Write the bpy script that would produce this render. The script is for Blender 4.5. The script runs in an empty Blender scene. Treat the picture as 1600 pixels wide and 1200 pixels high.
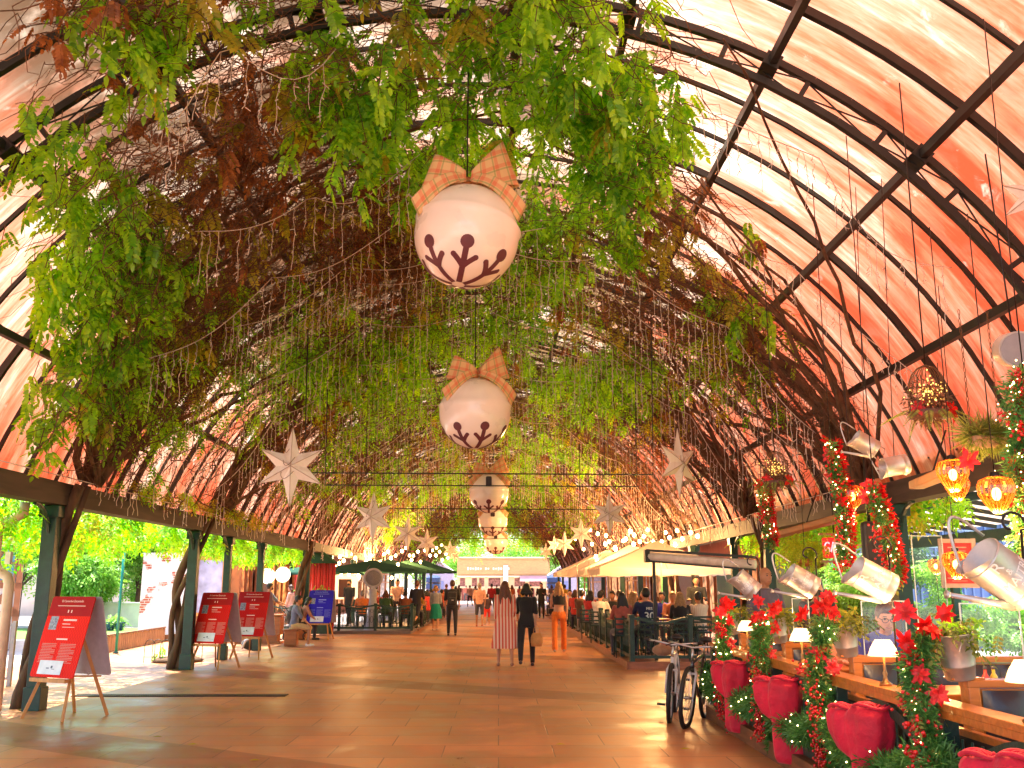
import bpy, math, random
import numpy as np
from mathutils import Vector, Matrix, Euler, noise
random.seed(7)
RNG = np.random.default_rng(7)
R = math.radians
PI = math.pi
col = bpy.context.scene.collection
scn = bpy.context.scene

# ---------------------------------------------------------------- camera
EYE = 1.62
FPX = 1500.0                       # focal length in pixels of the 1600 px wide frame
PITCH = math.atan(315.0 / FPX)
cd = bpy.data.cameras.new('camera'); cam = bpy.data.objects.new('camera', cd); col.objects.link(cam)
cam.location = (0, 0, EYE); cam.rotation_euler = (R(90) + PITCH, 0, -math.atan(20 / FPX))
cd.lens = 36 * FPX / 1600; cd.sensor_width = 36; cd.clip_start = 0.05; cd.clip_end = 2000
scn.camera = cam

# ---------------------------------------------------------------- sky, sun, exposure
SUN_EL, SUN_AZ = 74, 332           # azimuth clockwise from +Y
w = bpy.data.worlds.new('World'); scn.world = w; w.use_nodes = True
nt = w.node_tree; nt.nodes.clear()
wo = nt.nodes.new('ShaderNodeOutputWorld'); bg = nt.nodes.new('ShaderNodeBackground'); sk = nt.nodes.new('ShaderNodeTexSky')
sk.sky_type = 'NISHITA'; sk.sun_disc = False; sk.sun_elevation = R(SUN_EL); sk.sun_rotation = R(SUN_AZ)
sk.air_density = 1.0; sk.dust_density = 2.0
bg.inputs[1].default_value = 0.15
nt.links.new(sk.outputs[0], bg.inputs[0]); nt.links.new(bg.outputs[0], wo.inputs[0])
sd = bpy.data.lights.new('sun', 'SUN'); sd.energy = 4.6; sd.angle = R(0.5); sd.color = (1, .93, .82)
so = bpy.data.objects.new('sun', sd); col.objects.link(so)
az, el = R(SUN_AZ), R(SUN_EL)
sdir = Vector((math.sin(az) * math.cos(el), math.cos(az) * math.cos(el), math.sin(el)))
so.rotation_euler = sdir.to_track_quat('Z', 'Y').to_euler(); so.location = sdir * 60
vs = scn.view_settings; vs.view_transform = 'Standard'; vs.look = 'None'; vs.exposure = 2.25; vs.gamma = 1.0; vs.use_curve_mapping = False
cy = scn.cycles
cy.max_bounces = 9; cy.diffuse_bounces = 5; cy.glossy_bounces = 3; cy.transmission_bounces = 6; cy.transparent_max_bounces = 12
cy.sample_clamp_indirect = 8; cy.caustics_reflective = False; cy.caustics_refractive = False
cy.use_denoising = True; cy.use_adaptive_sampling = True; cy.adaptive_threshold = 0.02

# ---------------------------------------------------------------- helpers
def at(px, py, y):
    """world point at depth y that the camera sees at photo pixel (px, py)"""
    xc, yc = px - 800.0, 600.0 - py
    f = FPX * math.cos(PITCH) - yc * math.sin(PITCH); u = FPX * math.sin(PITCH) + yc * math.cos(PITCH)
    a = -math.atan(20 / FPX); x, yy = xc, f
    X = x * math.cos(a) - yy * math.sin(a); Y = x * math.sin(a) + yy * math.cos(a)
    return Vector((X / Y * y, y, EYE + u / Y * y))
def ground(px, py, z=0.0):
    p = at(px, py, 1.0); t = (z - EYE) / (p.z - EYE)
    return Vector((p.x * t, t, z))
def V(*a): return Vector(a)
def tag(o, label=None, cat=None, group=None, kind=None):
    if label: o['label'] = label
    if cat: o['category'] = cat
    if group: o['group'] = group
    if kind: o['kind'] = kind
    return o
def empty(name, loc=(0, 0, 0), rz=0, label=None, cat=None, group=None):
    o = bpy.data.objects.new(name, None); col.objects.link(o); o.location = loc; o.rotation_euler = (0, 0, rz)
    o.empty_display_size = .1
    return tag(o, label, cat, group)
def children(o): return [c for c in bpy.data.objects if c.parent == o]
def copy_tree(o, parent=None):
    c = o.copy(); col.objects.link(c); c.parent = parent
    for ch in list(o.children): copy_tree(ch, c)
    return c
def np_mesh(name, verts, faces4, mat, parent=None, offset=None, smooth=False):
    verts = np.asarray(verts, dtype=np.float32).reshape(-1, 3)
    if offset is not None: verts = verts - np.asarray(offset, dtype=np.float32)
    faces4 = np.asarray(faces4, dtype=np.int32); n = faces4.shape[1]
    me = bpy.data.meshes.new(name)
    me.vertices.add(len(verts)); me.vertices.foreach_set('co', verts.ravel())
    me.loops.add(faces4.size); me.loops.foreach_set('vertex_index', faces4.ravel())
    me.polygons.add(len(faces4)); me.polygons.foreach_set('loop_start', np.arange(0, faces4.size, n, dtype=np.int32))
    me.polygons.foreach_set('use_smooth', np.full(len(faces4), smooth))
    me.update(calc_edges=True)
    me.materials.append(mat)
    o = bpy.data.objects.new(name, me); col.objects.link(o); o.parent = parent
    return o
class MB:
    """collects shapes into one mesh"""
    def __init__(s): s.v = []; s.f = []; s.sm = []
    def add(s, vs_, fs_, smooth=False):
        b = len(s.v); s.v += [tuple(v) for v in vs_]; s.f += [tuple(i + b for i in f) for f in fs_]; s.sm += [smooth] * len(fs_)
        return s
    def box(s, c, d, rot=None, taper=1.0):
        hx, hy, hz = d[0] / 2, d[1] / 2, d[2] / 2
        vs_ = [Vector((x * hx * (taper if z > 0 else 1), y * hy * (taper if z > 0 else 1), z * hz)) for z in (-1, 1) for x, y in ((-1, -1), (1, -1), (1, 1), (-1, 1))]
        if rot is not None: vs_ = [rot @ v for v in vs_]
        c = Vector(c)
        return s.add([v + c for v in vs_], [(3, 2, 1, 0), (4, 5, 6, 7), (0, 1, 5, 4), (1, 2, 6, 5), (2, 3, 7, 6), (3, 0, 4, 7)])
    def beam(s, a, b, wd, ht=None, up=(0, 0, 1)):
        a, b = Vector(a), Vector(b); d = b - a; L = d.length
        if L < 1e-6: return s
        ht = ht or wd
        x = d.normalized(); u = Vector(up)
        if abs(x.dot(u)) > .98: u = Vector((1, 0, 0))
        y = u.cross(x).normalized(); z = x.cross(y)
        return s.box((a + b) / 2, (L, wd, ht), Matrix((x, y, z)).transposed())
    def tube(s, pts, r, n=6, cap=True, smooth=True, closed=False):
        pts = [Vector(p) for p in pts]; m = len(pts)
        rs = r if hasattr(r, '__len__') else [r] * m
        vs_ = []; t0 = (pts[1] - pts[0]).normalized(); up = Vector((0, 0, 1)) if abs(t0.z) < .9 else Vector((1, 0, 0))
        u = t0.cross(up).normalized()
        for i, p in enumerate(pts):
            t = (pts[(i + 1) % m if closed else min(i + 1, m - 1)] - pts[i - 1 if (closed or i) else 0])
            t = t.normalized() if t.length > 1e-9 else t0
            u = (u - t * u.dot(t)); u = u.normalized() if u.length > 1e-6 else t.orthogonal().normalized()
            w_ = t.cross(u)
            for k in range(n):
                a = 2 * PI * k / n; vs_.append(p + (u * math.cos(a) + w_ * math.sin(a)) * rs[i])
        fs_ = []
        for i in range(m if closed else m - 1):
            j = (i + 1) % m
            for k in range(n): fs_.append((i * n + k, i * n + (k + 1) % n, j * n + (k + 1) % n, j * n + k))
        if cap and not closed: fs_ += [tuple(range(n - 1, -1, -1)), tuple((m - 1) * n + k for k in range(n))]
        return s.add(vs_, fs_, smooth)
    def lathe(s, prof, n=20, c=(0, 0, 0), rot=None, smooth=True, cap=True, sx=1, sy=1):
        c = Vector(c); vs_ = []
        for r, z in prof:
            for k in range(n):
                a = 2 * PI * k / n; v = Vector((r * math.cos(a) * sx, r * math.sin(a) * sy, z)); vs_.append((rot @ v if rot is not None else v) + c)
        m = len(prof); fs_ = [(i * n + k, i * n + (k + 1) % n, (i + 1) * n + (k + 1) % n, (i + 1) * n + k) for i in range(m - 1) for k in range(n)]
        if cap: fs_ += [tuple(range(n - 1, -1, -1)), tuple((m - 1) * n + k for k in range(n))]
        return s.add(vs_, fs_, smooth)
    def ball(s, c, r, n=10, m=6, sc=(1, 1, 1), rot=None):
        prof = [(max(1e-4, math.sin(PI * i / m)) * r, -math.cos(PI * i / m) * r) for i in range(m + 1)]
        c = Vector(c); vs_ = []
        for rr, z in prof:
            for k in range(n):
                a = 2 * PI * k / n; v = Vector((rr * math.cos(a) * sc[0], rr * math.sin(a) * sc[1], z * sc[2])); vs_.append((rot @ v if rot is not None else v) + c)
        fs_ = [(i * n + k, i * n + (k + 1) % n, (i + 1) * n + (k + 1) % n, (i + 1) * n + k) for i in range(m) for k in range(n)]
        return s.add(vs_, fs_, True)
    def poly(s, pts): return s.add(pts, [tuple(range(len(pts)))])
    def prism(s, pts2, thick, M):
        """2D outline (ccw) in local xz extruded along y by thick, transformed by matrix M"""
        n = len(pts2); a = [M @ Vector((x, -thick / 2, z)) for x, z in pts2]; b = [M @ Vector((x, thick / 2, z)) for x, z in pts2]
        return s.add(a + b, [tuple(range(n)), tuple(range(2 * n - 1, n - 1, -1))] + [(i, i + n, (i + 1) % n + n, (i + 1) % n) for i in range(n)])
    def build(s, name, mat, parent=None, offset=None, bevel=0):
        me = bpy.data.meshes.new(name)
        vv = s.v if offset is None else [(a[0] - offset[0], a[1] - offset[1], a[2] - offset[2]) for a in s.v]
        me.from_pydata(vv, [], s.f); me.polygons.foreach_set('use_smooth', s.sm); me.update()
        for m_ in (mat if isinstance(mat, (list, tuple)) else [mat]): me.materials.append(m_)
        o = bpy.data.objects.new(name, me); col.objects.link(o); o.parent = parent
        if bevel:
            b = o.modifiers.new('bevel', 'BEVEL'); b.width = bevel; b.segments = 2; b.limit_method = 'ANGLE'; b.angle_limit = R(40)
        return o

# ---------------------------------------------------------------- materials
_mc = {}
def nmat(name):
    m = bpy.data.materials.new(name); m.use_nodes = True; t = m.node_tree; b = t.nodes['Principled BSDF']; return m, t, b
def plain(c, rough=.6, metal=0, var=.12, scale=9, name=None, bump=0.0, sheen=0, coat=0, spec=.5):
    key = (tuple(c), rough, metal, var, scale, bump, sheen, coat)
    if key in _mc: return _mc[key]
    m, t, b = nmat(name or 'surface'); N, L = t.nodes, t.links
    tc = N.new('ShaderNodeTexCoord'); no = N.new('ShaderNodeTexNoise'); no.inputs['Scale'].default_value = scale; no.inputs['Detail'].default_value = 5
    L.new(tc.outputs['Object'], no.inputs['Vector'])
    rp = N.new('ShaderNodeValToRGB'); e = rp.color_ramp.elements
    e[0].position = .3; e[1].position = .7
    e[0].color = tuple(x * (1 - var) for x in c) + (1,); e[1].color = tuple(min(1, x * (1 + var)) for x in c) + (1,)
    L.new(no.outputs['Fac'], rp.inputs['Fac']); L.new(rp.outputs[0], b.inputs['Base Color'])
    mr = N.new('ShaderNodeMapRange'); mr.inputs[3].default_value = max(0, rough - .1); mr.inputs[4].default_value = min(1, rough + .1)
    L.new(no.outputs['Fac'], mr.inputs[0]); L.new(mr.outputs[0], b.inputs['Roughness'])
    b.inputs['Metallic'].default_value = metal; b.inputs['Sheen Weight'].default_value = sheen; b.inputs['Coat Weight'].default_value = coat
    b.inputs['Specular IOR Level'].default_value = spec
    if bump:
        bp = N.new('ShaderNodeBump'); bp.inputs['Strength'].default_value = bump; bp.inputs['Distance'].default_value = .02
        n2 = N.new('ShaderNodeTexNoise'); n2.inputs['Scale'].default_value = scale * 4; n2.inputs['Detail'].default_value = 6
        L.new(tc.outputs['Object'], n2.inputs['Vector']); L.new(n2.outputs['Fac'], bp.inputs['Height']); L.new(bp.outputs[0], b.inputs['Normal'])
    _mc[key] = m; return m
def emis(c, s, name='lamp_glow'):
    key = ('e', tuple(c), s)
    if key in _mc: return _mc[key]
    m, t, b = nmat(name); b.inputs['Base Color'].default_value = (*c, 1); b.inputs['Emission Color'].default_value = (*c, 1); b.inputs['Emission Strength'].default_value = s
    _mc[key] = m; return m
def wood(c, scale=(1, 1, 14), rough=.5, name='wood', dark=.45, coat=0):
    key = ('w', tuple(c), tuple(scale), rough, dark, coat)
    if key in _mc: return _mc[key]
    m, t, b = nmat(name); N, L = t.nodes, t.links
    tc = N.new('ShaderNodeTexCoord'); mp = N.new('ShaderNodeMapping'); mp.inputs['Scale'].default_value = scale
    no = N.new('ShaderNodeTexNoise'); no.inputs['Scale'].default_value = 3; no.inputs['Detail'].default_value = 7; no.inputs['Distortion'].default_value = .6
    rp = N.new('ShaderNodeValToRGB'); e = rp.color_ramp.elements; e[0].position = .32; e[1].position = .68
    e[0].color = tuple(x * dark for x in c) + (1,); e[1].color = (*c, 1)
    L.new(tc.outputs['Object'], mp.inputs[0]); L.new(mp.outputs[0], no.inputs['Vector']); L.new(no.outputs['Fac'], rp.inputs['Fac']); L.new(rp.outputs[0], b.inputs['Base Color'])
    b.inputs['Roughness'].default_value = rough; b.inputs['Coat Weight'].default_value = coat
    bp = N.new('ShaderNodeBump'); bp.inputs['Strength'].default_value = .25; bp.inputs['Distance'].default_value = .01
    L.new(no.outputs['Fac'], bp.inputs['Height']); L.new(bp.outputs[0], b.inputs['Normal'])
    _mc[key] = m; return m
def leafmat(name, c1, c2, tr=.5, scale=1.2):
    """leaf: diffuse + translucent, colour drifting from clump to clump and from leaf to leaf"""
    m = bpy.data.materials.new(name); m.use_nodes = True; t = m.node_tree; N, L = t.nodes, t.links; N.clear()
    out = N.new('ShaderNodeOutputMaterial'); g = N.new('ShaderNodeNewGeometry'); no = N.new('ShaderNodeTexNoise'); no.inputs['Scale'].default_value = scale; no.inputs['Detail'].default_value = 2
    L.new(g.outputs['Position'], no.inputs['Vector'])
    ad = N.new('ShaderNodeMath'); ad.operation = 'MULTIPLY_ADD'; ad.inputs[1].default_value = .55; L.new(g.outputs['Random Per Island'], ad.inputs[0])
    s2 = N.new('ShaderNodeMath'); s2.operation = 'SUBTRACT'; s2.inputs[1].default_value = .27; L.new(no.outputs['Fac'], s2.inputs[0]); L.new(s2.outputs[0], ad.inputs[2])
    rp = N.new('ShaderNodeValToRGB'); e = rp.color_ramp.elements; e[0].position = .2; e[1].position = .8; e[0].color = (*c1, 1); e[1].color = (*c2, 1)
    L.new(ad.outputs[0], rp.inputs[0])
    d = N.new('ShaderNodeBsdfDiffuse'); tl = N.new('ShaderNodeBsdfTranslucent'); gl = N.new('ShaderNodeBsdfGlossy'); gl.inputs['Roughness'].default_value = .45
    br = N.new('ShaderNodeHueSaturation'); br.inputs['Value'].default_value = 1.5; br.inputs['Saturation'].default_value = 1.08; L.new(rp.outputs[0], br.inputs['Color'])
    L.new(rp.outputs[0], d.inputs[0]); L.new(br.outputs[0], tl.inputs[0])
    m1 = N.new('ShaderNodeMixShader'); m1.inputs[0].default_value = tr; L.new(d.outputs[0], m1.inputs[1]); L.new(tl.outputs[0], m1.inputs[2])
    m2 = N.new('ShaderNodeMixShader'); m2.inputs[0].default_value = .04; L.new(m1.outputs[0], m2.inputs[1]); L.new(gl.outputs[0], m2.inputs[2])
    L.new(m2.outputs[0], out.inputs[0]); return m

# ---------------------------------------------------------------- foliage
def leaflet(pts, d, n, L_, wd, fold=.25, k=2):
    pass
def leaf_template(npairs, simple=False, W_=.075, L0=.3):
    """pinnate leaf along +x, drooping to -z; returns verts, quads"""
    vs_, fs_ = [], []
    def lf(bx, ang, ln, wd):
        c, s = math.cos(ang), math.sin(ang); z0 = -.25 * bx * bx
        def P(a, b_, z): return (bx + a * c - b_ * s, a * s + b_ * c, z0 + z - .25 * a)
        b0 = len(vs_)
        if simple:
            vs_.extend([P(0, 0, 0), P(ln * .45, wd, 0), P(ln, 0, -.02), P(ln * .45, -wd, 0)]); fs_.append((b0, b0 + 1, b0 + 2, b0 + 3))
        else:
            vs_.extend([P(0, 0, 0), P(ln * .3, wd, .02), P(ln * .68, wd * .8, 0), P(ln, 0, -.03), P(ln * .68, -wd * .8, 0), P(ln * .3, -wd, .02)])
            fs_.append((b0, b0 + 1, b0 + 2, b0 + 5)); fs_.append((b0 + 2, b0 + 3, b0 + 4, b0 + 5))
    for i in range(npairs):
        x = .18 + .75 * i / npairs
        ln = L0 * (1 - .25 * abs(i / npairs - .4)) * (1 if L0 > .25 else 1.25 - i / npairs)
        lf(x, 1.05, ln, W_); lf(x + .03, -1.05, ln, W_)
    lf(.95, 0, L0 * 1.05 if L0 > .25 else .06, W_)
    return np.array(vs_, dtype=np.float32), np.array(fs_, dtype=np.int32)
T_NEAR = leaf_template(6); T_FAR = leaf_template(4, True); T_MIN = leaf_template(2, True)
def rot_mats(yaw, pitch, roll):
    cy_, sy = np.cos(yaw), np.sin(yaw); cp, sp = np.cos(pitch), np.sin(pitch); cr, sr = np.cos(roll), np.sin(roll)
    Mx = np.zeros((len(yaw), 3, 3), dtype=np.float32)
    Mx[:, 0, 0] = cy_ * cp; Mx[:, 0, 1] = cy_ * sp * sr - sy * cr; Mx[:, 0, 2] = cy_ * sp * cr + sy * sr
    Mx[:, 1, 0] = sy * cp; Mx[:, 1, 1] = sy * sp * sr + cy_ * cr; Mx[:, 1, 2] = sy * sp * cr - cy_ * sr
    Mx[:, 2, 0] = -sp; Mx[:, 2, 1] = cp * sr; Mx[:, 2, 2] = cp * cr
    return Mx
def scatter(tpl, pos, size, yaw, pitch, roll):
    tv, tf = tpl; pos = np.asarray(pos, dtype=np.float32); n = len(pos)
    M_ = rot_mats(yaw, pitch, roll)
    v = np.einsum('nij,kj->nki', M_, tv) * np.asarray(size, dtype=np.float32)[:, None, None] + pos[:, None, :]
    f = tf[None] + (np.arange(n) * len(tv))[:, None, None]
    return v.reshape(-1, 3), f.reshape(-1, tf.shape[1])
def leaves_at(pos, size, tpl, pitch=(.2, 1.2)):
    n = len(pos)
    return scatter(tpl, pos, RNG.uniform(.75, 1.25, n) * size, RNG.uniform(0, 2 * PI, n), RNG.uniform(*pitch, n), RNG.uniform(-.6, .6, n))
def cat_mesh(parts):
    vs_, fs_, b = [], [], 0
    for v, f in parts: vs_.append(v); fs_.append(f + b); b += len(v)
    return np.concatenate(vs_), np.concatenate(fs_)
def np_tubes(paths, radii, n=3):
    """many thin tubes at once: paths (N,m,3), radii (N,m)"""
    paths = np.asarray(paths, dtype=np.float32); N_, m, _ = paths.shape
    t = np.gradient(paths, axis=1); t /= np.linalg.norm(t, axis=2, keepdims=True) + 1e-9
    ref = np.array([.31, .17, .93], dtype=np.float32); u = np.cross(t, ref); u /= np.linalg.norm(u, axis=2, keepdims=True) + 1e-9
    w_ = np.cross(t, u); radii = np.asarray(radii, dtype=np.float32)
    ring = [paths + (u * math.cos(2 * PI * k / n) + w_ * math.sin(2 * PI * k / n)) * radii[..., None] for k in range(n)]
    v = np.stack(ring, axis=2)                              # N,m,n,3
    base = np.arange(N_ * m * n).reshape(N_, m, n); a = base[:, :-1]; b = base[:, 1:]
    f = np.stack([a, np.roll(a, -1, 2), np.roll(b, -1, 2), b], axis=-1)
    return v.reshape(-1, 3), f.reshape(-1, 4)
def text_mesh(txt, size, extrude=.002, align='CENTER'):
    c = bpy.data.curves.new('txt', 'FONT'); c.body = txt; c.size = size; c.extrude = extrude; c.align_x = align; c.align_y = 'CENTER'
    o = bpy.data.objects.new('txt', c); col.objects.link(o)
    dg = bpy.context.evaluated_depsgraph_get(); me = bpy.data.meshes.new_from_object(o.evaluated_get(dg))
    vs_ = [v.co.copy() for v in me.vertices]; fs_ = [tuple(p.vertices) for p in me.polygons]
    bpy.data.objects.remove(o); bpy.data.curves.remove(c); bpy.data.meshes.remove(me)
    return vs_, fs_
# ================================================================ THE SETTING: ground
def floor_mat():
    m, t, b = nmat('stone_paving'); N, L = t.nodes, t.links
    g = N.new('ShaderNodeNewGeometry'); mp = N.new('ShaderNodeMapping'); mp.inputs['Rotation'].default_value = (0, 0, 0)
    L.new(g.outputs['Position'], mp.inputs[0])
    br = N.new('ShaderNodeTexBrick'); br.inputs['Scale'].default_value = 1; br.inputs['Brick Width'].default_value = 1.1; br.inputs['Row Height'].default_value = .7
    br.inputs['Mortar Size'].default_value = .007; br.inputs['Mortar Smooth'].default_value = .3; br.inputs['Bias'].default_value = 0
    br.inputs['Color1'].default_value = (.54, .235, .10, 1); br.inputs['Color2'].default_value = (.44, .18, .075, 1); br.inputs['Mortar'].default_value = (.20, .095, .055, 1)
    L.new(mp.outputs[0], br.inputs['Vector'])
    # broad darker bands crossing the hall on the diagonal (paving of a darker stone)
    mp2 = N.new('ShaderNodeMapping'); mp2.inputs['Rotation'].default_value = (0, 0, R(33)); L.new(g.outputs['Position'], mp2.inputs[0])
    sx = N.new('ShaderNodeSeparateXYZ'); L.new(mp2.outputs[0], sx.inputs[0])
    md = N.new('ShaderNodeMath'); md.operation = 'PINGPONG'; md.inputs[1].default_value = 3.3; L.new(sx.outputs['Y'], md.inputs[0])
    lt = N.new('ShaderNodeMath'); lt.operation = 'LESS_THAN'; lt.inputs[1].default_value = .5; L.new(md.outputs[0], lt.inputs[0])
    mx = N.new('ShaderNodeMix'); mx.data_type = 'RGBA'; mx.blend_type = 'MULTIPLY'; mx.inputs[7].default_value = (.62, .56, .56, 1)
    L.new(lt.outputs[0], mx.inputs[0]); L.new(br.outputs['Color'], mx.inputs[6])
    no = N.new('ShaderNodeTexNoise'); no.inputs['Scale'].default_value = .9; no.inputs['Detail'].default_value = 8; no.inputs['Roughness'].default_value = .7; L.new(g.outputs['Position'], no.inputs['Vector'])
    rp = N.new('ShaderNodeValToRGB'); e = rp.color_ramp.elements; e[0].position = .3; e[1].position = .72; e[0].color = (.55, .55, .56, 1); e[1].color = (1.35, 1.32, 1.28, 1)
    L.new(no.outputs['Fac'], rp.inputs[0])
    m3 = N.new('ShaderNodeMix'); m3.data_type = 'RGBA'; m3.blend_type = 'MULTIPLY'; m3.inputs[0].default_value = 1; L.new(mx.outputs[2], m3.inputs[6]); L.new(rp.outputs[0], m3.inputs[7])
    L.new(m3.outputs[2], b.inputs['Base Color'])
    rr = N.new('ShaderNodeMapRange'); rr.inputs[1].default_value = .3; rr.inputs[2].default_value = .7; rr.inputs[3].default_value = .26; rr.inputs[4].default_value = .62
    L.new(no.outputs['Fac'], rr.inputs[0]); L.new(rr.outputs[0], b.inputs['Roughness'])
    bp = N.new('ShaderNodeBump'); bp.inputs['Strength'].default_value = .35; bp.inputs['Distance'].default_value = .01
    ms = N.new('ShaderNodeMath'); ms.operation = 'MULTIPLY_ADD'; ms.inputs[1].default_value = -1; n3 = N.new('ShaderNodeTexNoise'); n3.inputs['Scale'].default_value = 4; n3.inputs['Detail'].default_value = 6
    L.new(g.outputs['Position'], n3.inputs['Vector']); L.new(br.outputs['Fac'], ms.inputs[0]); L.new(n3.outputs['Fac'], ms.inputs[2]); L.new(ms.outputs[0], bp.inputs['Height']); L.new(bp.outputs[0], b.inputs['Normal'])
    return m
M_FLOOR = floor_mat()
M_GREEN = plain((.010, .042, .030), .42, var=.3, name='dark_green_paint', bump=.15)
M_STEEL = plain((.014, .016, .015), .45, var=.3, name='dark_steel')
M_PAVE = plain((.42, .38, .36), .8, scale=3, name='pale_paving', bump=.2)
M_GRASS = plain((.10, .24, .03), .9, var=.35, scale=6, name='lawn', bump=.5)
M_WHITEWALL = plain((.74, .68, .64), .8, scale=2, name='white_render', bump=.1)
M_BARK = wood((.16, .085, .045), (2, 2, .7), .9, 'bark', .3)
M_TWIG = plain((.13, .06, .03), .85, var=.45, scale=2, name='dry_twig')
g = MB().add([(-400, -60, -.02), (400, -60, -.02), (400, 600, -.02), (-400, 600, -.02)], [(0, 1, 2, 3)]).build('ground', M_PAVE); tag(g, kind='structure')
fl = MB().add([(-9.9, -12, 0), (9.5, -12, 0), (9.5, 93, 0), (-9.9, 93, 0)], [(0, 1, 2, 3)]).build('floor', M_FLOOR); tag(fl, kind='structure')

# ================================================================ THE CANOPY
XC, ZC = -.33, .95
RL, RT, RS = 6.03, 6.36, 6.47        # lower chord, upper chord, sheet
PH = R(70.5)
def arc(r, ph, y): return Vector((XC + r * math.sin(ph), y, ZC + r * math.cos(ph)))
def roof_mat():
    m = bpy.data.materials.new('stained_translucent_sheet'); m.use_nodes = True; t = m.node_tree; N, L = t.nodes, t.links; N.clear()
    out = N.new('ShaderNodeOutputMaterial'); uv = N.new('ShaderNodeUVMap'); uv.uv_map = 'uv'
    sp = N.new('ShaderNodeSeparateXYZ'); L.new(uv.outputs[0], sp.inputs[0])     # x: metres round the arch from the ridge, y: metres along
    def noise_(sx, sy, det=6, dist=.3, off=0):
        mp = N.new('ShaderNodeMapping'); mp.inputs['Scale'].default_value = (sx, sy, 1); mp.inputs['Location'].default_value = (off, off, 0); L.new(uv.outputs[0], mp.inputs[0])
        n = N.new('ShaderNodeTexNoise'); n.inputs['Scale'].default_value = 1; n.inputs['Detail'].default_value = det; n.inputs['Distortion'].default_value = dist; n.inputs['Roughness'].default_value = .65
        L.new(mp.outputs[0], n.inputs['Vector']); return n.outputs['Fac']
    def ramp(x, p0, p1, c0=(0, 0, 0, 1), c1=(1, 1, 1, 1)):
        r = N.new('ShaderNodeValToRGB'); e = r.color_ramp.elements; e[0].position = p0; e[1].position = p1; e[0].color = c0; e[1].color = c1; L.new(x, r.inputs[0]); return r.outputs[0]
    def mth(op, a, b_=None):
        n = N.new('ShaderNodeMath'); n.operation = op; n.use_clamp = False
        for i, x in enumerate((a, b_)):
            if x is None: continue
            if isinstance(x, (int, float)): n.inputs[i].default_value = x
            else: L.new(x, n.inputs[i])
        return n.outputs[0]
    def mix(f, a, b_):
        n = N.new('ShaderNodeMix'); n.data_type = 'RGBA'
        for i, x in ((0, f), (6, a), (7, b_)):
            if isinstance(x, (tuple, float, int)): n.inputs[i].default_value = x
            else: L.new(x, n.inputs[i])
        return n.outputs[2]
    streak = noise_(.45, 3.2, 9, .5); fine = noise_(1.6, 16, 9, .6, 3); blot = noise_(.35, .9, 6, .7, 9); mold = noise_(2.5, 2.5, 9, .8, 5)
    side = mth('ABSOLUTE', sp.outputs[0])
    low = ramp(mth('MULTIPLY', mth('ABSOLUTE', mth('ADD', sp.outputs[0], 1.0)), 1 / 8.0), .30, .86)                       # red deepens towards the eaves
    sumv = mth('ADD', mth('ADD', mth('MULTIPLY', streak, .55), mth('MULTIPLY', fine, .30)), mth('MULTIPLY', blot, .75))
    sumv = mth('ADD', mth('MULTIPLY', mth('SUBTRACT', sumv, .8), 1.9), mth('ADD', mth('MULTIPLY', low, .40), .20))
    fl_ = mth('FLOOR', mth('MULTIPLY', sp.outputs[1], 1 / .9)); wn = N.new('ShaderNodeTexWhiteNoise'); wn.noise_dimensions = '1D'; L.new(fl_, wn.inputs['W'])
    sumv = mth('ADD', sumv, mth('MULTIPLY', mth('SUBTRACT', wn.outputs['Value'], .5), .16))
    r = N.new('ShaderNodeValToRGB'); L.new(sumv, r.inputs[0]); e = r.color_ramp.elements
    e[0].position = .12; e[0].color = (.58, .46, .35, 1); e[1].position = .76; e[1].color = (.36, .048, .018, 1)
    for p, c in ((.24, (.53, .35, .24)), (.39, (.47, .20, .125)), (.57, (.42, .11, .052))):
        x = r.color_ramp.elements.new(p); x.color = (*c, 1)
    c = r.outputs[0]
    sp_ = ramp(mold, .60, .68); patch = ramp(noise_(.5, .5, 5, 1, 12), .5, .62)
    c = mix(mth('MULTIPLY', ramp(noise_(1.6, 2.6, 10, .5, 60), .50, .70), .55), c, (.30, .12, .07, 1))
    c = mix(mth('MULTIPLY', sp_, patch), c, (.58, .44, .34, 1))                # scoured pale patches
    # litter, grime and the shade of vines above the roof, painted along the ridge band
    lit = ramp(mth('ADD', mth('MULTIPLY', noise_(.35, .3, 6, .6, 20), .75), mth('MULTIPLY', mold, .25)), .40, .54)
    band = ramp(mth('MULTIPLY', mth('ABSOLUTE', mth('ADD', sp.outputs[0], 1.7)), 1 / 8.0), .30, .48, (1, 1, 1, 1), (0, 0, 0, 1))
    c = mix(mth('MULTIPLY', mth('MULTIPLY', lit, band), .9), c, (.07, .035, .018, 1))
    litter_shade = ramp(mth('ADD', mth('MULTIPLY', noise_(.5, .35, 6, .6, 31), .6), mth('MULTIPLY', mold, .4)), .36, .52)
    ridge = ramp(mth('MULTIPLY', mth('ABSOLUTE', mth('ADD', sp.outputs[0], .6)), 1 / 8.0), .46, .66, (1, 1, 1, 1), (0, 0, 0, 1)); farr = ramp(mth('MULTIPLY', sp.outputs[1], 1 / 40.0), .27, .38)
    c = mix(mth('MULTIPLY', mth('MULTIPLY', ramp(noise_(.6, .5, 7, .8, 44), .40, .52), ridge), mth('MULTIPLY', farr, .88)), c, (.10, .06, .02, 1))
    b2_ = ramp(mth('MULTIPLY', mth('ABSOLUTE', mth('ADD', sp.outputs[0], 2.6)), 1 / 8.0), .14, .24, (1, 1, 1, 1), (0, 0, 0, 1)); b3_ = ramp(mth('MULTIPLY', sp.outputs[1], 1 / 40.0), .5, .62, (1, 1, 1, 1), (0, 0, 0, 1))
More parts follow.
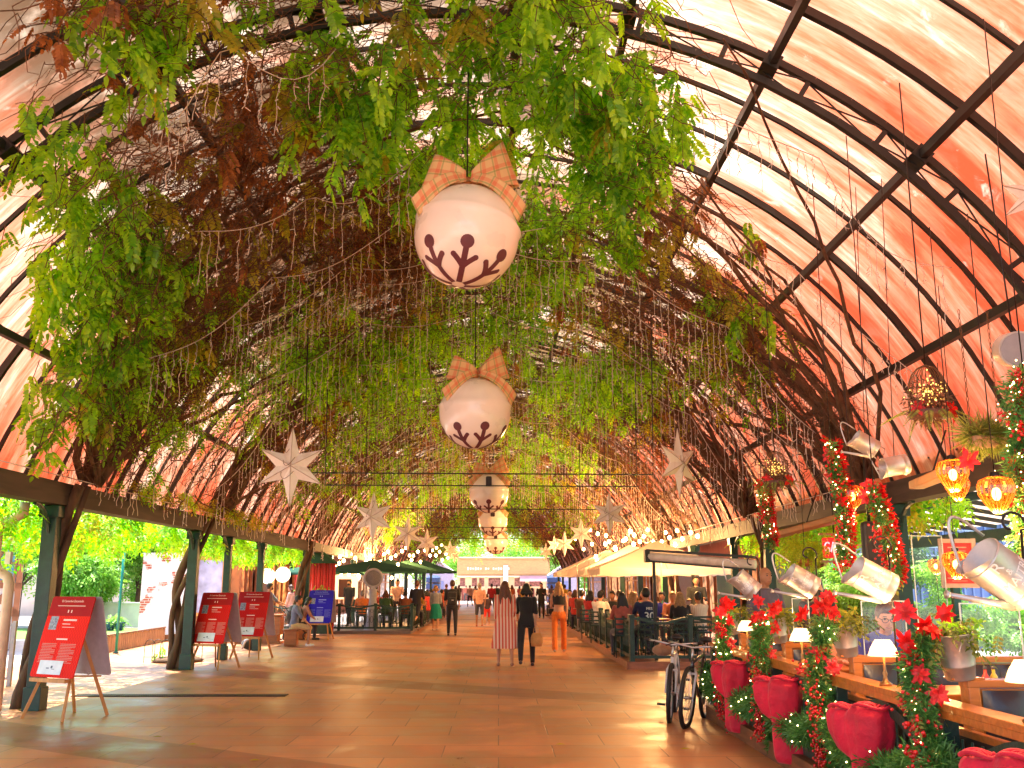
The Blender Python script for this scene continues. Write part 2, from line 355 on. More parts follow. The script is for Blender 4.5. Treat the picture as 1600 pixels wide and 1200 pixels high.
    c = mix(mth('MULTIPLY', mth('MULTIPLY', litter_shade, mth('MULTIPLY', b2_, b3_)), .92), c, (.055, .03, .015, 1))
    tl = N.new('ShaderNodeBsdfTranslucent'); df = N.new('ShaderNodeBsdfDiffuse'); gl = N.new('ShaderNodeBsdfGlossy'); gl.inputs['Roughness'].default_value = .35
    L.new(c, tl.inputs[0]); L.new(c, df.inputs[0])
    a = N.new('ShaderNodeMixShader'); a.inputs[0].default_value = .36; L.new(tl.outputs[0], a.inputs[1]); L.new(df.outputs[0], a.inputs[2])
    b2 = N.new('ShaderNodeMixShader'); b2.inputs[0].default_value = .04; L.new(a.outputs[0], b2.inputs[1]); L.new(gl.outputs[0], b2.inputs[2])
    L.new(b2.outputs[0], out.inputs[0]); return m
CANOPY = empty('arched_canopy', (-6, 12.3, 0), 0, 'long arched canopy of red stained translucent sheets on dark green posts and curved trusses', 'canopy')
CO = CANOPY.location
def cpart(mb, name, mat=M_STEEL, parent=None, bevel=0): return mb.build(name, mat, parent or CANOPY, CO, bevel)
Y0, Y1 = -1.0, 90.0
def roof_sheet():
    na, pitch = 60, .12; verts, uvs, idx = [], [], []
    ys = np.arange(Y0, Y1 + .01, pitch)
    ph = np.linspace(-PH - .03, PH + .03, na); PHG, YG = np.meshgrid(ph, ys)
    corr = .012 * np.cos(YG / .24 * 2 * PI); rr = RS + corr
    v = np.stack([XC + rr * np.sin(PHG), YG, ZC + rr * np.cos(PHG)], -1).reshape(-1, 3)
    n = len(ys); i = np.arange(n * na).reshape(n, na)
    f = np.stack([i[:-1, :-1], i[:-1, 1:], i[1:, 1:], i[1:, :-1]], -1).reshape(-1, 4)
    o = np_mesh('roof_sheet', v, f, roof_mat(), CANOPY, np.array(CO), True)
    uvv = np.stack([PHG * RS, YG + .0], -1).reshape(-1, 2)[f.ravel()]
    l = o.data.uv_layers.new(name='uv'); l.data.foreach_set('uv', uvv.astype(np.float32).ravel())
roof_sheet()
nseg = 40
for k in range(100):                                    # light rafters carrying the sheet
    y = Y0 + .5 + k * .9
    big = (k % 4 == 1); wd = .06 if big else .036; hh = .08 if big else .045
    mb = MB(); ph0 = -PH
    pts_o = [arc(RS - .022, -PH + 2 * PH * i / nseg, 0) for i in range(nseg + 1)]; pts_i = [arc(RS - .022 - hh, -PH + 2 * PH * i / nseg, 0) for i in range(nseg + 1)]
    vs_ = []
    for a, b in zip(pts_o, pts_i):
        vs_ += [a + V(0, y - wd / 2, 0), a + V(0, y + wd / 2, 0), b + V(0, y + wd / 2, 0), b + V(0, y - wd / 2, 0)]
    fs_ = [(4 * i + q, 4 * i + (q + 1) % 4, 4 * i + 4 + (q + 1) % 4, 4 * i + 4 + q) for i in range(nseg) for q in range(4)] + [(3, 2, 1, 0), tuple(4 * nseg + q for q in range(4))]
    cpart(mb.add(vs_, fs_), 'rafter')
TRUSS_Y = [8.26 + 7.4 * i for i in range(-1, 12)]
for y in TRUSS_Y:
    t = MB()
    for r_, s_ in ((RL, .075), (RT - .09, .07)):
        for i in range(nseg):
            a, b = arc(r_, -PH + 2 * PH * i / nseg, y), arc(r_, -PH + 2 * PH * (i + 1) / nseg, y); t.beam(a, b, .07, s_ * .85, up=(0, 1, 0))
    nb = 18
    for i in range(nb + 1):
        p = -PH + 2 * PH * i / nb; t.beam(arc(RL + .03, p, y), arc(RT - .12, p, y), .05, .04, up=(0, 1, 0))
        if i < nb:
            q = -PH + 2 * PH * (i + 1) / nb
            t.beam(arc(RL + .03, p, y - .02), arc(RT - .12, q, y - .02), .012); t.beam(arc(RL + .03, q, y + .02), arc(RT - .12, p, y + .02), .012)
    cpart(t, 'roof_truss')
for ph in (-56.5, -42.5, -27.7, -13.5, 4.5, 14.5, 27.7, 42.8, 57.7):
    mb = MB().beam(arc(6.2, R(ph), Y0), arc(6.2, R(ph), Y1), .07, .09)
    for y in TRUSS_Y: mb.box(arc(6.2, R(ph), y), (.16, .26, .14), Matrix.Rotation(R(ph), 3, 'Y'))
    for k in range(100): 
        y = Y0 + .5 + k * .9; mb.box(arc(6.29, R(ph), y), (.11, .1, .1), Matrix.Rotation(R(ph), 3, 'Y'))
    cpart(mb, 'purlin')
for sgn, name in ((-1, 0), (1, 1)):
    x = XC + sgn * 5.80
    cpart(MB().box((x, (Y0 + Y1) / 2, 2.86), (.26, Y1 - Y0, .3)), 'eave_beam', wood((.085, .05, .035), (3, .3, 3), .7, 'dark_timber'))
    cpart(MB().box((x + sgn * .24, (Y0 + Y1) / 2, 3.0), (.18, Y1 - Y0, .12)), 'gutter', M_STEEL)
LEFTC = [-.4, 6.6, 13.45, 19.8, 22.3, 25.4, 31.5, 35.5, 41.5, 49, 57, 65, 73, 81, 89]
RIGHTC = [-.4, 6.6, 13.1, 19.5, 22.4, 27, 32, 37.5, 43, 51, 59, 67, 75, 83, 89]
for sgn, ys in ((-1, LEFTC), (1, RIGHTC)):
    x = XC + sgn * (5.84 if sgn < 0 else 5.75)
    for y in ys:
        wd = .15 if y in (22.3, 25.4, 22.4) else .19
        c = MB().box((x, y, 1.36), (wd, wd, 2.7)).box((x, y, .15), (wd + .045, wd + .045, .3)).box((x, y, 2.62), (wd + .08, wd + .08, .16))
        for q in (-1, 1):                                # curved knee braces
            pts = [V(x, y + q * (.06 + .5 * (1 - math.cos(a))), 2.2 + .5 * math.sin(a)) for a in np.linspace(0, PI / 2, 7)]
            for a, b in zip(pts[:-1], pts[1:]): c.beam(a, b, .045, .05, up=(1, 0, 0))
        cpart(c, 'post', M_GREEN, bevel=.008)
for y in (15.66, 17.6, 23.06, 30.46, 37.86, 45.26):
    zt = ZC + math.sqrt(RL ** 2 - 2.9 ** 2); cpart(MB().tube([(XC - 2.9, y, zt), (XC - 2.85, y, 3.42), (XC + 2.85, y, 3.40), (XC + 2.9, y, zt)], .013, 6), 'tie_rod')
# drainpipe by the nearest left post
M_PVC = plain((.62, .45, .33), .4, name='cream_plastic')
px0, py0 = -6.50, 13.1
cpart(MB().tube([(px0 + .1, py0, 2.72), (px0 + .1, py0, 2.58), (px0 - .02, py0, 2.5), (px0 - .16, py0, 2.46), (px0 - .22, py0, 2.36), (px0 - .22, py0, 2.0), (px0 - .21, py0, 1.9),
                 (px0 - .15, py0, 1.8), (px0 - .03, py0, 1.74), (px0, py0, 1.64), (px0, py0, .03)], .066, 12), 'drainpipe', M_PVC)
mb = MB(); c0 = V(px0 - .17, py0 - .03, 1.92); mb.tube([c0 + V(.09 * math.cos(a), 0, .12 * math.sin(a)) for a in np.linspace(R(60), R(320), 14)], .045, 10); cpart(mb, 'drainpipe_bend', M_PVC)
cpart(MB().box((px0 - .02, py0 - .04, 1.98), (.07, .07, .16)), 'pipe_clip', plain((.7, .68, .62), .5))
# ================================================================ VINES
M_LEAF = leafmat('wisteria_leaf', (.09, .34, .014), (.44, .76, .05), .62)
M_LEAF_OLD = leafmat('ageing_leaf', (.22, .27, .02), (.52, .46, .05), .55)
M_LEAF_DEAD = leafmat('dead_leaf', (.16, .055, .02), (.42, .17, .05), .4)
def cover(phd, y):
    """how thickly the vines cover the roof at angle phd (degrees, left negative) and depth y: 0..1"""
    n = noise.noise(Vector((phd * .07, y * .28, 3.3))) * .5
    if y < 11.5:
        right = 20 + max(0, (y - 9.6)) * 9; left = -31 if y < 7.5 else -31 - (y - 7.5) * 6
    elif y < 14.5: right, left = 36 + (y - 11.5) * 6, -60
    else: right, left = 50, -56
    left = max(left, -60); right = min(right, 52)
    e = min(phd - left, right - phd) / 8.0
    return max(0., min(1., min(e, .55) + .15 + n * 2.2))
def green(phd, y): return (-.45 if (-34 < phd < -11 and y < 17 and not (phd > -16 and y < 9.5)) else 0) + (.12 if -8 < phd < 18 else 0) - (.16 if y > 20 else 0) - (.12 if phd > 26 and y > 12 else 0) + noise.noise(Vector((phd * .055 + 9, y * .2, 1.7))) + .35 * noise.noise(Vector((phd * .16, y * .7, 5)))
VINES = []
def vine(sgn, ytrunk, ylo, yhi, label):
    x = XC + sgn * 5.85
    root = empty('wisteria_vine', (x - sgn * .05 + sgn * .3, ytrunk, 0), 0, label, 'vine', 'wisteria vines climbing the canopy posts')
    VINES.append(dict(s=sgn, y=ytrunk, lo=ylo, hi=yhi, root=root, off=np.array(root.location), leaf=[], old=[], dead=[], twig=[]))
vine(-1, 13.75, -1, 15.6, 'wisteria vine on the nearest left post, its thick trunk behind the drainpipe')
vine(-1, 20.0, 15.6, 25, 'wisteria vine with a leaning bare trunk beside the post behind the nearest red easel board')
vine(-1, 31.0, 25, 90, 'wisteria vine on the left post just behind the seated couple')
vine(1, 13.4, -1, 15.6, 'wisteria vine on the big right post behind the hanging cans')
vine(1, 19.8, 15.6, 25, 'wisteria vine with a dark tangle on the right post beside the cream awning')
vine(1, 30.6, 25, 90, 'wisteria vine on the far right post above the white parasols')
def owner(ph, y):
    for v_ in VINES:
        if (ph < 0) == (v_['s'] < 0) and v_['lo'] <= y < v_['hi']: return v_
    return VINES[0]
def path_wander(a, b, m, amp):
    t = np.linspace(0, 1, m)[:, None]; p = a * (1 - t) + b * t
    wv = np.cumsum(RNG.normal(0, amp, (m, 3)), 0); wv -= t * wv[-1]; return p + wv
for v_ in VINES:                                           # trunks and limbs
    s = v_['s']; x = XC + s * 5.75 + s * (.40 if s < 0 else .28); y = v_['y']; mb = MB()
    lean = .35 if (s < 0 and abs(y - 20) < 1) else .08
    base = V(x - s * .02, y, 0); top = V(XC + s * 5.6, y - .1, 3.0)
    for j in range(3):
        pts, rs = [], []
        for i in range(17):
            t = i / 16; a = j * 2.1 + t * 5
            rad = (.07 if s < 0 else .06) * (1 + .5 * (1 - t)) + (.05 if t < .08 else 0)
            pts.append(base.lerp(top, t) + V(-s * 0 + lean * s * math.sin(t * PI) * .6 + math.cos(a) * .09 * (1 + lean), math.sin(a) * .1, 0) + V(noise.noise(Vector((t * 3, j, y))) * .08, 0, 0))
            rs.append(rad * (1.0 if j == 0 else .62))
        mb.tube(pts, rs, 8)
    tips = []
    nl = 16
    for j in range(nl):                                    # limbs following the arch inside the roof
        y1 = y + RNG.uniform(-1, 1) * (6 if v_['hi'] < 80 else 9) * (j / nl) ** .5 * (1 if RNG.random() < .8 else 1.6)
        if v_['hi'] > 80 and j > 3: y1 = y + RNG.uniform(-4, 45)
        y0_ = y if v_['hi'] < 80 or j < 4 else y1 - RNG.uniform(0, 3)
        ph1 = s * R(RNG.uniform(-5, 38)); m = 15; pts, rs = [], []
        r0 = RNG.uniform(.02, .06) if j > 1 else .09
        for i in range(m):
            t = i / (m - 1); p = s * R(69) * (1 - t) + ph1 * t
            q = arc(6.03 - .12 - .1 * math.sin(t * 9 + j) - .25 * math.sin(t * PI) * RNG.uniform(.3, 1.0), p, y0_ + (y1 - y0_) * t ** .8 + .1 * math.sin(t * 14 + j))
            pts.append(q); rs.append(r0 * (1 - .7 * t))
        MB().tube(pts, rs, 6).build('limb', M_BARK, v_['root'], v_['off'])
    mb.build('trunk', M_BARK, v_['root'], v_['off'])
# twigs: long thin stems in bundles, thickest round the middle of the cover
def twig_batch(n, ylo, yhi, rad, length, hang, flank=.35):
    tw = {id(v_): [] for v_ in VINES}; made = 0
    while made < n:
        y = RNG.uniform(ylo, yhi); ph = RNG.uniform(-68, 66); c = cover(ph, y)
        fl_ = 1 if (abs(ph) > 44 and y > 12.5) else 0
        if RNG.random() > max(c, flank * fl_): continue
        g_ = green(ph, y)
        if c > .5 and g_ > .22 and RNG.random() < .6: continue
        made += 1
        r0 = RNG.uniform(5.55, 6.15); L_ = RNG.uniform(.5, 1) * length; dphi = RNG.uniform(-1, 1) * (L_ / 6) * (57.3); dy = RNG.uniform(-1, 1) * L_ * .55
        a = np.array(arc(r0, R(ph), y)); b = np.array(arc(r0 - RNG.uniform(-.1, hang), R(max(-69, min(69, ph + dphi))), y + dy))
        tw[id(owner(ph, y))].append(path_wander(a, b, 9, .05 * length ** .5))
    for v_ in VINES:
        p = tw[id(v_)]
        if p:
            p = np.array(p); rr = RNG.uniform(.4, 1.0, (len(p), 1)) * rad * np.linspace(1, .4, 9)[None]
            v_['twig'].append(np_tubes(p, rr))
twig_batch(5400, 6, 15, .0085, 1.5, .5); twig_batch(4700, 13, 30, .014, 1.9, .5); twig_batch(2600, 28, 90, .026, 2.4, .6, .5)
# hanging shoots with leaves
def shoots(n, ylo, yhi, tpl, size, nl, lmax, stem, gthr):
    made = tries = 0; stems = {id(v_): [] for v_ in VINES}
    pos = {(id(v_), k): [] for v_ in VINES for k in ('leaf', 'old', 'dead')}
    while made < n and tries < n * 40:
        tries += 1
        y = RNG.uniform(ylo, yhi); ph = RNG.uniform(-62, 56); c = cover(ph, y)
        if RNG.random() > c or (-12 < ph < 20 and y < 12 and RNG.random() < .4): continue
        g_ = green(ph, y); u = RNG.random()
        if g_ > gthr or (ph < -36 and y < 12): kind = 'leaf' if u < .93 else 'old'
        elif g_ > gthr - .22: kind = 'leaf' if u < .35 else ('old' if u < .8 else 'dead')
        else:
            if u < .45: continue
            kind = 'dead' if u < .85 else 'old'
        made += 1
        r0 = RNG.uniform(5.7, 6.35); L_ = RNG.uniform(.15, 1) ** 1.6 * lmax * (1.3 if kind == 'leaf' else .8)
        a = np.array(arc(r0, R(ph), y)); d = np.array([RNG.normal(0, .3), RNG.normal(0, .3), -RNG.uniform(.35, 1)]); d *= L_ / np.linalg.norm(d)
        t = np.linspace(0, 1, 5)[:, None]; p = a + d * t + np.array([0, 0, -.15]) * L_ * t * t
        o_ = owner(ph, y); stems[id(o_)].append(p)
        for _ in range(max(2, int(nl * (.4 + L_ / lmax)))):
            q = RNG.random(); pos[(id(o_), kind)].append(a + d * q + RNG.normal(0, .035, 3))
    for v_ in VINES:
        for k in ('leaf', 'old', 'dead'):
            pp = pos[(id(v_), k)]
            if pp: v_[k].append(leaves_at(np.array(pp), size * (.8 if k == 'dead' else 1), tpl))
        if stems[id(v_)]:
            p = np.array(stems[id(v_)]); v_['twig'].append(np_tubes(p, np.full(p.shape[:2], stem)))
shoots(640, 5.8, 13.5, T_NEAR, .26, 8, .6, .004, -.02)
shoots(1450, 12.5, 22, T_FAR, .25, 8, .65, .006, -.06)
shoots(1700, 20, 48, T_FAR, .30, 6, .7, .009, -.06)
shoots(1600, 46, 90, T_MIN, .5, 5, .9, .014, .05)
# the heavy clump hanging over the aisle and the leafy sprays of the near left
def spray(phd, y, n, L_, spread, tpl=T_NEAR, size=.27):
    o_ = owner(phd, y); pos, st = [], []
    for k in range(n):
        a = np.array(arc(RNG.uniform(5.8, 6.2), R(phd + RNG.normal(0, spread)), y + RNG.normal(0, spread * .1)))
        l = L_ * RNG.uniform(.3, 1); d = np.array([RNG.normal(0, .22), RNG.normal(0, .22), -1]) * l; t = np.linspace(0, 1, 5)[:, None]; st.append(a + d * t)
        for q in np.linspace(.1, 1, max(3, int(l * 13))): pos.append(a + d * q + RNG.normal(0, .03, 3))
    o_['leaf'].append(leaves_at(np.array(pos), size, tpl)); p = np.array(st); o_['twig'].append(np_tubes(p, np.full(p.shape[:2], .005)))
for a in ((-8, 8.9, 22, 1.2, 3.5), (-26, 7.1, 26, .6, 3), (8, 7.8, 16, .6, 4), (15, 8.8, 14, .6, 3), (-46, 9.8, 26, .5, 3), (-50, 11.0, 14, .5, 3), (-39, 8.0, 12, .35, 2), (16, 10.6, 26, .45, 4), (-38, 10.8, 16, .6, 3), (0, 11, 14, .7, 4), (5, 13, 20, .8, 6)): spray(*a)
# foliage hanging outside along the left eave, between the posts
def eave_leaves(xa, xb, ya, yb, z, n, drop, size=.3, tpl=T_FAR, mix=.85):
    for _ in range(n):
        y = RNG.uniform(ya, yb); x = RNG.uniform(xa, xb); v_ = owner(-1 if x < 0 else 1, y); k = 'leaf' if RNG.random() < mix else 'old'
        dr = drop * (.35 + .65 * abs(noise.noise(Vector((y * .9, x, 2)))) * 2)
        m = 6; p = np.stack([np.full(m, x) + RNG.normal(0, .05, m), np.full(m, y) + RNG.normal(0, .06, m), z - RNG.random(m) * dr], -1)
        v_[k].append(leaves_at(p, size, tpl))
eave_leaves(-8.6, -6.4, 10, 21, 2.95, 620, .75); eave_leaves(-7.4, -6.3, 21, 33, 2.9, 260, .6)
eave_leaves(5.7, 6.6, 13, 24, 2.95, 150, .7, mix=.6); eave_leaves(-7.2, 6.5, 86, 92, 6.4, 260, 1.8, .6, T_MIN); eave_leaves(-6.1, -5.6, 15, 24, 3.3, 50, .3, .22, mix=.25)
def commit_vines():
    for v_ in VINES:
        for key, nm, mt in (('leaf', 'foliage', M_LEAF), ('old', 'yellowing_foliage', M_LEAF_OLD), ('dead', 'dead_foliage', M_LEAF_DEAD), ('twig', 'twigs', M_TWIG)):
            # near and far templates have the same number of corners per face (4)
            if v_[key]:
                v, f = cat_mesh(v_[key]); np_mesh(nm, v, f, mt, v_['root'], v_['off'])
commit_vines()

# ================================================================ ICICLE LIGHT STRINGS
M_WIRE = plain((.62, .52, .45), .5, name='white_wire')
def icicles(y, pa, pb, r, drop, label, rad=.0045, step=.11, scallop=.28):
    root = empty('icicle_light_string', arc(r, R(pa), y), 0, label, 'light string', 'icicle light strings hung under the roof')
    off = np.array(root.location); L_ = abs(R(pb - pa)) * r; n = int(L_ / step); mains = []
    pts = []
    for i in range(n + 1):
        t = i / n; ph = R(pa + (pb - pa) * t); sag = abs(math.sin(t * PI * max(2, round(L_ / 1.9)))) * scallop
        p = arc(r, ph, y + .25 * math.sin(t * 7 + y)); pts.append(np.array(p) - np.array([0, 0, sag]))
    pts = np.array(pts); m = MB().tube([Vector(p) for p in pts], rad * 1.1, 4); m.build('wire', M_WIRE, root, off)
    dr, sp = [], []
    for p in pts[1:-1]:
        if RNG.random() < .12: continue
        l = drop * RNG.uniform(.35, 1.3); k = np.linspace(0, 1, 6)[:, None]
        q = p + np.array([0, 0, -l]) * k + RNG.normal(0, .012, (6, 3)); dr.append(q)
        for _ in range(int(l / .09)):
            s0 = p + np.array([0, 0, -l * RNG.random()]); e = s0 + np.array([RNG.normal(0, .022), RNG.normal(0, .022), -.03]); sp.append(np.stack([s0, e]))
    d = np_tubes(np.array(dr), np.full((len(dr), 6), rad * .8)); s_ = np_tubes(np.array(sp), np.full((len(sp), 2), rad * 1.05))
    v, f = cat_mesh([d, s_]); np_mesh('light_drops', v, f, M_WIRE, root, off)
k = 0
ords = ['first', 'second', 'third', 'fourth', 'fifth', 'sixth', 'seventh', 'eighth', 'ninth', 'tenth', 'eleventh', 'twelfth', 'thirteenth', 'fourteenth', 'fifteenth', 'sixteenth', 'seventeenth', 'eighteenth', 'nineteenth', 'twentieth']
for y, pa, pb, r, dr in ((7.6, -30, -12, 5.5, .55), (9.0, 20, 52, 6.05, .5), (10.2, -34, -6, 5.4, .6), (11.0, 22, 60, 6.0, .45), (12.0, -50, 10, 5.4, .6), (13.0, -40, 60, 5.5, .7), (14.4, -62, 62, 5.6, .7),
                         (16.2, -64, 64, 5.5, .8), (18.4, -64, 64, 5.6, .8), (20.8, -64, 64, 5.5, .8), (23.5, -64, 64, 5.5, .9), (26.5, -64, 64, 5.5, .9), (30, -66, 66, 5.6, .9), (34, -66, 66, 5.6, .9), (39, -66, 66, 5.6, 1), (45, -66, 66, 5.6, 1)):
    side = {True: 'over the right roof panels', False: 'under the vines'}[pa > 0]
    icicles(y, pa, pb, r, dr, 'string of white icicle lights %s, the %s from the front' % (side, ords[k]), 0.0030 + y * .00018); k += 1
for y0_, y1_, x, nm in ((9, 24, -5.75, 'left'), (13, 26, 5.1, 'right')):
    root = empty('icicle_light_string', (x, y0_, 3.05), 0, 'short white icicle lights dripping from the %s eave beam' % nm, 'light string', 'icicle light strings hung under the roof')
    dr = []
    for y in np.arange(y0_, y1_, .16):
        if noise.noise(Vector((y * .7, x, 0))) < -.05: continue
        l = RNG.uniform(.1, .36); kk = np.linspace(0, 1, 5)[:, None]; dr.append(np.array([x, y, 3.02]) + np.array([0, 0, -l]) * kk + RNG.normal(0, .01, (5, 3)))
    v, f = np_tubes(np.array(dr), np.full((len(dr), 5), .006)); np_mesh('light_drops', v, f, M_WIRE, root, np.array(root.location))
    MB().tube([(x, y0_, 3.03), (x, y1_, 3.03)], .007, 4).build('wire', M_WIRE, root, root.location)
# ================================================================ PEOPLE
def remesh(mb, vox, smooth=2, name='body', mat=None, parent=None):
    me = bpy.data.meshes.new('tmp'); me.from_pydata(mb.v, [], mb.f); me.update()
    o = bpy.data.objects.new('tmp', me); col.objects.link(o)
    m = o.modifiers.new('r', 'REMESH'); m.mode = 'VOXEL'; m.voxel_size = vox; m.use_smooth_shade = True
    if smooth: s = o.modifiers.new('s', 'SMOOTH'); s.factor = .5; s.iterations = smooth
    dg = bpy.context.evaluated_depsgraph_get(); me2 = bpy.data.meshes.new_from_object(o.evaluated_get(dg))
    bpy.data.objects.remove(o); bpy.data.meshes.remove(me)
    me2.name = name; me2.materials.clear(); me2.materials.append(mat)
    r = bpy.data.objects.new(name, me2); col.objects.link(r); r.parent = parent; return r
def cap(mb, a, b, ra, rb, n=8):
    a, b = Vector(a), Vector(b); d = (b - a).normalized(); pts, rs = [], []
    for k, (o_, q) in enumerate(((-.9, .4), (-.6, .78), (0, 1))): pts.append(a + d * ra * o_); rs.append(ra * q)
    for k, (o_, q) in enumerate(((0, 1), (.6, .78), (.9, .4))): pts.append(b + d * rb * o_); rs.append(rb * q)
    return mb.tube(pts, rs, n)
SKIN = [(.56, .27, .16), (.42, .19, .10), (.30, .13, .07)]
def skinmat(i): return plain(SKIN[i], .5, var=.08, scale=12, name='skin')
def cloth(c, rough=.85): return plain(c, rough, var=.16, scale=14, name='fabric', bump=.25, sheen=.2)
def striped(c1, c2, per, axis=0):
    m, t, b = nmat('striped_fabric'); N, L = t.nodes, t.links; tc = N.new('ShaderNodeTexCoord'); sx = N.new('ShaderNodeSeparateXYZ'); L.new(tc.outputs['Object'], sx.inputs[0])
    a = N.new('ShaderNodeMath'); a.operation = 'PINGPONG'; a.inputs[1].default_value = per / 2; L.new(sx.outputs[axis], a.inputs[0])
    g_ = N.new('ShaderNodeMath'); g_.operation = 'GREATER_THAN'; g_.inputs[1].default_value = per / 4; L.new(a.outputs[0], g_.inputs[0])
    mx = N.new('ShaderNodeMix'); mx.data_type = 'RGBA'; mx.inputs[6].default_value = (*c1, 1); mx.inputs[7].default_value = (*c2, 1); L.new(g_.outputs[0], mx.inputs[0]); L.new(mx.outputs[2], b.inputs['Base Color'])
    b.inputs['Roughness'].default_value = .85; return m
HAIR = dict(brown=(.06, .022, .01), black=(.012, .01, .009), blond=(.34, .17, .06), auburn=(.12, .035, .012), grey=(.25, .22, .2))
def person(loc, rz, label, H=1.7, sk=0, hair='brown', hlen=0, top=None, sleeve=.5, bottom=None, blen=1.0, dress=None, shoes=(.03, .03, .03), legs=(.35, -.35), knees=(.1, .25),
           arms=((.2, .15), (-.2, .15)), sit=False, vox=.02, group=None, female=False, bald=False, spread=.1, lean=0.0, crop=False, nod=0.0, mask=False, turn=0.0):
    k = H / 1.70
    root = empty('person', loc, rz, label, 'person', group)
    def P(x, y, z): return Vector((x, y, z)) * k
    hipz = .50 if sit else .90
    sw = .165 if female else .19; hw = .10 if female else .09
    Lr = Matrix.Rotation(-lean, 3, 'X')
    def T(v): v = Vector(v); q = Lr @ Vector((v.x, v.y, v.z - hipz)); return Vector((q.x, q.y, q.z + hipz)) * k   # upper body leaning from the hips
    dz = hipz - .90
    neck, hc = T((0, -.01, 1.44 + dz)), T((0, .02 + nod * .06, 1.585 + dz - nod * .02))
    sh = [T((s * sw, -.005, 1.385 + dz)) for s in (-1, 1)]
    el, wr, hd = [], [], []
    for i, s in enumerate((-1, 1)):
        sa, eb = arms[i]; d1 = Vector((s * .12, math.sin(sa), -math.cos(sa))).normalized(); e = sh[i] + d1 * .285 * k
        d2 = Vector((-s * .03 * (1 + 4 * (eb > .8)), math.sin(sa + eb), -math.cos(sa + eb))).normalized(); w_ = e + d2 * .245 * k; el.append(e); wr.append(w_); hd.append((w_, d2, s))
    hp, kn, an = [], [], []
    for i, s in enumerate((-1, 1)):
        h = P(s * hw, 0, hipz); la, kb = (1.45, 1.5) if sit else (legs[i], knees[i]); sp_ = spread * s
        d1 = Vector((sp_ if sit else sp_ * .5, math.sin(la), -math.cos(la))).normalized(); q = h + d1 * .42 * k
        d2 = Vector((0, math.sin(la - kb), -math.cos(la - kb))).normalized(); a_ = q + d2 * (.40 if sit else .42) * k; hp.append(h); kn.append(q); an.append(a_)
    low = min(a_.z for a_ in an) - .075 * k                # set the lower foot on the ground
    lift = Vector((0, 0, -low))
    for L_ in (hp, kn, an, sh, el, wr):
        for i in range(2): L_[i] = L_[i] + lift
    neck += lift; hc += lift; hd = [(w_ + lift, d, s) for w_, d, s in hd]
    def U(x, y, z): return T((x, y, z + dz)) + lift
    def torso(mb, inf, z0=.88, z1=1.43):
        secs = [(.86, .150, .105), (.95, .150, .105), (1.08, .125 if female else .14, .09), (1.22, .145 if female else .165, .105), (1.34, .16 if female else .19, .105), (1.41, .12, .08), (1.45, .055, .055)]
        vs_, n = [], 14
        for z, rx, ry in secs:
            z = min(max(z, z0), z1)
            for j in range(n): a = 2 * PI * j / n; vs_.append(U((rx + inf) * math.cos(a), (ry + inf) * math.sin(a) - .005, z + (inf if z >= z1 else 0)))
        m_ = len(secs); mb.add(vs_, [(i * n + j, i * n + (j + 1) % n, (i + 1) * n + (j + 1) % n, (i + 1) * n + j) for i in range(m_ - 1) for j in range(n)] + [tuple(range(n - 1, -1, -1)), tuple((m_ - 1) * n + j for j in range(n))])
    b = MB(); torso(b, 0)
    Rh = Matrix.Rotation(-lean * .5 - nod * .3, 3, 'X') @ Matrix.Rotation(turn, 3, 'Z')
    b.ball(hc, .1 * k, 14, 10, (.78, .95, 1.18), Rh)
    b.ball(hc + Rh @ P(0, .035, -.055), .062 * k, 10, 7, (.85, 1, .95), Rh); b.ball(hc + Rh @ P(0, .098, -.012), .018 * k, 6, 5, (.7, 1.1, 1.4), Rh)
    for s in (-1, 1): b.ball(hc + Rh @ P(s * .08, -.005, -.01), .022 * k, 6, 5, (.4, .8, 1.3), Rh)
    cap(b, neck - Vector((0, 0, .05 * k)), hc - Vector((0, 0, .06 * k)), .052 * k, .05 * k)
    for i in range(2):
        s = (-1, 1)[i]
        cap(b, sh[i], el[i], .045 * k, .036 * k); cap(b, el[i], wr[i], .037 * k, .025 * k)
        w_, d, _ = hd[i]; side = Vector((0, 0, 1)).cross(d) if abs(d.z) < .9 else Vector((0, 1, 0)); side.normalize(); up = d.cross(side)
        b.ball(w_ + d * .045 * k, .04 * k, 8, 6, (.45, .8, 1.1), d.to_track_quat('Z', 'Y').to_matrix())
        fr = max(.0085, vox * .55) * k
        for f in range(4):
            o0 = w_ + d * .075 * k + side * (f - 1.5) * .021 * k; ln = (.055, .066, .07, .052)[f] * k; o1 = o0 + d * ln * .55; o2 = o1 + (d * .6 - up * s * .5 ) * ln * .5
            cap(b, o0, o1, fr, fr * .95, 6); cap(b, o1, o2, fr * .9, fr * .8, 6)
        th = w_ + d * .03 * k - side * .03 * k; cap(b, th, th - side * .03 * k + d * .045 * k, fr * 1.1, fr, 6)
        cap(b, hp[i], kn[i], .082 * k, .055 * k, 10); cap(b, kn[i], an[i], .054 * k, .034 * k, 10)
        f0 = an[i] + Vector((0, -.02, -.045)) * k; cap(b, f0, f0 + Vector((0, .15, -.008)) * k, .033 * k, .026 * k)
        cap(b, an[i], an[i] + Vector((0, -.02, -.03)) * k, .035 * k, .034 * k)
    remesh(b, vox, 1, 'body', skinmat(sk), root)
    ht = plain(HAIR[hair], .45, var=.3, scale=30, name='hair')
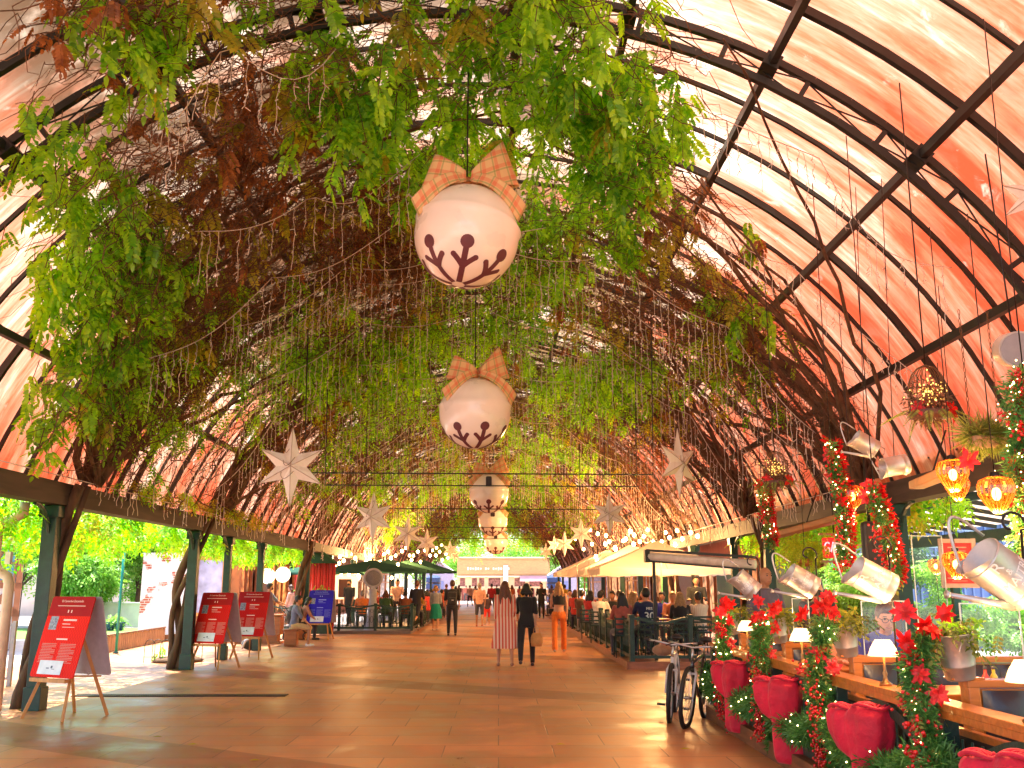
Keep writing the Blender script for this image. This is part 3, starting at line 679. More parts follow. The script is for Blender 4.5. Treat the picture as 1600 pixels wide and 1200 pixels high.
    if not bald:
        h = MB(); h.ball(hc + Rh @ P(0, -.018, .022), .108 * k, 12, 8, (.82, .93, 1.08), Rh)
        h.ball(hc + Rh @ P(0, .055, .085), .05 * k, 8, 6, (1.2, .8, .6), Rh)
        if hlen > 0:
            end = hc + Vector((0, -.085 - .02, -.06 - hlen)) * k
            for s in (-1, 0, 1):
                q = hc + P(s * .055, -.06 + abs(s) * .015, -.02); e = end + P(s * (.075 + hlen * .03), abs(s) * .01, .02 * abs(s)); mid = q.lerp(e, .5) + P(s * .02, -.015, 0)
                cap(h, q, mid, .052 * k, .05 * k); cap(h, mid, e, .05 * k, .026 * k)
        remesh(h, max(vox, .014), 1, 'hair', ht, root)
    if vox < .018:                                        # eyes, brows and mouth only where they can be seen
        e = MB()
        for s in (-1, 1): e.ball(hc + Rh @ P(s * .032, .083, .012), .0095 * k, 8, 6); e.beam(hc + Rh @ P(s * .018, .093, .034), hc + Rh @ P(s * .048, .084, .034), .006 * k, .007 * k)
        e.build('eyes', plain((.02, .014, .01), .3), root); MB().tube([hc + Rh @ P(x, .094 - abs(x) * .25, -.062 + abs(x) * .12) for x in (-.026, -.012, 0, .012, .026)], .0045 * k, 5).build('mouth', plain((.32, .08, .07), .5), root)
    if mask: MB().ball(hc + Rh @ P(0, .055, -.05), .066 * k, 10, 7, (.95, .85, .75), Rh).build('face_mask', cloth((.02, .02, .025)), root)
    if top:
        t = MB(); torso(t, .016 * k, 1.14 if crop else .86, 1.42)
        if sleeve > 0:
            for i in range(2):
                full = min(1, sleeve * 2); e = sh[i].lerp(el[i], full); cap(t, sh[i], e, .058 * k, .052 * k)
                if sleeve > .5: cap(t, el[i], el[i].lerp(wr[i], (sleeve - .5) * 1.9), .05 * k, .038 * k)
        remesh(t, max(vox, .014), 1, 'top' if female else 'shirt', top if not isinstance(top, tuple) else cloth(top), root)
    if bottom:
        t = MB(); 
        vs_, n = [], 12
        for z, rx, ry in ((.80, .15, .11), (.88, .165, .12), (.97, .152, .11), (1.0, .14, .1)):
            for j in range(n): a = 2 * PI * j / n; vs_.append(U(rx * math.cos(a), ry * math.sin(a), z))
        t.add(vs_, [(i * n + j, i * n + (j + 1) % n, (i + 1) * n + (j + 1) % n, (i + 1) * n + j) for i in range(3) for j in range(n)] + [tuple(range(n - 1, -1, -1)), tuple(3 * n + j for j in range(n))])
        for i in range(2):
            wide = .012 if female and blen > .9 and not crop else .0
            cap(t, hp[i], kn[i] if blen > .5 else hp[i].lerp(kn[i], blen * 2), .096 * k, .072 * k, 10)
            if blen > .5: cap(t, kn[i], kn[i].lerp(an[i], (blen - .5) * 2), .07 * k, (.075 if crop else .048) * k, 10)
        remesh(t, max(vox, .014), 1, 'trousers' if blen > .7 else 'shorts', cloth(bottom), root)
    if dress:
        mat_, z0, z1, rb, knd = dress                     # lofted skirt with soft folds
        n, m_ = 64, 14; vs_ = []
        for i in range(m_ + 1):
            t = i / m_; z = z1 + (z0 - z1) * t; rx = .135 + (rb - .135) * t ** .75 + .03 * min(1, t * 5) * (1 - t); ry = rx * .78
            for j in range(n):
                a = 2 * PI * j / n; f = 1 + .055 * t * math.sin(a * 9 + 1.2 * math.sin(a * 2)) + .02 * t * math.sin(a * 17 + t * 2)
                vs_.append(Vector((rx * f * math.cos(a), ry * f * math.sin(a), z)) * k + Vector((.02 * math.sin(t * 2), -.015 * t, 0)))
        fs_ = [(i * n + j, i * n + (j + 1) % n, (i + 1) * n + (j + 1) % n, (i + 1) * n + j) for i in range(m_) for j in range(n)] + [tuple(range(n))]
        mb = MB().add(vs_, fs_, True); mb.build(knd, mat_, root)
    if shoes:
        t = MB()
        for i in range(2):
            f0 = an[i] + Vector((0, -.035, -.048)) * k; cap(t, f0, f0 + Vector((0, .17, -.006)) * k, .042 * k, .034 * k); 
        remesh(t, max(vox, .014), 1, 'shoes', plain(shoes, .5), root)
    return root, dict(hd=[(root.matrix_world, w_, d) for w_, d, s in hd], hc=hc, k=k, chest=U(0, 0, 1.25), Rh=Rh)
def gp(px, py): return ground(px, py)
def W(root, v):
    a = root.rotation_euler.z; return root.location + Matrix.Rotation(a, 3, 'Z') @ Vector(v)
WK = 'people walking away down the hall'
STR = striped((.70, .10, .05), (.84, .58, .44), .066)
p1, i1 = person(gp(789, 1041), .08, 'woman seen from behind in a long red and cream striped dress with long brown hair', 1.70, 0, 'auburn', .36, STR, .8, None, dress=(STR, .36, 1.04, .30, 'skirt'), shoes=(.35, .16, .1), legs=(.22, -.2), knees=(.1, .2), arms=((.0, .15), (-.1, .9)), vox=.013, female=True, group=WK)
p2, i2 = person(gp(823, 1041), -.04, 'woman in a black jumpsuit with a dark bob, next to the striped dress', 1.66, 0, 'black', .07, (.012, .011, .012), .5, (.012, .011, .012), 1.0, legs=(-.28, .25), knees=(.35, .05), arms=((.35, .6), (-.15, .1)), vox=.013, female=True, group=WK, shoes=(.05, .03, .03))
p3, i3 = person(gp(874, 1018), -.02, 'woman seen from behind in wide orange trousers and a black cropped top', 1.70, 0, 'blond', .28, (.015, .013, .014), 0, (.72, .17, .02), 1.0, legs=(-.15, .18), knees=(.15, .05), arms=((.1, .9), (-.1, .1)), vox=.013, female=True, crop=True, group=WK, shoes=(.5, .38, .3))
p4, i4 = person(gp(706, 993), .05, 'man seen from behind all in black carrying a black backpack', 1.78, 0, 'brown', 0, (.014, .014, .016), .5, (.012, .012, .014), 1, legs=(.12, -.14), knees=(.05, .15), arms=((.1, .1), (-.1, .1)), vox=.015, group=WK)
p5, i5 = person(gp(680, 985), -.1, 'blonde woman in a teal green skirt and grey top with a shoulder bag', 1.64, 0, 'blond', .05, (.30, .31, .33), .9, None, dress=(cloth((.0, .26, .19)), .44, 1.02, .235, 'skirt'), shoes=(.6, .5, .45), legs=(.3, -.25), knees=(.05, .2), arms=((.1, .1), (.0, .2)), vox=.015, female=True, group=WK)
p6, i6 = person(gp(650, 986), -.35, 'tall man in a black tee and dark shorts striding beside the terrace rail', 1.84, 0, 'auburn', 0, (.02, .018, .024), .5, (.018, .018, .03), .48, legs=(.42, -.5), knees=(.1, .5), arms=((-.2, .2), (.35, .3)), vox=.015, group=WK, shoes=(.08, .03, .02))
p7, i7 = person(gp(749, 979), 0, 'man in a salmon pink tee and navy shorts seen from behind', 1.72, 1, 'grey', 0, (.66, .36, .27), .5, (.05, .055, .09), .5, legs=(.15, -.2), knees=(.05, .2), vox=.018, group=WK, shoes=(.3, .04, .03))
person(gp(761, 977), 0, 'child in bright red shorts and a dark top beside the man in salmon', 1.28, 0, 'brown', 0, (.05, .03, .05), .5, (.68, .03, .03), .55, legs=(-.2, .25), knees=(.3, .05), vox=.018, group=WK, shoes=(.5, .3, .25))
person(gp(768, 957), .1, 'man in a crimson shirt beyond the salmon pink tee', 1.76, 1, 'black', 0, (.33, .01, .02), .6, (.05, .05, .07), 1, vox=.025, group=WK)
person(gp(784, 955), 0, 'person in a dark patterned top just behind the long brown hair', 1.7, 0, 'black', .1, (.03, .03, .035), .5, (.02, .02, .02), 1, vox=.025, group=WK)
person(gp(800, 950), .1, 'person in an orange top between the two leading women', 1.68, 0, 'auburn', .2, (.5, .14, .05), .5, (.04, .03, .03), 1, vox=.025, female=True, group=WK)
person(gp(829, 945), 0, 'slim person in black walking alone in the bright gap', 1.72, 0, 'black', 0, (.02, .02, .02), .9, (.015, .015, .015), 1, legs=(.35, -.4), vox=.025, group=WK)
person(gp(818, 955), 0, 'person in a yellow tee beyond the black jumpsuit', 1.66, 0, 'blond', .1, (.70, .42, .06), .5, (.04, .04, .05), 1, vox=.025, group=WK)
person(gp(846, 966), 2.9, 'waiter all in black standing with folded arms by the right terrace', 1.74, 0, 'black', 0, (.014, .014, .014), .9, (.014, .014, .014), 1, arms=((.3, 1.5), (.3, 1.5)), legs=(.05, -.05), vox=.02, group='waiters')
person(gp(821, 940), 0, 'person in a maroon polo far down the hall', 1.75, 1, 'brown', 0, (.16, .02, .03), .5, (.03, .03, .05), 1, vox=.03, group=WK)
person(gp(862, 948), .3, 'person in grey near the far right terrace corner', 1.7, 0, 'brown', .1, (.2, .16, .15), .6, (.04, .04, .05), 1, vox=.03, group=WK)
person(gp(883, 958), -.2, 'person in a mustard shirt at the edge of the right terrace', 1.7, 1, 'black', 0, (.66, .38, .03), .6, (.05, .04, .04), 1, vox=.03, group=WK)
FAR = 'people far off at the bright end of the hall'
fc = [((724, 935), (.75, .75, .78), (.05, .05, .08), 'white top carrying a dark bag'), ((732, 934), (.7, .66, .62), (.03, .03, .04), 'white tee with a dark backpack'), ((738, 933), (.72, .45, .55), (.2, .2, .3), 'pale pink top'), ((757, 929), (.12, .2, .5), (.3, .3, .35), 'bright blue shirt'),
      ((746, 927), (.6, .6, .62), (.1, .1, .1), 'grey top'), ((792, 934), (.25, .03, .03), (.04, .04, .04), 'dark red jacket'), ((806, 931), (.04, .04, .05), (.3, .3, .3), 'black jacket'), ((814, 934), (.5, .12, .06), (.03, .03, .03), 'rust orange shirt'), ((841, 930), (.5, .5, .55), (.1, .1, .15), 'light grey shirt'),
      ((851, 934), (.03, .03, .03), (.02, .02, .02), 'black dress'), ((776, 928), (.3, .32, .4), (.05, .05, .1), 'slate shirt'), ((764, 932), (.04, .03, .04), (.05, .05, .05), 'charcoal tee')]
fc += [((870, 938), (.5, .3, .1), (.1, .08, .1), 'mustard jumper by the white poles'), ((743, 945), (.2, .2, .25), (.05, .05, .08), 'steel grey shirt left of the crimson one'), ((776, 946), (.03, .05, .03), (.1, .1, .1), 'bottle green jacket'), ((812, 944), (.45, .05, .05), (.05, .05, .1), 'tomato red tee'), ((835, 938), (.3, .15, .1), (.03, .03, .03), 'tan coat'), ((717, 945), (.1, .04, .04), (.05, .04, .04), 'wine coloured shirt beside the backpack man'),
       ((856, 943), (.7, .65, .6), (.1, .1, .12), 'cream shirt near the waiter'), ((790, 942), (.15, .17, .3), (.04, .04, .05), 'denim blue shirt'), ((697, 962), (.55, .10, .06), (.05, .05, .06), 'vermilion shirt by the left rail'), ((712, 952), (.6, .5, .42), (.2, .15, .1), 'beige dress')]
fc += [((728, 940), (.4, .1, .05), (.05, .05, .05), 'brick orange shirt far left of the aisle'), ((754, 937), (.05, .05, .06), (.2, .2, .2), 'black hoodie'), ((768, 940), (.6, .55, .5), (.05, .05, .1), 'ivory shirt'), ((803, 937), (.1, .3, .35), (.05, .05, .05), 'teal top'), ((824, 934), (.6, .2, .2), (.1, .1, .1), 'coral pink top'), ((847, 950), (.25, .08, .05), (.03, .03, .03), 'chocolate brown shirt'),
       ((734, 948), (.5, .35, .3), (.05, .05, .06), 'dusty rose tee'), ((866, 930), (.3, .3, .34), (.1, .1, .1), 'pale blue grey shirt'), ((780, 935), (.6, .1, .1), (.1, .05, .05), 'cherry red top')]
for j, (p, a, b_, d) in enumerate(fc):
    person(gp(*p), .3 * (-1) ** j, 'distant figure in a %s' % d, 1.62 + .05 * (j % 3), j % 2, ('black', 'brown', 'auburn')[j % 3], .1 * (j % 2), a, .5, b_, 1, vox=.035, group=FAR)
# things carried
def bag(name, loc, size, mat, label, strap=.25, rz=0):
    r = empty(name, loc, rz, label, 'bag'); a, b_, c = size; mb = MB()
    mb.lathe([(.001, -c / 2), (a * .45, -c / 2), (a * .52, -c * .2), (a * .5, c * .15), (a * .4, c * .42), (a * .3, c / 2), (.001, c * .5)], 16, sy=b_ / a).build('pouch', mat, r)
    if strap: MB().tube([(-a * .3, 0, c * .45), (-a * .2, 0, c / 2 + strap * .7), (0, 0, c / 2 + strap), (a * .2, 0, c / 2 + strap * .7), (a * .3, 0, c * .45)], .008, 6).build('strap', mat, r)
    return r
bag('handbag', W(p2, i2['hd'][1][1] + Vector((.02, .02, -.30))), (.24, .1, .27), cloth((.62, .28, .08)), 'tan shopping bag hanging from the hand of the woman in black', .16)
bag('shoulder_bag', W(p5, Vector((.19, .02, .93))), (.2, .09, .2), cloth((.02, .02, .03)), 'small dark bag at the hip of the woman in the teal skirt', .3)
r = empty('backpack', W(p4, Vector((0, -.19, 1.2))), .05, 'black backpack with a small white logo patch on the man in black', 'backpack')
MB().box((0, 0, 0), (.30, .16, .44)).build('pack', cloth((.015, .015, .017)), r, bevel=.05); MB().box((0, -.09, -.06), (.22, .05, .2)).build('pocket', cloth((.02, .02, .022)), r, bevel=.02)
MB().box((.01, -.118, -.05), (.07, .006, .025)).build('logo_patch', plain((.6, .55, .5)), r)
for s in (-1, 1): MB().tube([(s * .1, .05, .2), (s * .11, .19, .22), (s * .11, .3, .05)], .018, 6).build('strap', cloth((.015, .015, .017)), r)
r = empty('handbag', W(p3, Vector((-.16, .06, .98))), 0, 'small black bag at the waist of the woman in orange trousers', 'bag'); MB().box((0, 0, 0), (.2, .1, .13)).build('pouch', cloth((.012, .012, .012)), r, bevel=.03)
# seated couple on the wooden stools at the left
M_OAK = wood((.42, .13, .03), (1, 1, 8), .45, 'orange_wood', .6); M_PINE = wood((.62, .27, .07), (6, 6, 1), .5, 'easel_pine', .7)
for j, (px, py) in enumerate(((458, 1010), (471, 1000))):
    q = gp(px, py); r = empty('stool', (q.x - .08, q.y + .12, 0), .0, ('wooden box stool under the man in the blue tee', 'wooden box stool under the person in black')[j], 'stool', 'wooden box stools')
    MB().box((0, 0, .215), (.34, .3, .40)).build('box_base', M_OAK, r, bevel=.01); MB().box((0, 0, .435), (.46, .38, .04)).build('seat', M_OAK, r, bevel=.008)
q = gp(458, 1010); person((q.x - .03, q.y + .12, 0), R(-78), 'man in a slate blue tee and tan shorts sitting on the nearer wooden stool', 1.74, 1, 'black', 0, (.12, .14, .22), .5, (.52, .34, .16), .55, shoes=(.7, .66, .68), arms=((.5, .3), (.5, .3)), sit=True, vox=.015, lean=.12)
q = gp(471, 1000); person((q.x - .03, q.y + .12, 0), R(-78), 'person with long dark trousers on the farther stool, resting a hand near the chin', 1.66, 1, 'black', .1, (.35, .15, .1), .5, (.02, .02, .03), 1, shoes=(.03, .03, .03), arms=((.8, 1.7), (.5, .4)), sit=True, vox=.015, lean=.25, mask=True)
# diners: seated people behind the rails
DR = 'diners seated on the right terrace'; DL = 'diners seated on the left terrace'
def diner(px, y, plat, rz, label, top, hair='brown', hlen=0, sk=0, group=DR, female=False, vox=.02, H=1.7, **kw):
    p = at(px, 915, y); return person((p.x, y, plat), rz, label, H, sk, hair, hlen, top, .5, (.05, .05, .07), 1, sit=True, vox=vox, group=group, female=female, arms=((.7, .9), (.6, 1.0)), lean=.08, **kw)
jr, ji = diner(1010, 21.3, .15, R(10), 'man in a navy jersey with the white number 30 on the back', cloth((.012, .02, .075)), 'black', H=1.82)
kj = ji['k']
for tx, sz, zz in (('30', .24, 1.20), ('MES', .08, 1.365)):
    v, f = text_mesh(tx, sz, .012); Mx = Matrix.Translation((0, -.150, zz)) @ Matrix.Rotation(PI / 2, 4, 'X'); lf = Vector((0, 0, -.40 + .02)) 
    MB().add([Mx @ q + lf * 1.0 for q in v], f).build('shirt_number' if tx == '30' else 'shirt_lettering', plain((.8, .8, .8)), jr)
diner(1062, 21.6, .15, R(-8), 'woman with long blonde hair and a black top, back to the rail', (.02, .014, .014), 'blond', .3, female=True)
diner(1050, 23.6, .15, R(175), 'man in a rust orange shirt facing the camera beyond the blonde woman', (.45, .13, .05), 'blond', 0, 1)
diner(1092, 22.4, .15, R(20), 'man in a cream striped shirt with dark hair seen from behind', striped((.72, .5, .38), (.8, .66, .55), .04), 'black', 0, 1)
diner(985, 22.4, .15, R(-60), 'woman with light brown hair leaning on the rail with a bare arm', (.3, .12, .06), 'blond', .2, female=True)
diner(972, 21.2, .15, R(5), 'woman with long dark hair right by the rail corner', (.35, .08, .06), 'black', .34, female=True)
diner(990, 25, .15, R(180), 'diner in an emerald top in the middle of the right terrace', (.03, .32, .08), 'auburn', .1, female=True)
diner(1035, 24.6, .15, R(150), 'diner in a royal blue top facing the camera', (.03, .04, .4), 'black', 0, 1)
diner(936, 26.5, .15, R(-30), 'man in a white tee with short black hair leaning over the rail', (.72, .62, .55), 'black', 0)
diner(921, 28.5, .15, R(-30), 'diner in a red top with dark wavy hair beside the rail', (.55, .03, .03), 'black', .15, female=True)
diner(957, 27.0, .15, R(160), 'diner in black with dark hair facing the aisle', (.02, .02, .02), 'black', 0, 1)
diner(968, 29.5, .15, R(20), 'diner in an ochre shirt, third row on the right', (.5, .25, .06), 'brown', 0)
diner(908, 31.5, .15, R(-20), 'diner in a dark brown shirt farther along the rail', (.1, .04, .02), 'black', 0)
diner(898, 34, .15, R(-10), 'diner in a bright red shirt at the far end of the rail', (.6, .04, .03), 'brown', .1, female=True)
diner(1005, 28.5, .15, R(170), 'diner in a coral blouse under the big white parasol', (.6, .2, .12), 'auburn', .2, female=True)
diner(1025, 27.5, .15, R(0), 'diner in a cream blouse with auburn hair', (.65, .45, .3), 'auburn', .2, female=True)
diner(942, 33, .15, R(40), 'diner in a grey shirt far inside the right terrace', (.2, .2, .2), 'black', 0)
diner(890, 37, .15, R(180), 'diner in a white shirt farthest along the right rail', (.65, .6, .55), 'black', 0)
person((at(1088, 915, 25.5).x, 25.5, .15), R(170), 'waiter in black with an apron standing under the right parasol', 1.74, 0, 'black', 0, (.015, .015, .015), .9, (.015, .015, .015), 1, vox=.022, group='waiters', arms=((.3, 1.4), (.3, 1.3)))
diner(567, 35.6, .12, R(10), 'heavy man in an orange shirt with his back to the left rail', (.62, .17, .03), 'grey', 0, 0, DL)
diner(603, 36.2, .12, R(-5), 'diner in a dark green jacket behind the tall grey fan', (.04, .10, .03), 'auburn', .1, 0, DL)
diner(634, 36.0, .12, R(5), 'diner in a chestnut brown shirt at the left rail', (.22, .06, .02), 'black', 0, 1, DL)
diner(655, 37.4, .12, R(180), 'diner in a yellow top facing the camera on the left terrace', (.66, .36, .05), 'black', .1, 1, DL, True)
diner(590, 39, .12, R(170), 'diner in a burgundy shirt in the second row on the left', (.3, .03, .03), 'brown', 0, 1, DL)
diner(668, 41, .12, R(20), 'diner in scarlet farther along the left terrace', (.5, .04, .03), 'black', .1, 0, DL)
person((at(621, 915, 38.5).x, 38.5, .12), R(190), 'man in a pale pink shirt standing among the left tables', 1.76, 1, 'black', 0, (.72, .45, .38), .9, (.05, .04, .04), 1, vox=.022, arms=((.4, 1.2), (.4, 1.2)))
person((at(546, 915, 38).x, 38, .12), R(160), 'waiter in black standing at the bar on the left', 1.74, 1, 'black', 0, (.02, .02, .022), .5, (.02, .02, .02), 1, vox=.022, group='waiters', mask=True)
person((at(421, 915, 30.5).x, 30.5, 0), R(-60), 'man in a grey tee pushing a black pushchair outside the orange shop', 1.72, 1, 'black', 0, (.10, .10, .13), .5, (.05, .05, .07), 1, vox=.02, mask=True, arms=((.7, .5), (.7, .5)))
person((at(455, 915, 36).x, 36, 0), R(80), 'woman in a pale pink coat by the vine trunk', 1.66, 0, 'brown', .1, (.62, .38, .33), 1, (.5, .3, .28), 1, vox=.022, female=True)
for j, (px, y, tp) in enumerate(((690, 47, (.5, .08, .04)), (697, 52, (.6, .3, .1)), (676, 46, (.7, .5, .45)), (868, 50, (.1, .08, .08)), (877, 46, (.4, .05, .05)))):
    diner(px, y, .12, R(40 * j), 'far diner in %s under the %s parasols' % (('a brick red top', 'an amber top', 'a pale top', 'a black top', 'a dark red top')[j], ('green', 'green', 'green', 'white', 'white')[j]), tp, 'black', 0, 1, DL if j < 3 else DR, vox=.03)
# ================================================================ LEFT SIDE
M_RED = None
def board_mat(c, dark):
    m, t, b = nmat('printed_board'); N, L = t.nodes, t.links; tc = N.new('ShaderNodeTexCoord'); ck = N.new('ShaderNodeTexChecker'); ck.inputs['Scale'].default_value = 44
    ck.inputs[1].default_value = (*c, 1); ck.inputs[2].default_value = (*[x * .8 for x in c], 1); L.new(tc.outputs['Object'], ck.inputs[0])
    sx = N.new('ShaderNodeSeparateXYZ'); L.new(tc.outputs['Object'], sx.inputs[0]); gt = N.new('ShaderNodeMath'); gt.operation = 'GREATER_THAN'; gt.inputs[1].default_value = 1.24; L.new(sx.outputs[2], gt.inputs[0])
    mx = N.new('ShaderNodeMix'); mx.data_type = 'RGBA'; mx.inputs[7].default_value = (*dark, 1); L.new(gt.outputs[0], mx.inputs[0]); L.new(ck.outputs[0], mx.inputs[6]); L.new(mx.outputs[2], b.inputs['Base Color']); b.inputs['Roughness'].default_value = .6; b.inputs['Specular IOR Level'].default_value = .08; return m
def easel(px, py, yaw, c, dark, txt, label, blue=False):
    r = empty('easel_sign', ground(px, py), yaw, label, 'easel sign', 'double printed boards on pine easels')
    wdt, h0, h1, tl = .78, .50, 1.48, R(14)
    Mf = Matrix.Translation((0, -.05, h0)) @ Matrix.Rotation(-tl, 4, 'X'); Mb = Matrix.Translation((0, .53, h0)) @ Matrix.Rotation(tl, 4, 'X'); hh = (h1 - h0) / math.cos(tl)
    def pan(M_, y, w_, h, x, z, th=.004): return M_ @ Matrix.Translation((x, y, z)), (w_, th, h)
    def rr(w_, h, ra=.04):
        o = []
        for cx_, cz, a0 in ((w_ / 2 - ra, h / 2 - ra, 0), (-w_ / 2 + ra, h / 2 - ra, 90), (-w_ / 2 + ra, -h / 2 + ra, 180), (w_ / 2 - ra, -h / 2 + ra, 270)):
            for a in range(0, 91, 30): o.append((cx_ + ra * math.cos(R(a0 + a)), cz + ra * math.sin(R(a0 + a))))
        return o
    MB().prism(rr(wdt, hh, .07 if blue else .03), .012, Mf @ Matrix.Translation((0, 0, hh / 2))).build('front_board', board_mat(c, dark), r)
    MB().prism(rr(wdt, hh), .012, Mb @ Matrix.Translation((0, 0, hh / 2))).build('rear_board', plain((.46, .42, .45), .6), r)
    def strip(mb, x, z, w_, h, y=-.0085): 
        M_ = Mf; a = [M_ @ Vector((x + sx * w_ / 2, y, z + sz * h / 2)) for sx, sz in ((-1, -1), (1, -1), (1, 1), (-1, 1))]; b_ = [M_ @ Vector((x + sx * w_ / 2, y + .0015, z + sz * h / 2)) for sx, sz in ((-1, -1), (1, -1), (1, 1), (-1, 1))]
        mb.add(a + b_, [(0, 1, 2, 3), (4, 7, 6, 5), (0, 4, 5, 1), (1, 5, 6, 2), (2, 6, 7, 3), (3, 7, 4, 0)])
    light = plain((.85, .55, .5) if not blue else (.35, .38, .85), .6)
    t = MB()
    for tx, s_, x, z, al in (('El Camerino Encantado', .042, .0, hh - .06, 'CENTER'),):
        v, f = text_mesh(tx, s_, .001, al); Q = Mf @ Matrix.Translation((x, -.008, z)) @ Matrix.Rotation(PI / 2, 4, 'X'); t.add([Q @ q for q in v], f)
    strip(t, 0, hh - .12, .5, .008); strip(t, -.03, hh - .19, .018, .035); strip(t, .03, hh - .19, .018, .035)
    strip(t, .05, hh - .30, .24, .022); strip(t, .0, hh - .35, .14, .01); strip(t, .05, hh - .39, .22, .007); strip(t, 0, hh - .54, .2, .018)
    t.build('title', light, r)
    t = MB(); cols = ((-.2, .26), (.14, .28)) if not blue and txt == 0 else ((-.25, .2), (0, .2), (.25, .2))
    for cx_, w_ in cols:
        for k in range(13): strip(t, cx_ - (.03 if k % 4 == 3 else 0), hh - .60 - k * .019, w_ * (1 if k % 4 != 3 else .7), .009)
    t.build('body_text', plain((.62, .16, .12) if not blue else (.12, .12, .55), .6), r)
    t = MB(); strip(t, -.24, hh - .34, .14, .17); t.build('portrait_photo', plain((.22, .2, .24), .4, var=.7, scale=40), r)
    t = MB(); strip(t, -.06, .12, .42, .17, -.012); t.build('label_card', plain((.66, .64, .7), .5), r)
    t = MB(); strip(t, -.1, .11, .05, .012, -.0145); strip(t, -.03, .125, .03, .03, -.0145); strip(t, -.0, .1, .05, .006, -.0145); t.build('card_lettering', plain((.1, .1, .14)), r)
    MB().box((0, -.075, h0 - .03), (wdt * .82, .075, .045)).build('tray', M_PINE, r, bevel=.004)
    for s in (-1, 1): MB().beam((s * .16, .17, h0 + .5), (s * .36, -.13, 0), .028, .038).build('leg', M_PINE, r); MB().beam((s * .10, .25, h0 + .55), (s * .3, .6, 0), .028, .038).build('leg', M_PINE, r)
    MB().beam((.18, -.02, h0 + .02), (.18, .55, h0 - .02), .02, .02).build('brace', M_PINE, r)
    MB().ball((.36, .2, h0 + .05), .022, 8, 6).build('hinge_knob', plain((.45, .38, .35), .4, metal=.6), r)
    return r
REDC, REDD = (.80, .018, .008), (.34, .010, .012)
easel(79, 1124, R(-27), REDC, REDD, 0, 'red printed easel board nearest the camera, by the drainpipe post')
easel(324, 1046, R(-24), (.66, .012, .008), REDD, 1, 'red printed easel board in front of the leaning bare trunk')
easel(386, 1030, R(-16), (.58, .01, .008), REDD, 1, 'red printed easel board half hidden behind its neighbour, third along')
easel(497, 1000, R(-8), (.03, .02, .50), (.03, .02, .32), 1, 'blue printed easel board next to the seated couple', True)
# tall grey mist fan
q = ground(581, 989); r = empty('pedestal_fan', q, 0, 'tall grey pedestal fan with a round head at the terrace corner', 'fan')
M_FAN = plain((.34, .34, .38), .4, name='grey_plastic')
MB().lathe([(.42, 0), (.42, .03), (.30, .06), (.24, .3), (.17, .7), (.13, 1.15), (.13, 1.4), (.16, 1.5)], 24, sy=.55).build('column', M_FAN, r)
hd = Matrix.Rotation(R(90), 3, 'X'); MB().tube([V(.30 * math.cos(a), -.02, 1.88 + .30 * math.sin(a)) for a in np.linspace(0, 2 * PI, 33)[:-1]], .05, 10, closed=True).lathe([(.001, -.12), (.26, -.1), (.3, 0), (.28, .1), (.001, .12)], 24, (0, .06, 1.88), hd).build('fan_head', M_FAN, r)
mb = MB()
for k in range(7): mb.tube([V((.04 + .035 * k) * math.cos(a), -.075, 1.88 + (.04 + .035 * k) * math.sin(a)) for a in np.linspace(0, 2 * PI, 25)[:-1]], .005, 4, closed=True)
mb.build('grille', plain((.05, .04, .045), .4), r); MB().box((0, -.0, 1.5), (.16, .14, .2)).build('neck', M_FAN, r, bevel=.02)
# floor drain
q0, q1 = ground(110, 1089), ground(448, 1087); r = empty('floor_drain', (q1.x, q1.y, 0), 0, 'long slotted drain grate across the left paving', 'drain')
MB().box(((q0.x - q1.x) / 2, 0, .006), (q1.x - q0.x, .26, .008)).build('frame', plain((.02, .015, .015), .6), r); mb = MB()
for k in range(120): mb.box((-(k + .5) * (q1.x - q0.x) / 120, 0, .013), (.012, .24, .006))
mb.build('slats', plain((.07, .05, .045), .5, metal=.5), r)
# low hoop fence round the tree bed by the second left post
q = ground(262, 1036); r = empty('hoop_fence', q, 0, 'low black wire hoop edging round the vine bed by the second post', 'edging')
mb = MB()
for k in range(7):
    x0 = -.55 + k * .17; mb.tube([V(x0, .1, 0), V(x0, .1, .35)] + [V(x0 + .11 - .11 * math.cos(a), .1, .35 + .13 * math.sin(a)) for a in np.linspace(.3, PI - .3, 7)] + [V(x0 + .22, .1, .35), V(x0 + .22, .1, 0)], .007, 5)
mb.tube([V(-.56, .1, .12), V(.7, .1, .12)], .006, 5); mb.build('hoops', M_STEEL, r); MB().lathe([(.5, 0), (.55, .04), (.4, .1), (.001, .14)], 20, (.1, .35, 0)).build('soil_mound', plain((.12, .06, .03), .95, var=.4, bump=.8), r)
MB().add(*[x.tolist() if hasattr(x, 'tolist') else x for x in leaves_at(np.array([[-.25, .2, .25], [-.2, .25, .3], [-.3, .2, .2], [-.22, .18, .33]]), .22, T_NEAR)]).build('sapling', M_LEAF, r)
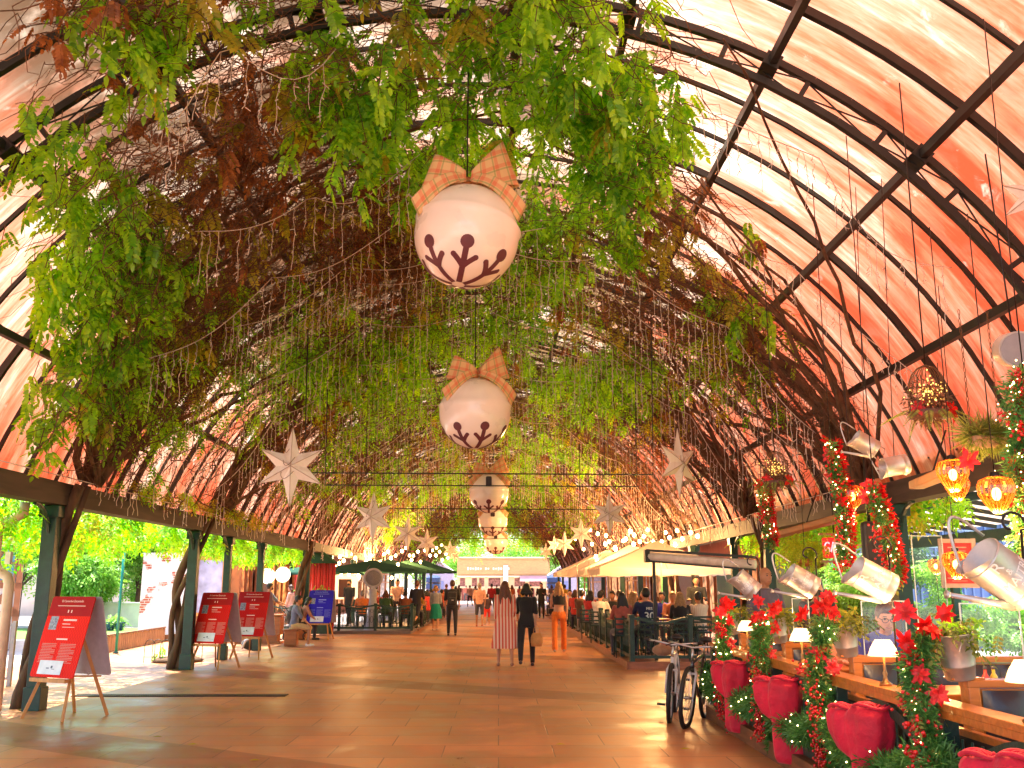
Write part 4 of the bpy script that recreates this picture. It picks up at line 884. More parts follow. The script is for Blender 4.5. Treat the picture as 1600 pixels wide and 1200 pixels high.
# outdoors
def leafy_tree(name, loc, h, rad, n, label, group, mat, size=.35, tpl=T_FAR, trunk=True):
    r = empty(name, loc, 0, label, 'tree' if trunk else 'shrub', group); pos = []
    cl = [(RNG.normal(0, .5, 3) * np.array([rad, rad, (h * .35)]) * .9 + np.array([0, 0, h * .62]), RNG.uniform(.25, .5) * rad) for _ in range(16)]
    for k in range(n):
        c_, s_ = cl[k % 16]; d = RNG.normal(0, 1, 3); d /= np.linalg.norm(d); p = c_ + d * s_ * RNG.uniform(.6, 1.1) * np.array([1, 1, .8]); p[2] = max(.1, p[2]); pos.append(p)
    v, f = leaves_at(np.array(pos), size, tpl, (-.3, 1.3)); np_mesh('crown', v, f, mat, r)
    mb = MB().tube([(0, 0, 0), (.05, .03, h * .3), (-.04, 0, h * .6)], [.12, .09, .06], 8)
    for k in range(7): c_ = cl[k][0]; mb.tube([(0, 0, h * .25), tuple(c_ * np.array([.5, .5, .7])), tuple(c_)], [.05, .035, .015], 5)
    mb.build('trunk', M_BARK, r); return r
M_BRIGHT = leafmat('bright_garden_leaf', (.10, .30, .03), (.34, .55, .10), .4); M_DARKLEAF = leafmat('dark_leaf', (.02, .07, .02), (.06, .14, .03), .3)
for j, (px, y, h, rd, lb) in enumerate(((100, 42, 5.6, 2.2, 'bright green garden tree seen over the nearest red board'), (165, 44, 6.2, 2.4, 'bright green garden tree behind the thin green pole'), (215, 43, 5.8, 2.2, 'bright green garden tree in front of the brick patched wall'), (255, 48, 6.4, 2.4, 'bright green garden tree farthest right in the garden'), (135, 39, 3.0, 1.3, 'low bright bush spilling over the white garden wall'), (30, 40, 6, 2.3, 'bright green garden tree behind the drainpipe'))):
    p = at(px, 915, y); leafy_tree('garden_tree', (p.x, y, 0), h, rd, 2600, lb, 'bright garden trees', M_BRIGHT, .5)
p0, p1 = at(150, 915, 40), at(262, 915, 38.5)
r = empty('garden_wall', (p0.x, 40, 0), 0, 'low white rendered garden wall beyond the lawn', 'wall'); MB().beam((0, 0, .45), (p1.x - p0.x, -1.5, .45), .2, .9).build('wall_face', M_WHITEWALL, r); MB().beam((0, 0, .94), (p1.x - p0.x, -1.5, .94), .28, .07).build('coping', M_WHITEWALL, r)
r = empty('boundary_wall', (-30, 54, 0), 0, 'tall beige boundary wall behind the garden trees', 'wall'); MB().box((8, 0, 1.6), (22, .3, 3.2)).build('wall_face', plain((.55, .44, .38), .85, scale=1.5), r); MB().box((8, 0, 3.24), (22, .42, .1)).build('coping', M_WHITEWALL, r)
la = ground(150, 992); g2 = MB().add([(-40, 31, -.012), (-12.2, 31, -.012), (-12.2, 39, -.012), (-40, 39, -.012)], [(0, 1, 2, 3)]).build('lawn', M_GRASS); tag(g2, kind='structure')
b0, b1 = ground(158, 1022), ground(256, 1003); r = empty('timber_edging', b0, 0, 'low weathered timber board edging at the side of the left paving', 'edging')
d = b1 - b0; mb = MB(); n = 34
for k in range(n): a = d * (k / n); b_ = d * ((k + .92) / n); mb.beam(a + V(0, 0, .2), b_ + V(0, 0, .2), .04, .40 - .012 * (k % 3))
mb.build('boards', wood((.34, .2, .12), (8, 8, 1), .8, 'weathered_board', .5), r); MB().beam(V(0, 0, .42), d + V(0, 0, .42), .07, .04).build('cap_board', wood((.22, .12, .08), (1, 8, 8), .8, 'cap', .5), r)
r = empty('timber_edging', b1, 0, 'low timber board running back from the end of the edging', 'edging'); MB().beam(V(0, 0, .1), V(.9, 5, .1), .06, .2).build('boards', M_BARK, r)
q = ground(181, 1021); r = empty('thin_pole', (q.x, q.y, 0), 0, 'thin bright green metal pole standing in the left opening', 'pole'); MB().tube([(0, 0, 0), (0, 0, 2.85)], .035, 8).build('shaft', plain((.0, .22, .16), .4), r); MB().ball((0, 0, 2.87), .045).build('finial', plain((.0, .22, .16), .4), r); MB().lathe([(.07, 0), (.07, .02), (.04, .05)], 10).build('foot', M_GREEN, r)
for j, px in enumerate((172, 186)):
    p = ground(px, 985); r = empty('flower_pot', (p.x, p.y, 0), 0, 'small blue pot on the lawn, %s of the two' % ('left', 'right')[j], 'pot', 'blue pots'); MB().lathe([(.12, 0), (.2, .28), (.22, .3), (.19, .3), (.001, .27)], 14).build('pot', plain((.04, .07, .32), .4), r)
    v, f = leaves_at(RNG.normal(0, .09, (30, 3)) + np.array([0, 0, .42]), .3, T_FAR); np_mesh('plant', v, f, M_BRIGHT, r)
p = at(258, 915, 33); r = empty('brick_patched_wall', (p.x, 33, 0), 0, 'whitewashed wall panel with exposed brick patches beside the leaning trunk', 'wall')
def patchwall():
    m, t, b = nmat('patched_plaster'); N, L = t.nodes, t.links; tc = N.new('ShaderNodeTexCoord'); mp = N.new('ShaderNodeMapping'); mp.inputs['Rotation'].default_value = (R(90), 0, 0); L.new(tc.outputs['Object'], mp.inputs[0])
    br = N.new('ShaderNodeTexBrick'); br.inputs['Scale'].default_value = 1; br.inputs['Brick Width'].default_value = .24; br.inputs['Row Height'].default_value = .08; br.inputs['Mortar Size'].default_value = .012; br.inputs['Color1'].default_value = (.5, .12, .06, 1); br.inputs['Color2'].default_value = (.4, .08, .05, 1); br.inputs['Mortar'].default_value = (.6, .55, .5, 1)
    L.new(mp.outputs[0], br.inputs[0]); no = N.new('ShaderNodeTexNoise'); no.inputs['Scale'].default_value = 1.4; no.inputs['Detail'].default_value = 5; L.new(tc.outputs['Object'], no.inputs[0])
    rp = N.new('ShaderNodeValToRGB'); rp.color_ramp.elements[0].position = .57; rp.color_ramp.elements[1].position = .6; L.new(no.outputs[0], rp.inputs[0])
    mx = N.new('ShaderNodeMix'); mx.data_type = 'RGBA'; mx.inputs[6].default_value = (.75, .72, .74, 1); L.new(rp.outputs[0], mx.inputs[0]); L.new(br.outputs[0], mx.inputs[7]); L.new(mx.outputs[2], b.inputs['Base Color']); b.inputs['Roughness'].default_value = .9; return m
MB().box((0, 0, 1.3), (1.5, .25, 2.6)).build('wall_face', patchwall(), r); MB().box((0, 0, 2.65), (1.65, .4, .1)).build('coping', M_WHITEWALL, r)
# half timbered house
hx = at(34, 915, 26).x; hr = R(28); r = empty('timbered_house', (hx - 4 * math.cos(hr), 26 - 4 * math.sin(hr), 0), hr, 'white half timbered house with orange brown beams and a blue window at far left', 'house')
MB().box((0, 3, 2.6), (8, 6, 5.2)).build('wall', M_WHITEWALL, r); MT = wood((.42, .15, .06), (1, 1, 1), .6, 'red_timber', .7); t = MB()
for z in (.9, 1.62, 3.3): t.box((0, -.03, z), (8, .1, .14))
for x in (-3.9, -2.5, -1.4, -.3, .8, 1.9, 3.0, 3.92): t.box((x, -.035, 2.6), (.14, .09, 5.2))
for x0, x1 in ((-3.9, -2.5), (-1.4, -.3), (.8, 1.9), (3.0, 3.92)): t.beam((x0, -.04, .95), (x1, -.04, 1.6), .07, .11); t.beam((x0, -.045, 1.6), (x1, -.045, .95), .07, .11)
t.build('timber_frame', MT, r)
for x in (-1.95, 3.42): 
    wv = MB().box((x, -.04, 2.45), (.72, .06, 1.4)).build('window', plain((.10, .28, .42), .1), r); f = MB()
    for xx in (-.38, 0, .38): f.box((x + xx, -.085, 2.45), (.05, .05, 1.46))
    for zz in (-.72, -.25, .22, .72): f.box((x, -.083, 2.45 + zz), (.8, .045, .05))
    f.build('window_frame', MT, wv)
MB().add([(-4.6, -.7, 5.1), (4.6, -.7, 5.1), (4.6, 3, 7.6), (-4.6, 3, 7.6), (-4.6, 6.6, 5.1), (4.6, 6.6, 5.1)], [(0, 1, 2, 3), (3, 2, 5, 4), (0, 3, 4), (1, 5, 2)]).build('roof', plain((.25, .08, .05), .8, scale=12), r)
q = ground(2, 1072); r = empty('metal_railing', (q.x - 1.2, q.y, 0), 0, 'grey metal railing at the far left edge beside the trunk', 'railing'); mb = MB().beam((-1.5, 0, .98), (1.3, 0, .98), .05).beam((-1.5, 0, .12), (1.3, 0, .12), .04)
for k in range(22): mb.beam((-1.45 + k * .13, 0, .12), (-1.45 + k * .13, 0, .98), .018)
mb.build('bars', plain((.25, .24, .25), .5, metal=.4), r); MB().box((1.32, 0, .52), (.06, .06, 1.04)).build('post', plain((.25, .24, .25), .5, metal=.4), r)
# ---- shop row along the left
def shop_row(x, ya, yb, label, spec, h=3.6, sgn=1, wallmat=None):
    """long low building whose front faces the hall; spec: list of (y0, y1, kind)"""
    r = empty('shop_row', (x, ya, 0), 0, label, 'building'); wm = wallmat or wood((.46, .15, .04), (1, 6, .6), .6, 'orange_cladding', .6)
    def B(y0, y1, z0, z1, dx=0, th=.2): return MB().box((-sgn * (th / 2) + sgn * dx, (y0 + y1) / 2 - ya, (z0 + z1) / 2), (th, y1 - y0, z1 - z0))
    MB().box((-sgn * 1.1, (yb - ya) / 2, h / 2), (1.4, yb - ya, h)).box((0, (yb - ya) / 2, h - .45), (.3, yb - ya, .9)).box((0, 0, h / 2), (.3, .3, h)).build('wall', wm, r)
    MB().add([(sgn * .7, -.4, h - .1), (sgn * .7, yb - ya + .4, h - .1), (-sgn * .9, yb - ya + .4, h + .5), (-sgn * .9, -.4, h + .5), (-sgn * 2.2, -.4, h - .1), (-sgn * 2.2, yb - ya + .4, h - .1)], [(0, 1, 2, 3), (3, 2, 5, 4), (0, 3, 4), (1, 5, 2)]).build('roof', plain((.16, .07, .05), .8, scale=14), r)
    ew = MB().box((-sgn * .95, -.02, 1.6), (.9, .05, 1.9)).build('end_window', plain((.42, .42, .66), .2, var=.4, scale=2), r); f = MB()
    for xx in (-.5, .5): f.box((-sgn * .95 + xx, -.05, 1.6), (.12, .1, 2.1))
    f.box((-sgn * .95, -.05, .6), (1.1, .09, .12)).box((-sgn * .95, -.05, 2.6), (1.1, .09, .12)).build('window_frame', wood((.7, .30, .08), (2, 2, 2), .5, 'frame', .8), ew)
    for y0, y1, kd, c in spec:
        if kd == 'win':
            a = B(y0 + .12, y1 - .12, .7, 2.5, -.28, .05).build('window', plain(c, .25, var=.6, scale=3.5), r); f = MB()
            for yy in (y0 + .1, (y0 + y1) / 2, y1 - .1): f.box((.0, yy - ya, 1.6), (.12, .09, 1.9))
            for zz in (.66, 1.9, 2.54): f.box((.0, (y0 + y1) / 2 - ya, zz), (.11, y1 - y0 - .1, .09))
            f.build('window_frame', wood((.62, .28, .08), (2, 2, 2), .5, 'frame', .7), a)
            B(y0 + .05, y1 - .05, 0, .6, .0, .12).build('window_panel', wm, r)
        elif kd == 'lit':
            B(y0 + .1, y1 - .1, .5, 2.5, -.3, .05).build('lit_window', lit_mat(c), r)
            f = MB()
            for yy in np.linspace(y0 + .1, y1 - .1, 4): f.box((0, yy - ya, 1.5), (.1, .06, 2.1))
            f.build('window_frame', wood((.3, .1, .03), (2, 2, 2), .5, 'frame', .6), r)
        elif kd == 'panel': B(y0, y1, 0, 2.7, .02, .14).build('panel', plain(c, .6, var=.3, scale=2), r)
        elif kd == 'door': a = B(y0 + .05, y1 - .05, 0, 2.3, -.1, .08).build('door', plain(c, .4), r); MB().ball((.0, y1 - .25 - ya, 1.05), .05).build('handle', plain((.5, .4, .2), .3, metal=1), a)
    return r
def lit_mat(c):
    m, t, b = nmat('lit_shop_interior'); N, L = t.nodes, t.links; tc = N.new('ShaderNodeTexCoord'); no = N.new('ShaderNodeTexVoronoi'); no.inputs['Scale'].default_value = 3.2; L.new(tc.outputs['Object'], no.inputs['Vector'])
    rp = N.new('ShaderNodeValToRGB'); e = rp.color_ramp.elements; e[0].position = .0; e[1].position = .75; e[0].color = (*c, 1); e[1].color = tuple(x * .06 for x in c) + (1,); L.new(no.outputs['Distance'], rp.inputs[0]); L.new(rp.outputs[0], b.inputs['Base Color']); L.new(rp.outputs[0], b.inputs['Emission Color']); b.inputs['Emission Strength'].default_value = .55; return m
lilac = (.36, .34, .55)
shop_row(-9.6, 36, 88, 'long orange timber shop row behind the left posts with lit windows', [(36.4, 39, 'lit', (.75, .2, .06)), (39.3, 42, 'door', (.12, .03, .02)), (42.2, 46, 'lit', (.8, .3, .08)), (46.3, 49, 'panel', (.55, .03, .05)), (49.4, 54, 'lit', (.9, .45, .15)), (54.5, 58, 'win', (.3, .1, .05)), (58.5, 64, 'lit', (.9, .3, .1)), (65, 70, 'win', (.4, .4, .5)), (71, 78, 'lit', (.9, .5, .25)), (79, 87, 'win', (.6, .55, .6))])
p = at(432, 915, 29); r = empty('counter', (p.x - .3, 28.5, 0), 0, 'bright orange timber counter box behind the seated couple', 'counter'); MB().box((0, 0, .5), (1.25, .5, .5)).box((0, 0, .03), (1.3, .5, .06)).build('front_panel', M_OAK, r); MB().box((0, 0, .79), (1.35, .6, .05)).build('counter_top', M_OAK, r, bevel=.01); MB().box((0, 0, .15), (1.1, .4, .2)).build('plinth', M_OAK, r)
for j, (px, py, y) in enumerate(((418, 900, 31), (442, 898, 31), (555, 900, 40))):
    p = at(px, py, y); r = empty('round_shop_lamp', p, 0, 'glowing white round shop lamp, %s' % ('left one above the pushchair', 'right one beside the vine trunk', 'over the left terrace bar')[j], 'lamp', 'round white shop lamps')
    MB().lathe([(.001, -.06), (.2, -.05), (.24, 0), (.2, .05), (.001, .06)], 20, rot=Matrix.Rotation(R(90), 3, 'X')).build('glow_disc', emis((1, .78, .45), 1.0), r); MB().tube([(0, 0, .22), (0, 0, 3.2 - p.z if p.z < 2.9 else .5)], .012, 5).build('stem', M_STEEL, r)
p = at(432, 985, 29.6); r = empty('pushchair', (p.x + .3, 30.2, 0), R(-60), 'black pushchair with a white blanket in front of the man in the grey tee', 'pushchair')
MB().tube([(-.25, -.3, 1.0), (-.22, .1, .5), (-.2, .4, .2)], .015, 6).tube([(.25, -.3, 1.0), (.22, .1, .5), (.2, .4, .2)], .015, 6).tube([(-.25, -.3, 1.0), (.25, -.3, 1.0)], .018, 6).tube([(-.22, -.2, .2), (-.2, .25, .62)], .014, 6).tube([(.22, -.2, .2), (.2, .25, .62)], .014, 6).build('frame', M_STEEL, r)
MB().lathe([(.001, .45), (.2, .48), (.26, .65), (.25, .85), (.15, 1.02), (.001, 1.06)], 14, (0, .1, 0)).build('hood', cloth((.015, .015, .016)), r); MB().ball((0, .32, .58), .17, 10, 7, (1, 1.2, .6)).build('blanket', cloth((.6, .5, .42)), r)
for x, y in ((-.24, -.22), (.24, -.22), (-.2, .42), (.2, .42)): MB().tube([V(x, y + .1 * math.cos(a), .12 + .1 * math.sin(a)) for a in np.linspace(0, 2 * PI, 15)[:-1]], .02, 6, closed=True).build('wheel', M_STEEL, r)
q = ground(392, 1016); r = empty('folded_bag', (q.x, q.y, 0), 0, 'dark rucksack with white straps on the ground behind the red boards', 'bag'); MB().ball((0, 0, .16), .2, 12, 8, (1.3, .8, .8)).build('pouch', cloth((.03, .025, .02)), r); MB().tube([(-.2, -.12, .05), (-.1, -.2, .25), (.05, -.15, .32)], .03, 6).build('strap', cloth((.6, .6, .65)), r)
# ================================================================ TERRACES
def railing(loc, dx, dy, label, h=.86, plat=.15, panels=4, wavy=True):
    """cast iron style rail panels between loc and loc+(dx,dy)"""
    r = empty('terrace_railing', loc, 0, label, 'railing', 'green terrace railings'); d = Vector((dx, dy, 0)); L_ = d.length; u = d / L_
    post, pk, rl = MB(), MB(), MB()
    for k in range(panels + 1):
        p = d * (k / panels); pb = MB().box(p + V(0, 0, h / 2), (.09, .09, h)).box(p + V(0, 0, h + .03), (.12, .12, .06)); pb.build('post', M_GREEN, r, bevel=.006)
    m = int(L_ / .13)
    for k in range(m + 1):
        p = d * (k / m); pk.tube([p + V(0, 0, .1), p + V(0, 0, h - .12)], .011, 5)
        if k < m:
            c = p + u * (L_ / m / 2); pk.tube([c + u * (.045 * math.cos(a)) + V(0, 0, h - .2 + .045 * math.sin(a)) for a in np.linspace(0, 2 * PI, 9)[:-1]], .007, 4, closed=True)
            pk.tube([c + u * (.05 * math.cos(a)) + V(0, 0, .38 + .11 * math.sin(a)) for a in np.linspace(0, 2 * PI, 9)[:-1]], .007, 4, closed=True)
    pk.build('pickets', M_GREEN, r)
    rl.beam(V(0, 0, .1), d + V(0, 0, .1), .05, .06)
    for p in range(panels):
        pts = [d * ((p + t) / panels) + V(0, 0, h - .06 + .05 * math.cos(2 * PI * t)) for t in np.linspace(0, 1, 15)]
        for a, b in zip(pts[:-1], pts[1:]): rl.beam(a, b, .05, .055)
    rl.build('rails', M_GREEN, r); return r
PLANK = wood((.26, .10, .05), (1, 6, 6), .6, 'deck_timber', .55)
r = empty('terrace_deck', (2.6, 19.7, 0), 0, 'low timber deck carrying the right terrace', 'deck'); MB().box((2.2, 21, .06), (4.4, 42, .12)).build('deck_boards', PLANK, r, bevel=.01)
MB().box((2.2, -.03, .07), (4.46, .05, .15)).box((-.03, 21, .07), (.05, 42, .15)).build('skirting_board', wood((.42, .14, .06), (1, 6, 6), .5, 'skirting', .6), r)
railing((2.66, 19.78, .13), 2.35, 0, 'dark green ornamental rail across the front of the right terrace', panels=2)
railing((2.66, 19.9, .13), .0, 11.6, 'dark green ornamental rail along the aisle side of the right terrace', panels=8)
railing((2.66, 31.6, .13), .1, 14, 'far stretch of green rail on the aisle side of the right terrace', panels=8)
r = empty('terrace_deck', (-8.6, 34, 0), 0, 'low grey step carrying the left terrace', 'deck'); MB().box((2.8, 22, .05), (5.6, 44, .1)).build('deck_boards', plain((.16, .13, .12), .7), r, bevel=.01)
railing((-8.0, 34.1, .1), 5.0, 0, 'dark green rail with glass panels across the front of the left terrace', panels=4)
railing((-3.02, 34.3, .1), 0, 16, 'dark green rail along the aisle side of the left terrace', panels=8)
def parasol(loc, half, hs, ha, mat, label, grp, n=4, pole=True, val=.2):
    r = empty('parasol', loc, 0, label, 'parasol', grp); vs_, fs_ = [], []; m = 8; K = 4 * m
    def edge(t): 
        q = int(t * 4) % 4; f = t * 4 - int(t * 4); c = ((-1, -1), (1, -1), (1, 1), (-1, 1)); a, b = c[q], c[(q + 1) % 4]; return a[0] + (b[0] - a[0]) * f, a[1] + (b[1] - a[1]) * f, f
    rings = [(0.04, ha), (.35, ha - (ha - hs) * .36), (.7, ha - (ha - hs) * .72), (1, hs)]
    for s, z in rings:
        for k in range(K):
            x, y, f = edge(k / K); sag = .05 * s * math.sin(PI * f); vs_.append((x * half * s * (1 - .03 * math.sin(PI * f) * s), y * half * s * (1 - .03 * math.sin(PI * f) * s), z - sag))
    for k in range(K): x, y, f = edge(k / K); vs_.append((x * half * 1.0, y * half, hs - val - .02 * math.sin(PI * f * 6)))
    R_ = len(rings) + 1
    fs_ = [(i * K + k, i * K + (k + 1) % K, (i + 1) * K + (k + 1) % K, (i + 1) * K + k) for i in range(R_ - 1) for k in range(K)] + [tuple(range(K))]
    c = MB().add(vs_, fs_).build('canopy', mat, r)
    MB().lathe([(.02, ha + .1), (.06, ha + .06), (.03, ha)], 10).build('finial', M_STEEL, r)
    mb = MB()
    for k in range(8): x, y, f = edge(k / 8); mb.beam((0, 0, ha - .05), (x * half * .98, y * half * .98, hs - .03), .02, .025)
    mb.build('ribs', M_STEEL if val < .15 else plain((.5, .42, .36), .5), r)
    if pole: MB().tube([(0, 0, 0), (0, 0, ha)], .035, 8).box((0, 0, .05), (.6, .6, .1)).build('pole', M_STEEL if val < .15 else plain((.5, .42, .36), .5), r)
    return r
def clothm(name, c, tr): 
    m = bpy.data.materials.new(name); m.use_nodes = True; t = m.node_tree; N, L = t.nodes, t.links; N.clear(); o = N.new('ShaderNodeOutputMaterial'); g = N.new('ShaderNodeNewGeometry'); no = N.new('ShaderNodeTexNoise'); no.inputs['Scale'].default_value = 1.4; no.inputs['Detail'].default_value = 5; L.new(g.outputs['Position'], no.inputs[0])
    rp = N.new('ShaderNodeValToRGB'); rp.color_ramp.elements[0].color = tuple(x * .8 for x in c) + (1,); rp.color_ramp.elements[1].color = (*c, 1); rp.color_ramp.elements[0].position = .3; rp.color_ramp.elements[1].position = .7; L.new(no.outputs[0], rp.inputs[0])
    d = N.new('ShaderNodeBsdfDiffuse'); tl = N.new('ShaderNodeBsdfTranslucent'); mx = N.new('ShaderNodeMixShader'); mx.inputs[0].default_value = tr; L.new(rp.outputs[0], d.inputs[0]); L.new(rp.outputs[0], tl.inputs[0]); L.new(d.outputs[0], mx.inputs[1]); L.new(tl.outputs[0], mx.inputs[2]); L.new(mx.outputs[0], o.inputs[0]); return m
M_WPAR = clothm('cream_canvas', (.88, .78, .68), .4); M_GPAR = clothm('green_canvas', (.045, .115, .085), .25)
WP = 'big cream parasols over the right terrace'; GP = 'green parasols over the left terrace'
parasol((4.45, 27.5, .12), 1.8, 1.98, 2.72, M_WPAR, 'largest cream parasol, the nearest on the right terrace', WP)
parasol((4.5, 33.2, .12), 1.75, 2.05, 2.85, M_WPAR, 'second cream parasol, peeking past the largest one', WP)
parasol((4.4, 39.5, .12), 1.75, 2.1, 2.9, M_WPAR, 'third cream parasol along the right terrace', WP); parasol((4.4, 46, .12), 1.75, 2.1, 2.9, M_WPAR, 'farthest cream parasol on the right terrace', WP)
parasol((-4.75, 36.8, .1), 1.7, 2.1, 2.45, M_GPAR, 'nearest green parasol above the grey fan', GP, val=.1); parasol((-6.9, 38.6, .1), 1.6, 2.05, 2.4, M_GPAR, 'green parasol farthest left, over the bar', GP, val=.1)
parasol((-4.6, 41.4, .1), 1.7, 2.15, 2.6, M_GPAR, 'second green parasol along the left rail', GP, val=.1); parasol((-4.4, 47, .1), 1.7, 2.2, 2.7, M_GPAR, 'third green parasol along the left rail', GP, val=.1); parasol((-4.2, 54, .1), 1.8, 2.3, 2.9, M_GPAR, 'farthest green parasol along the left rail', GP, val=.1)
# awning arm at the front of the right terrace
a0 = at(1012, 869, 20.2); a1 = at(1180, 882, 18.6); r = empty('rolled_awning', a0, 0, 'rolled cream awning on a dark frame across the front of the right terrace', 'awning'); d = a1 - a0
MB().tube([V(0, 0, 0), d], .085, 12).build('fabric_roll', plain((.90, .80, .72), .7), r); MB().beam(V(0, .0, .12), d + V(0, 0, .14), .1, .05).beam(V(0, -.02, -.1), d + V(0, 0, -.1), .05, .035).box((-.02, 0, 0), (.1, .2, .26)).build('cassette', M_STEEL, r)
MB().beam(V(.12, 0, -.1), V(.12, 0, .13 - a0.z), .06, .06).build('post', M_STEEL, r); MB().beam(d + V(-.1, 0, -.1), d + V(-.1, 0, .13 - a1.z), .06, .06).build('post', M_STEEL, r)
for j, (px, y) in enumerate(((1034, 24.5), (1055, 26), (902, 33), (921, 29))):
    p = at(px, 915, y); r = empty('terrace_pole', (p.x, y, .12), 0, 'thin pale pole on the right terrace, the %s' % ('pale green lit one', 'cream one beside the lit one', 'farthest by the aisle', 'one at the aisle corner')[j], 'pole'); MB().tube([(0, 0, 0), (0, 0, 2.2)], .022, 6).build('shaft', plain((.2, .55, .25) if j == 0 else (.6, .5, .42), .4), r); MB().box((0, 0, .02), (.16, .16, .04)).build('foot', M_STEEL, r)
# tables and chairs, one of each then copies
def make_table():
    r = empty('bistro_table', (0, 0, 0), 0, 'x', 'table', 'bistro tables on the terraces'); MB().lathe([(.001, .72), (.42, .72), (.43, .735), (.42, .75), (.001, .75)], 20).build('table_top', M_OAK, r)
    MB().tube([(0, 0, .03), (0, 0, .72)], .03, 8).lathe([(.26, 0), (.26, .02), (.05, .05)], 16).build('pedestal', M_STEEL, r); return r
def make_chair():
    r = empty('bistro_chair', (0, 0, 0), 0, 'x', 'chair', 'bistro chairs on the terraces'); MB().box((0, 0, .46), (.42, .42, .04)).build('seat', M_GREEN, r, bevel=.01)
    mb = MB().tube([(-.19, -.2, .46), (-.2, -.26, .84)], .015, 6).tube([(.19, -.2, .46), (.2, -.26, .84)], .015, 6)
    for k in range(3): mb.box((0, -.22 - .012 * k, .58 + k * .11), (.4, .02, .04))
    mb.build('backrest', M_GREEN, r)
    for x in (-.18, .18):
        for y in (-.18, .18): MB().tube([(x, y, 0), (x, y, .45)], .014, 6).build('leg', M_GREEN, r)
    return r
T0, C0 = make_table(), make_chair(); first = [True, True]
where_t = [('r', 1018, 22.6), ('r', 975, 23.0), ('r', 1075, 23.2), ('r', 1000, 26.6), ('r', 938, 28.2), ('r', 960, 30.5), ('r', 915, 33), ('l', 585, 37.2), ('l', 640, 37.4), ('l', 560, 37), ('l', 620, 40.5), ('l', 680, 44)]
for j, (sd_, px, y) in enumerate(where_t):
    p = at(px, 915, y); t = T0 if j == 0 else copy_tree(T0); t.location = (p.x, y, .13 if sd_ == 'r' else .1)
    t['label'] = 'round bistro table %s' % ('in front of the navy number 30 jersey', 'beside the rail corner', 'beyond the long blonde hair', 'under the edge of the largest parasol', 'by the aisle rail near the white tee', 'beside the ochre shirt', 'farthest on the right terrace', 'just behind the grey fan', 'in front of the chestnut shirt', 'next to the heavy man in orange', 'in the second row of the left terrace', 'farthest on the left terrace')[j]
where_c = [('r', 1010, 21.2, 0, 'under the man in the number 30 jersey'), ('r', 1062, 21.5, 0, 'under the woman with long blonde hair'), ('r', 1092, 22.3, 0, 'under the man in the cream striped shirt'), ('r', 972, 21.1, 0, 'under the long dark hair at the rail corner'), ('r', 985, 22.4, -60, 'under the woman leaning on the rail'), ('r', 936, 26.4, -30, 'under the man in the white tee'), ('r', 1050, 23.7, 180, 'under the rust orange shirt'), ('r', 921, 28.4, -30, 'under the dark wavy hair'),
           ('l', 567, 35.5, 0, 'under the heavy man in orange'), ('l', 603, 36.1, 0, 'under the dark green jacket'), ('l', 634, 35.9, 0, 'under the chestnut shirt'), ('l', 655, 37.5, 180, 'under the yellow top')]
for j, (sd_, px, y, a, tx) in enumerate(where_c):
    p = at(px, 915, y); t = C0 if j == 0 else copy_tree(C0); t.location = (p.x, y, .13 if sd_ == 'r' else .1); t.rotation_euler = (0, 0, R(a)); t['label'] = 'green slatted bistro chair ' + tx
# festoon bulbs
M_BULB = emis((1, .60, .22), 16); M_BULBC = emis((1, .66, .30), 14)
def festoon(pts, label, rb=.035, socket=True):
    r = empty('festoon_string', pts[0], 0, label, 'light string', 'festoon bulb strings'); o = Vector(pts[0]); line = []
    for a, b in zip(pts[:-1], pts[1:]):
        a, b = Vector(a), Vector(b)
        for k in range(6): t = k / 6; line.append(a.lerp(b, t) + V(0, 0, .07 - .12 * math.sin(PI * t)))
    line.append(Vector(pts[-1]) + V(0, 0, .07)); MB().tube([p - o for p in line], .008, 4).build('cable', M_STEEL, r)
    for p in pts:
        bl = MB().ball(Vector(p) - o, rb * (1.25 if p[1] < 30 else 1.6), 10, 7, (1, 1, 1.25)).build('bulb', M_BULB, r); 
    return r
def fpts(lst, ys): return [at(px, py, y) for (px, py), y in zip(lst, ys)]
festoon(fpts([(922, 828), (947, 837), (962, 858), (978, 842), (985, 830), (1012, 828), (1058, 829), (1079, 832)], np.linspace(38, 24, 8)), 'upper string of warm bulbs above the largest cream parasol')
festoon(fpts([(925, 850), (974, 845), (991, 836), (1000, 846), (1021, 846), (1034, 846), (1046, 840), (1055, 851)], np.linspace(37, 24.5, 8)), 'lower string of warm bulbs just over the largest cream parasol')
festoon(fpts([(934, 834), (952, 846), (990, 850), (1006, 838), (1040, 832), (1066, 842), (1090, 838)], np.linspace(36, 23.5, 7)), 'middle string of warm bulbs above the largest cream parasol')
festoon(fpts([(899, 842), (912, 858), (931, 869), (933, 876), (946, 850), (961, 856)], np.linspace(44, 31, 6)), 'short string of warm bulbs above the second cream parasol')
festoon(fpts([(524, 886), (531, 870), (537, 876), (555, 872), (545, 888), (537, 892), (572, 877), (603, 884)], np.linspace(36, 40, 8)), 'string of warm bulbs at the left over the bar')
festoon(fpts([(611, 872), (622, 882), (628, 861), (630, 883), (643, 875), (653, 862), (657, 878), (664, 860), (672, 868), (640, 889)], np.linspace(38, 48, 10)), 'cluster string of warm bulbs above the green parasols')
festoon(fpts([(675, 852), (681, 868), (682, 856), (687, 862), (691, 875), (697, 866), (703, 860), (660, 893), (645, 895)], np.linspace(44, 56, 9)), 'farthest left string of warm bulbs near the small stars')
festoon(fpts([(606, 862), (618, 868), (634, 856), (646, 868), (668, 852), (676, 860), (690, 852), (700, 872), (706, 864)], np.linspace(42, 60, 9)), 'high string of warm bulbs behind the brightest small star on the left')
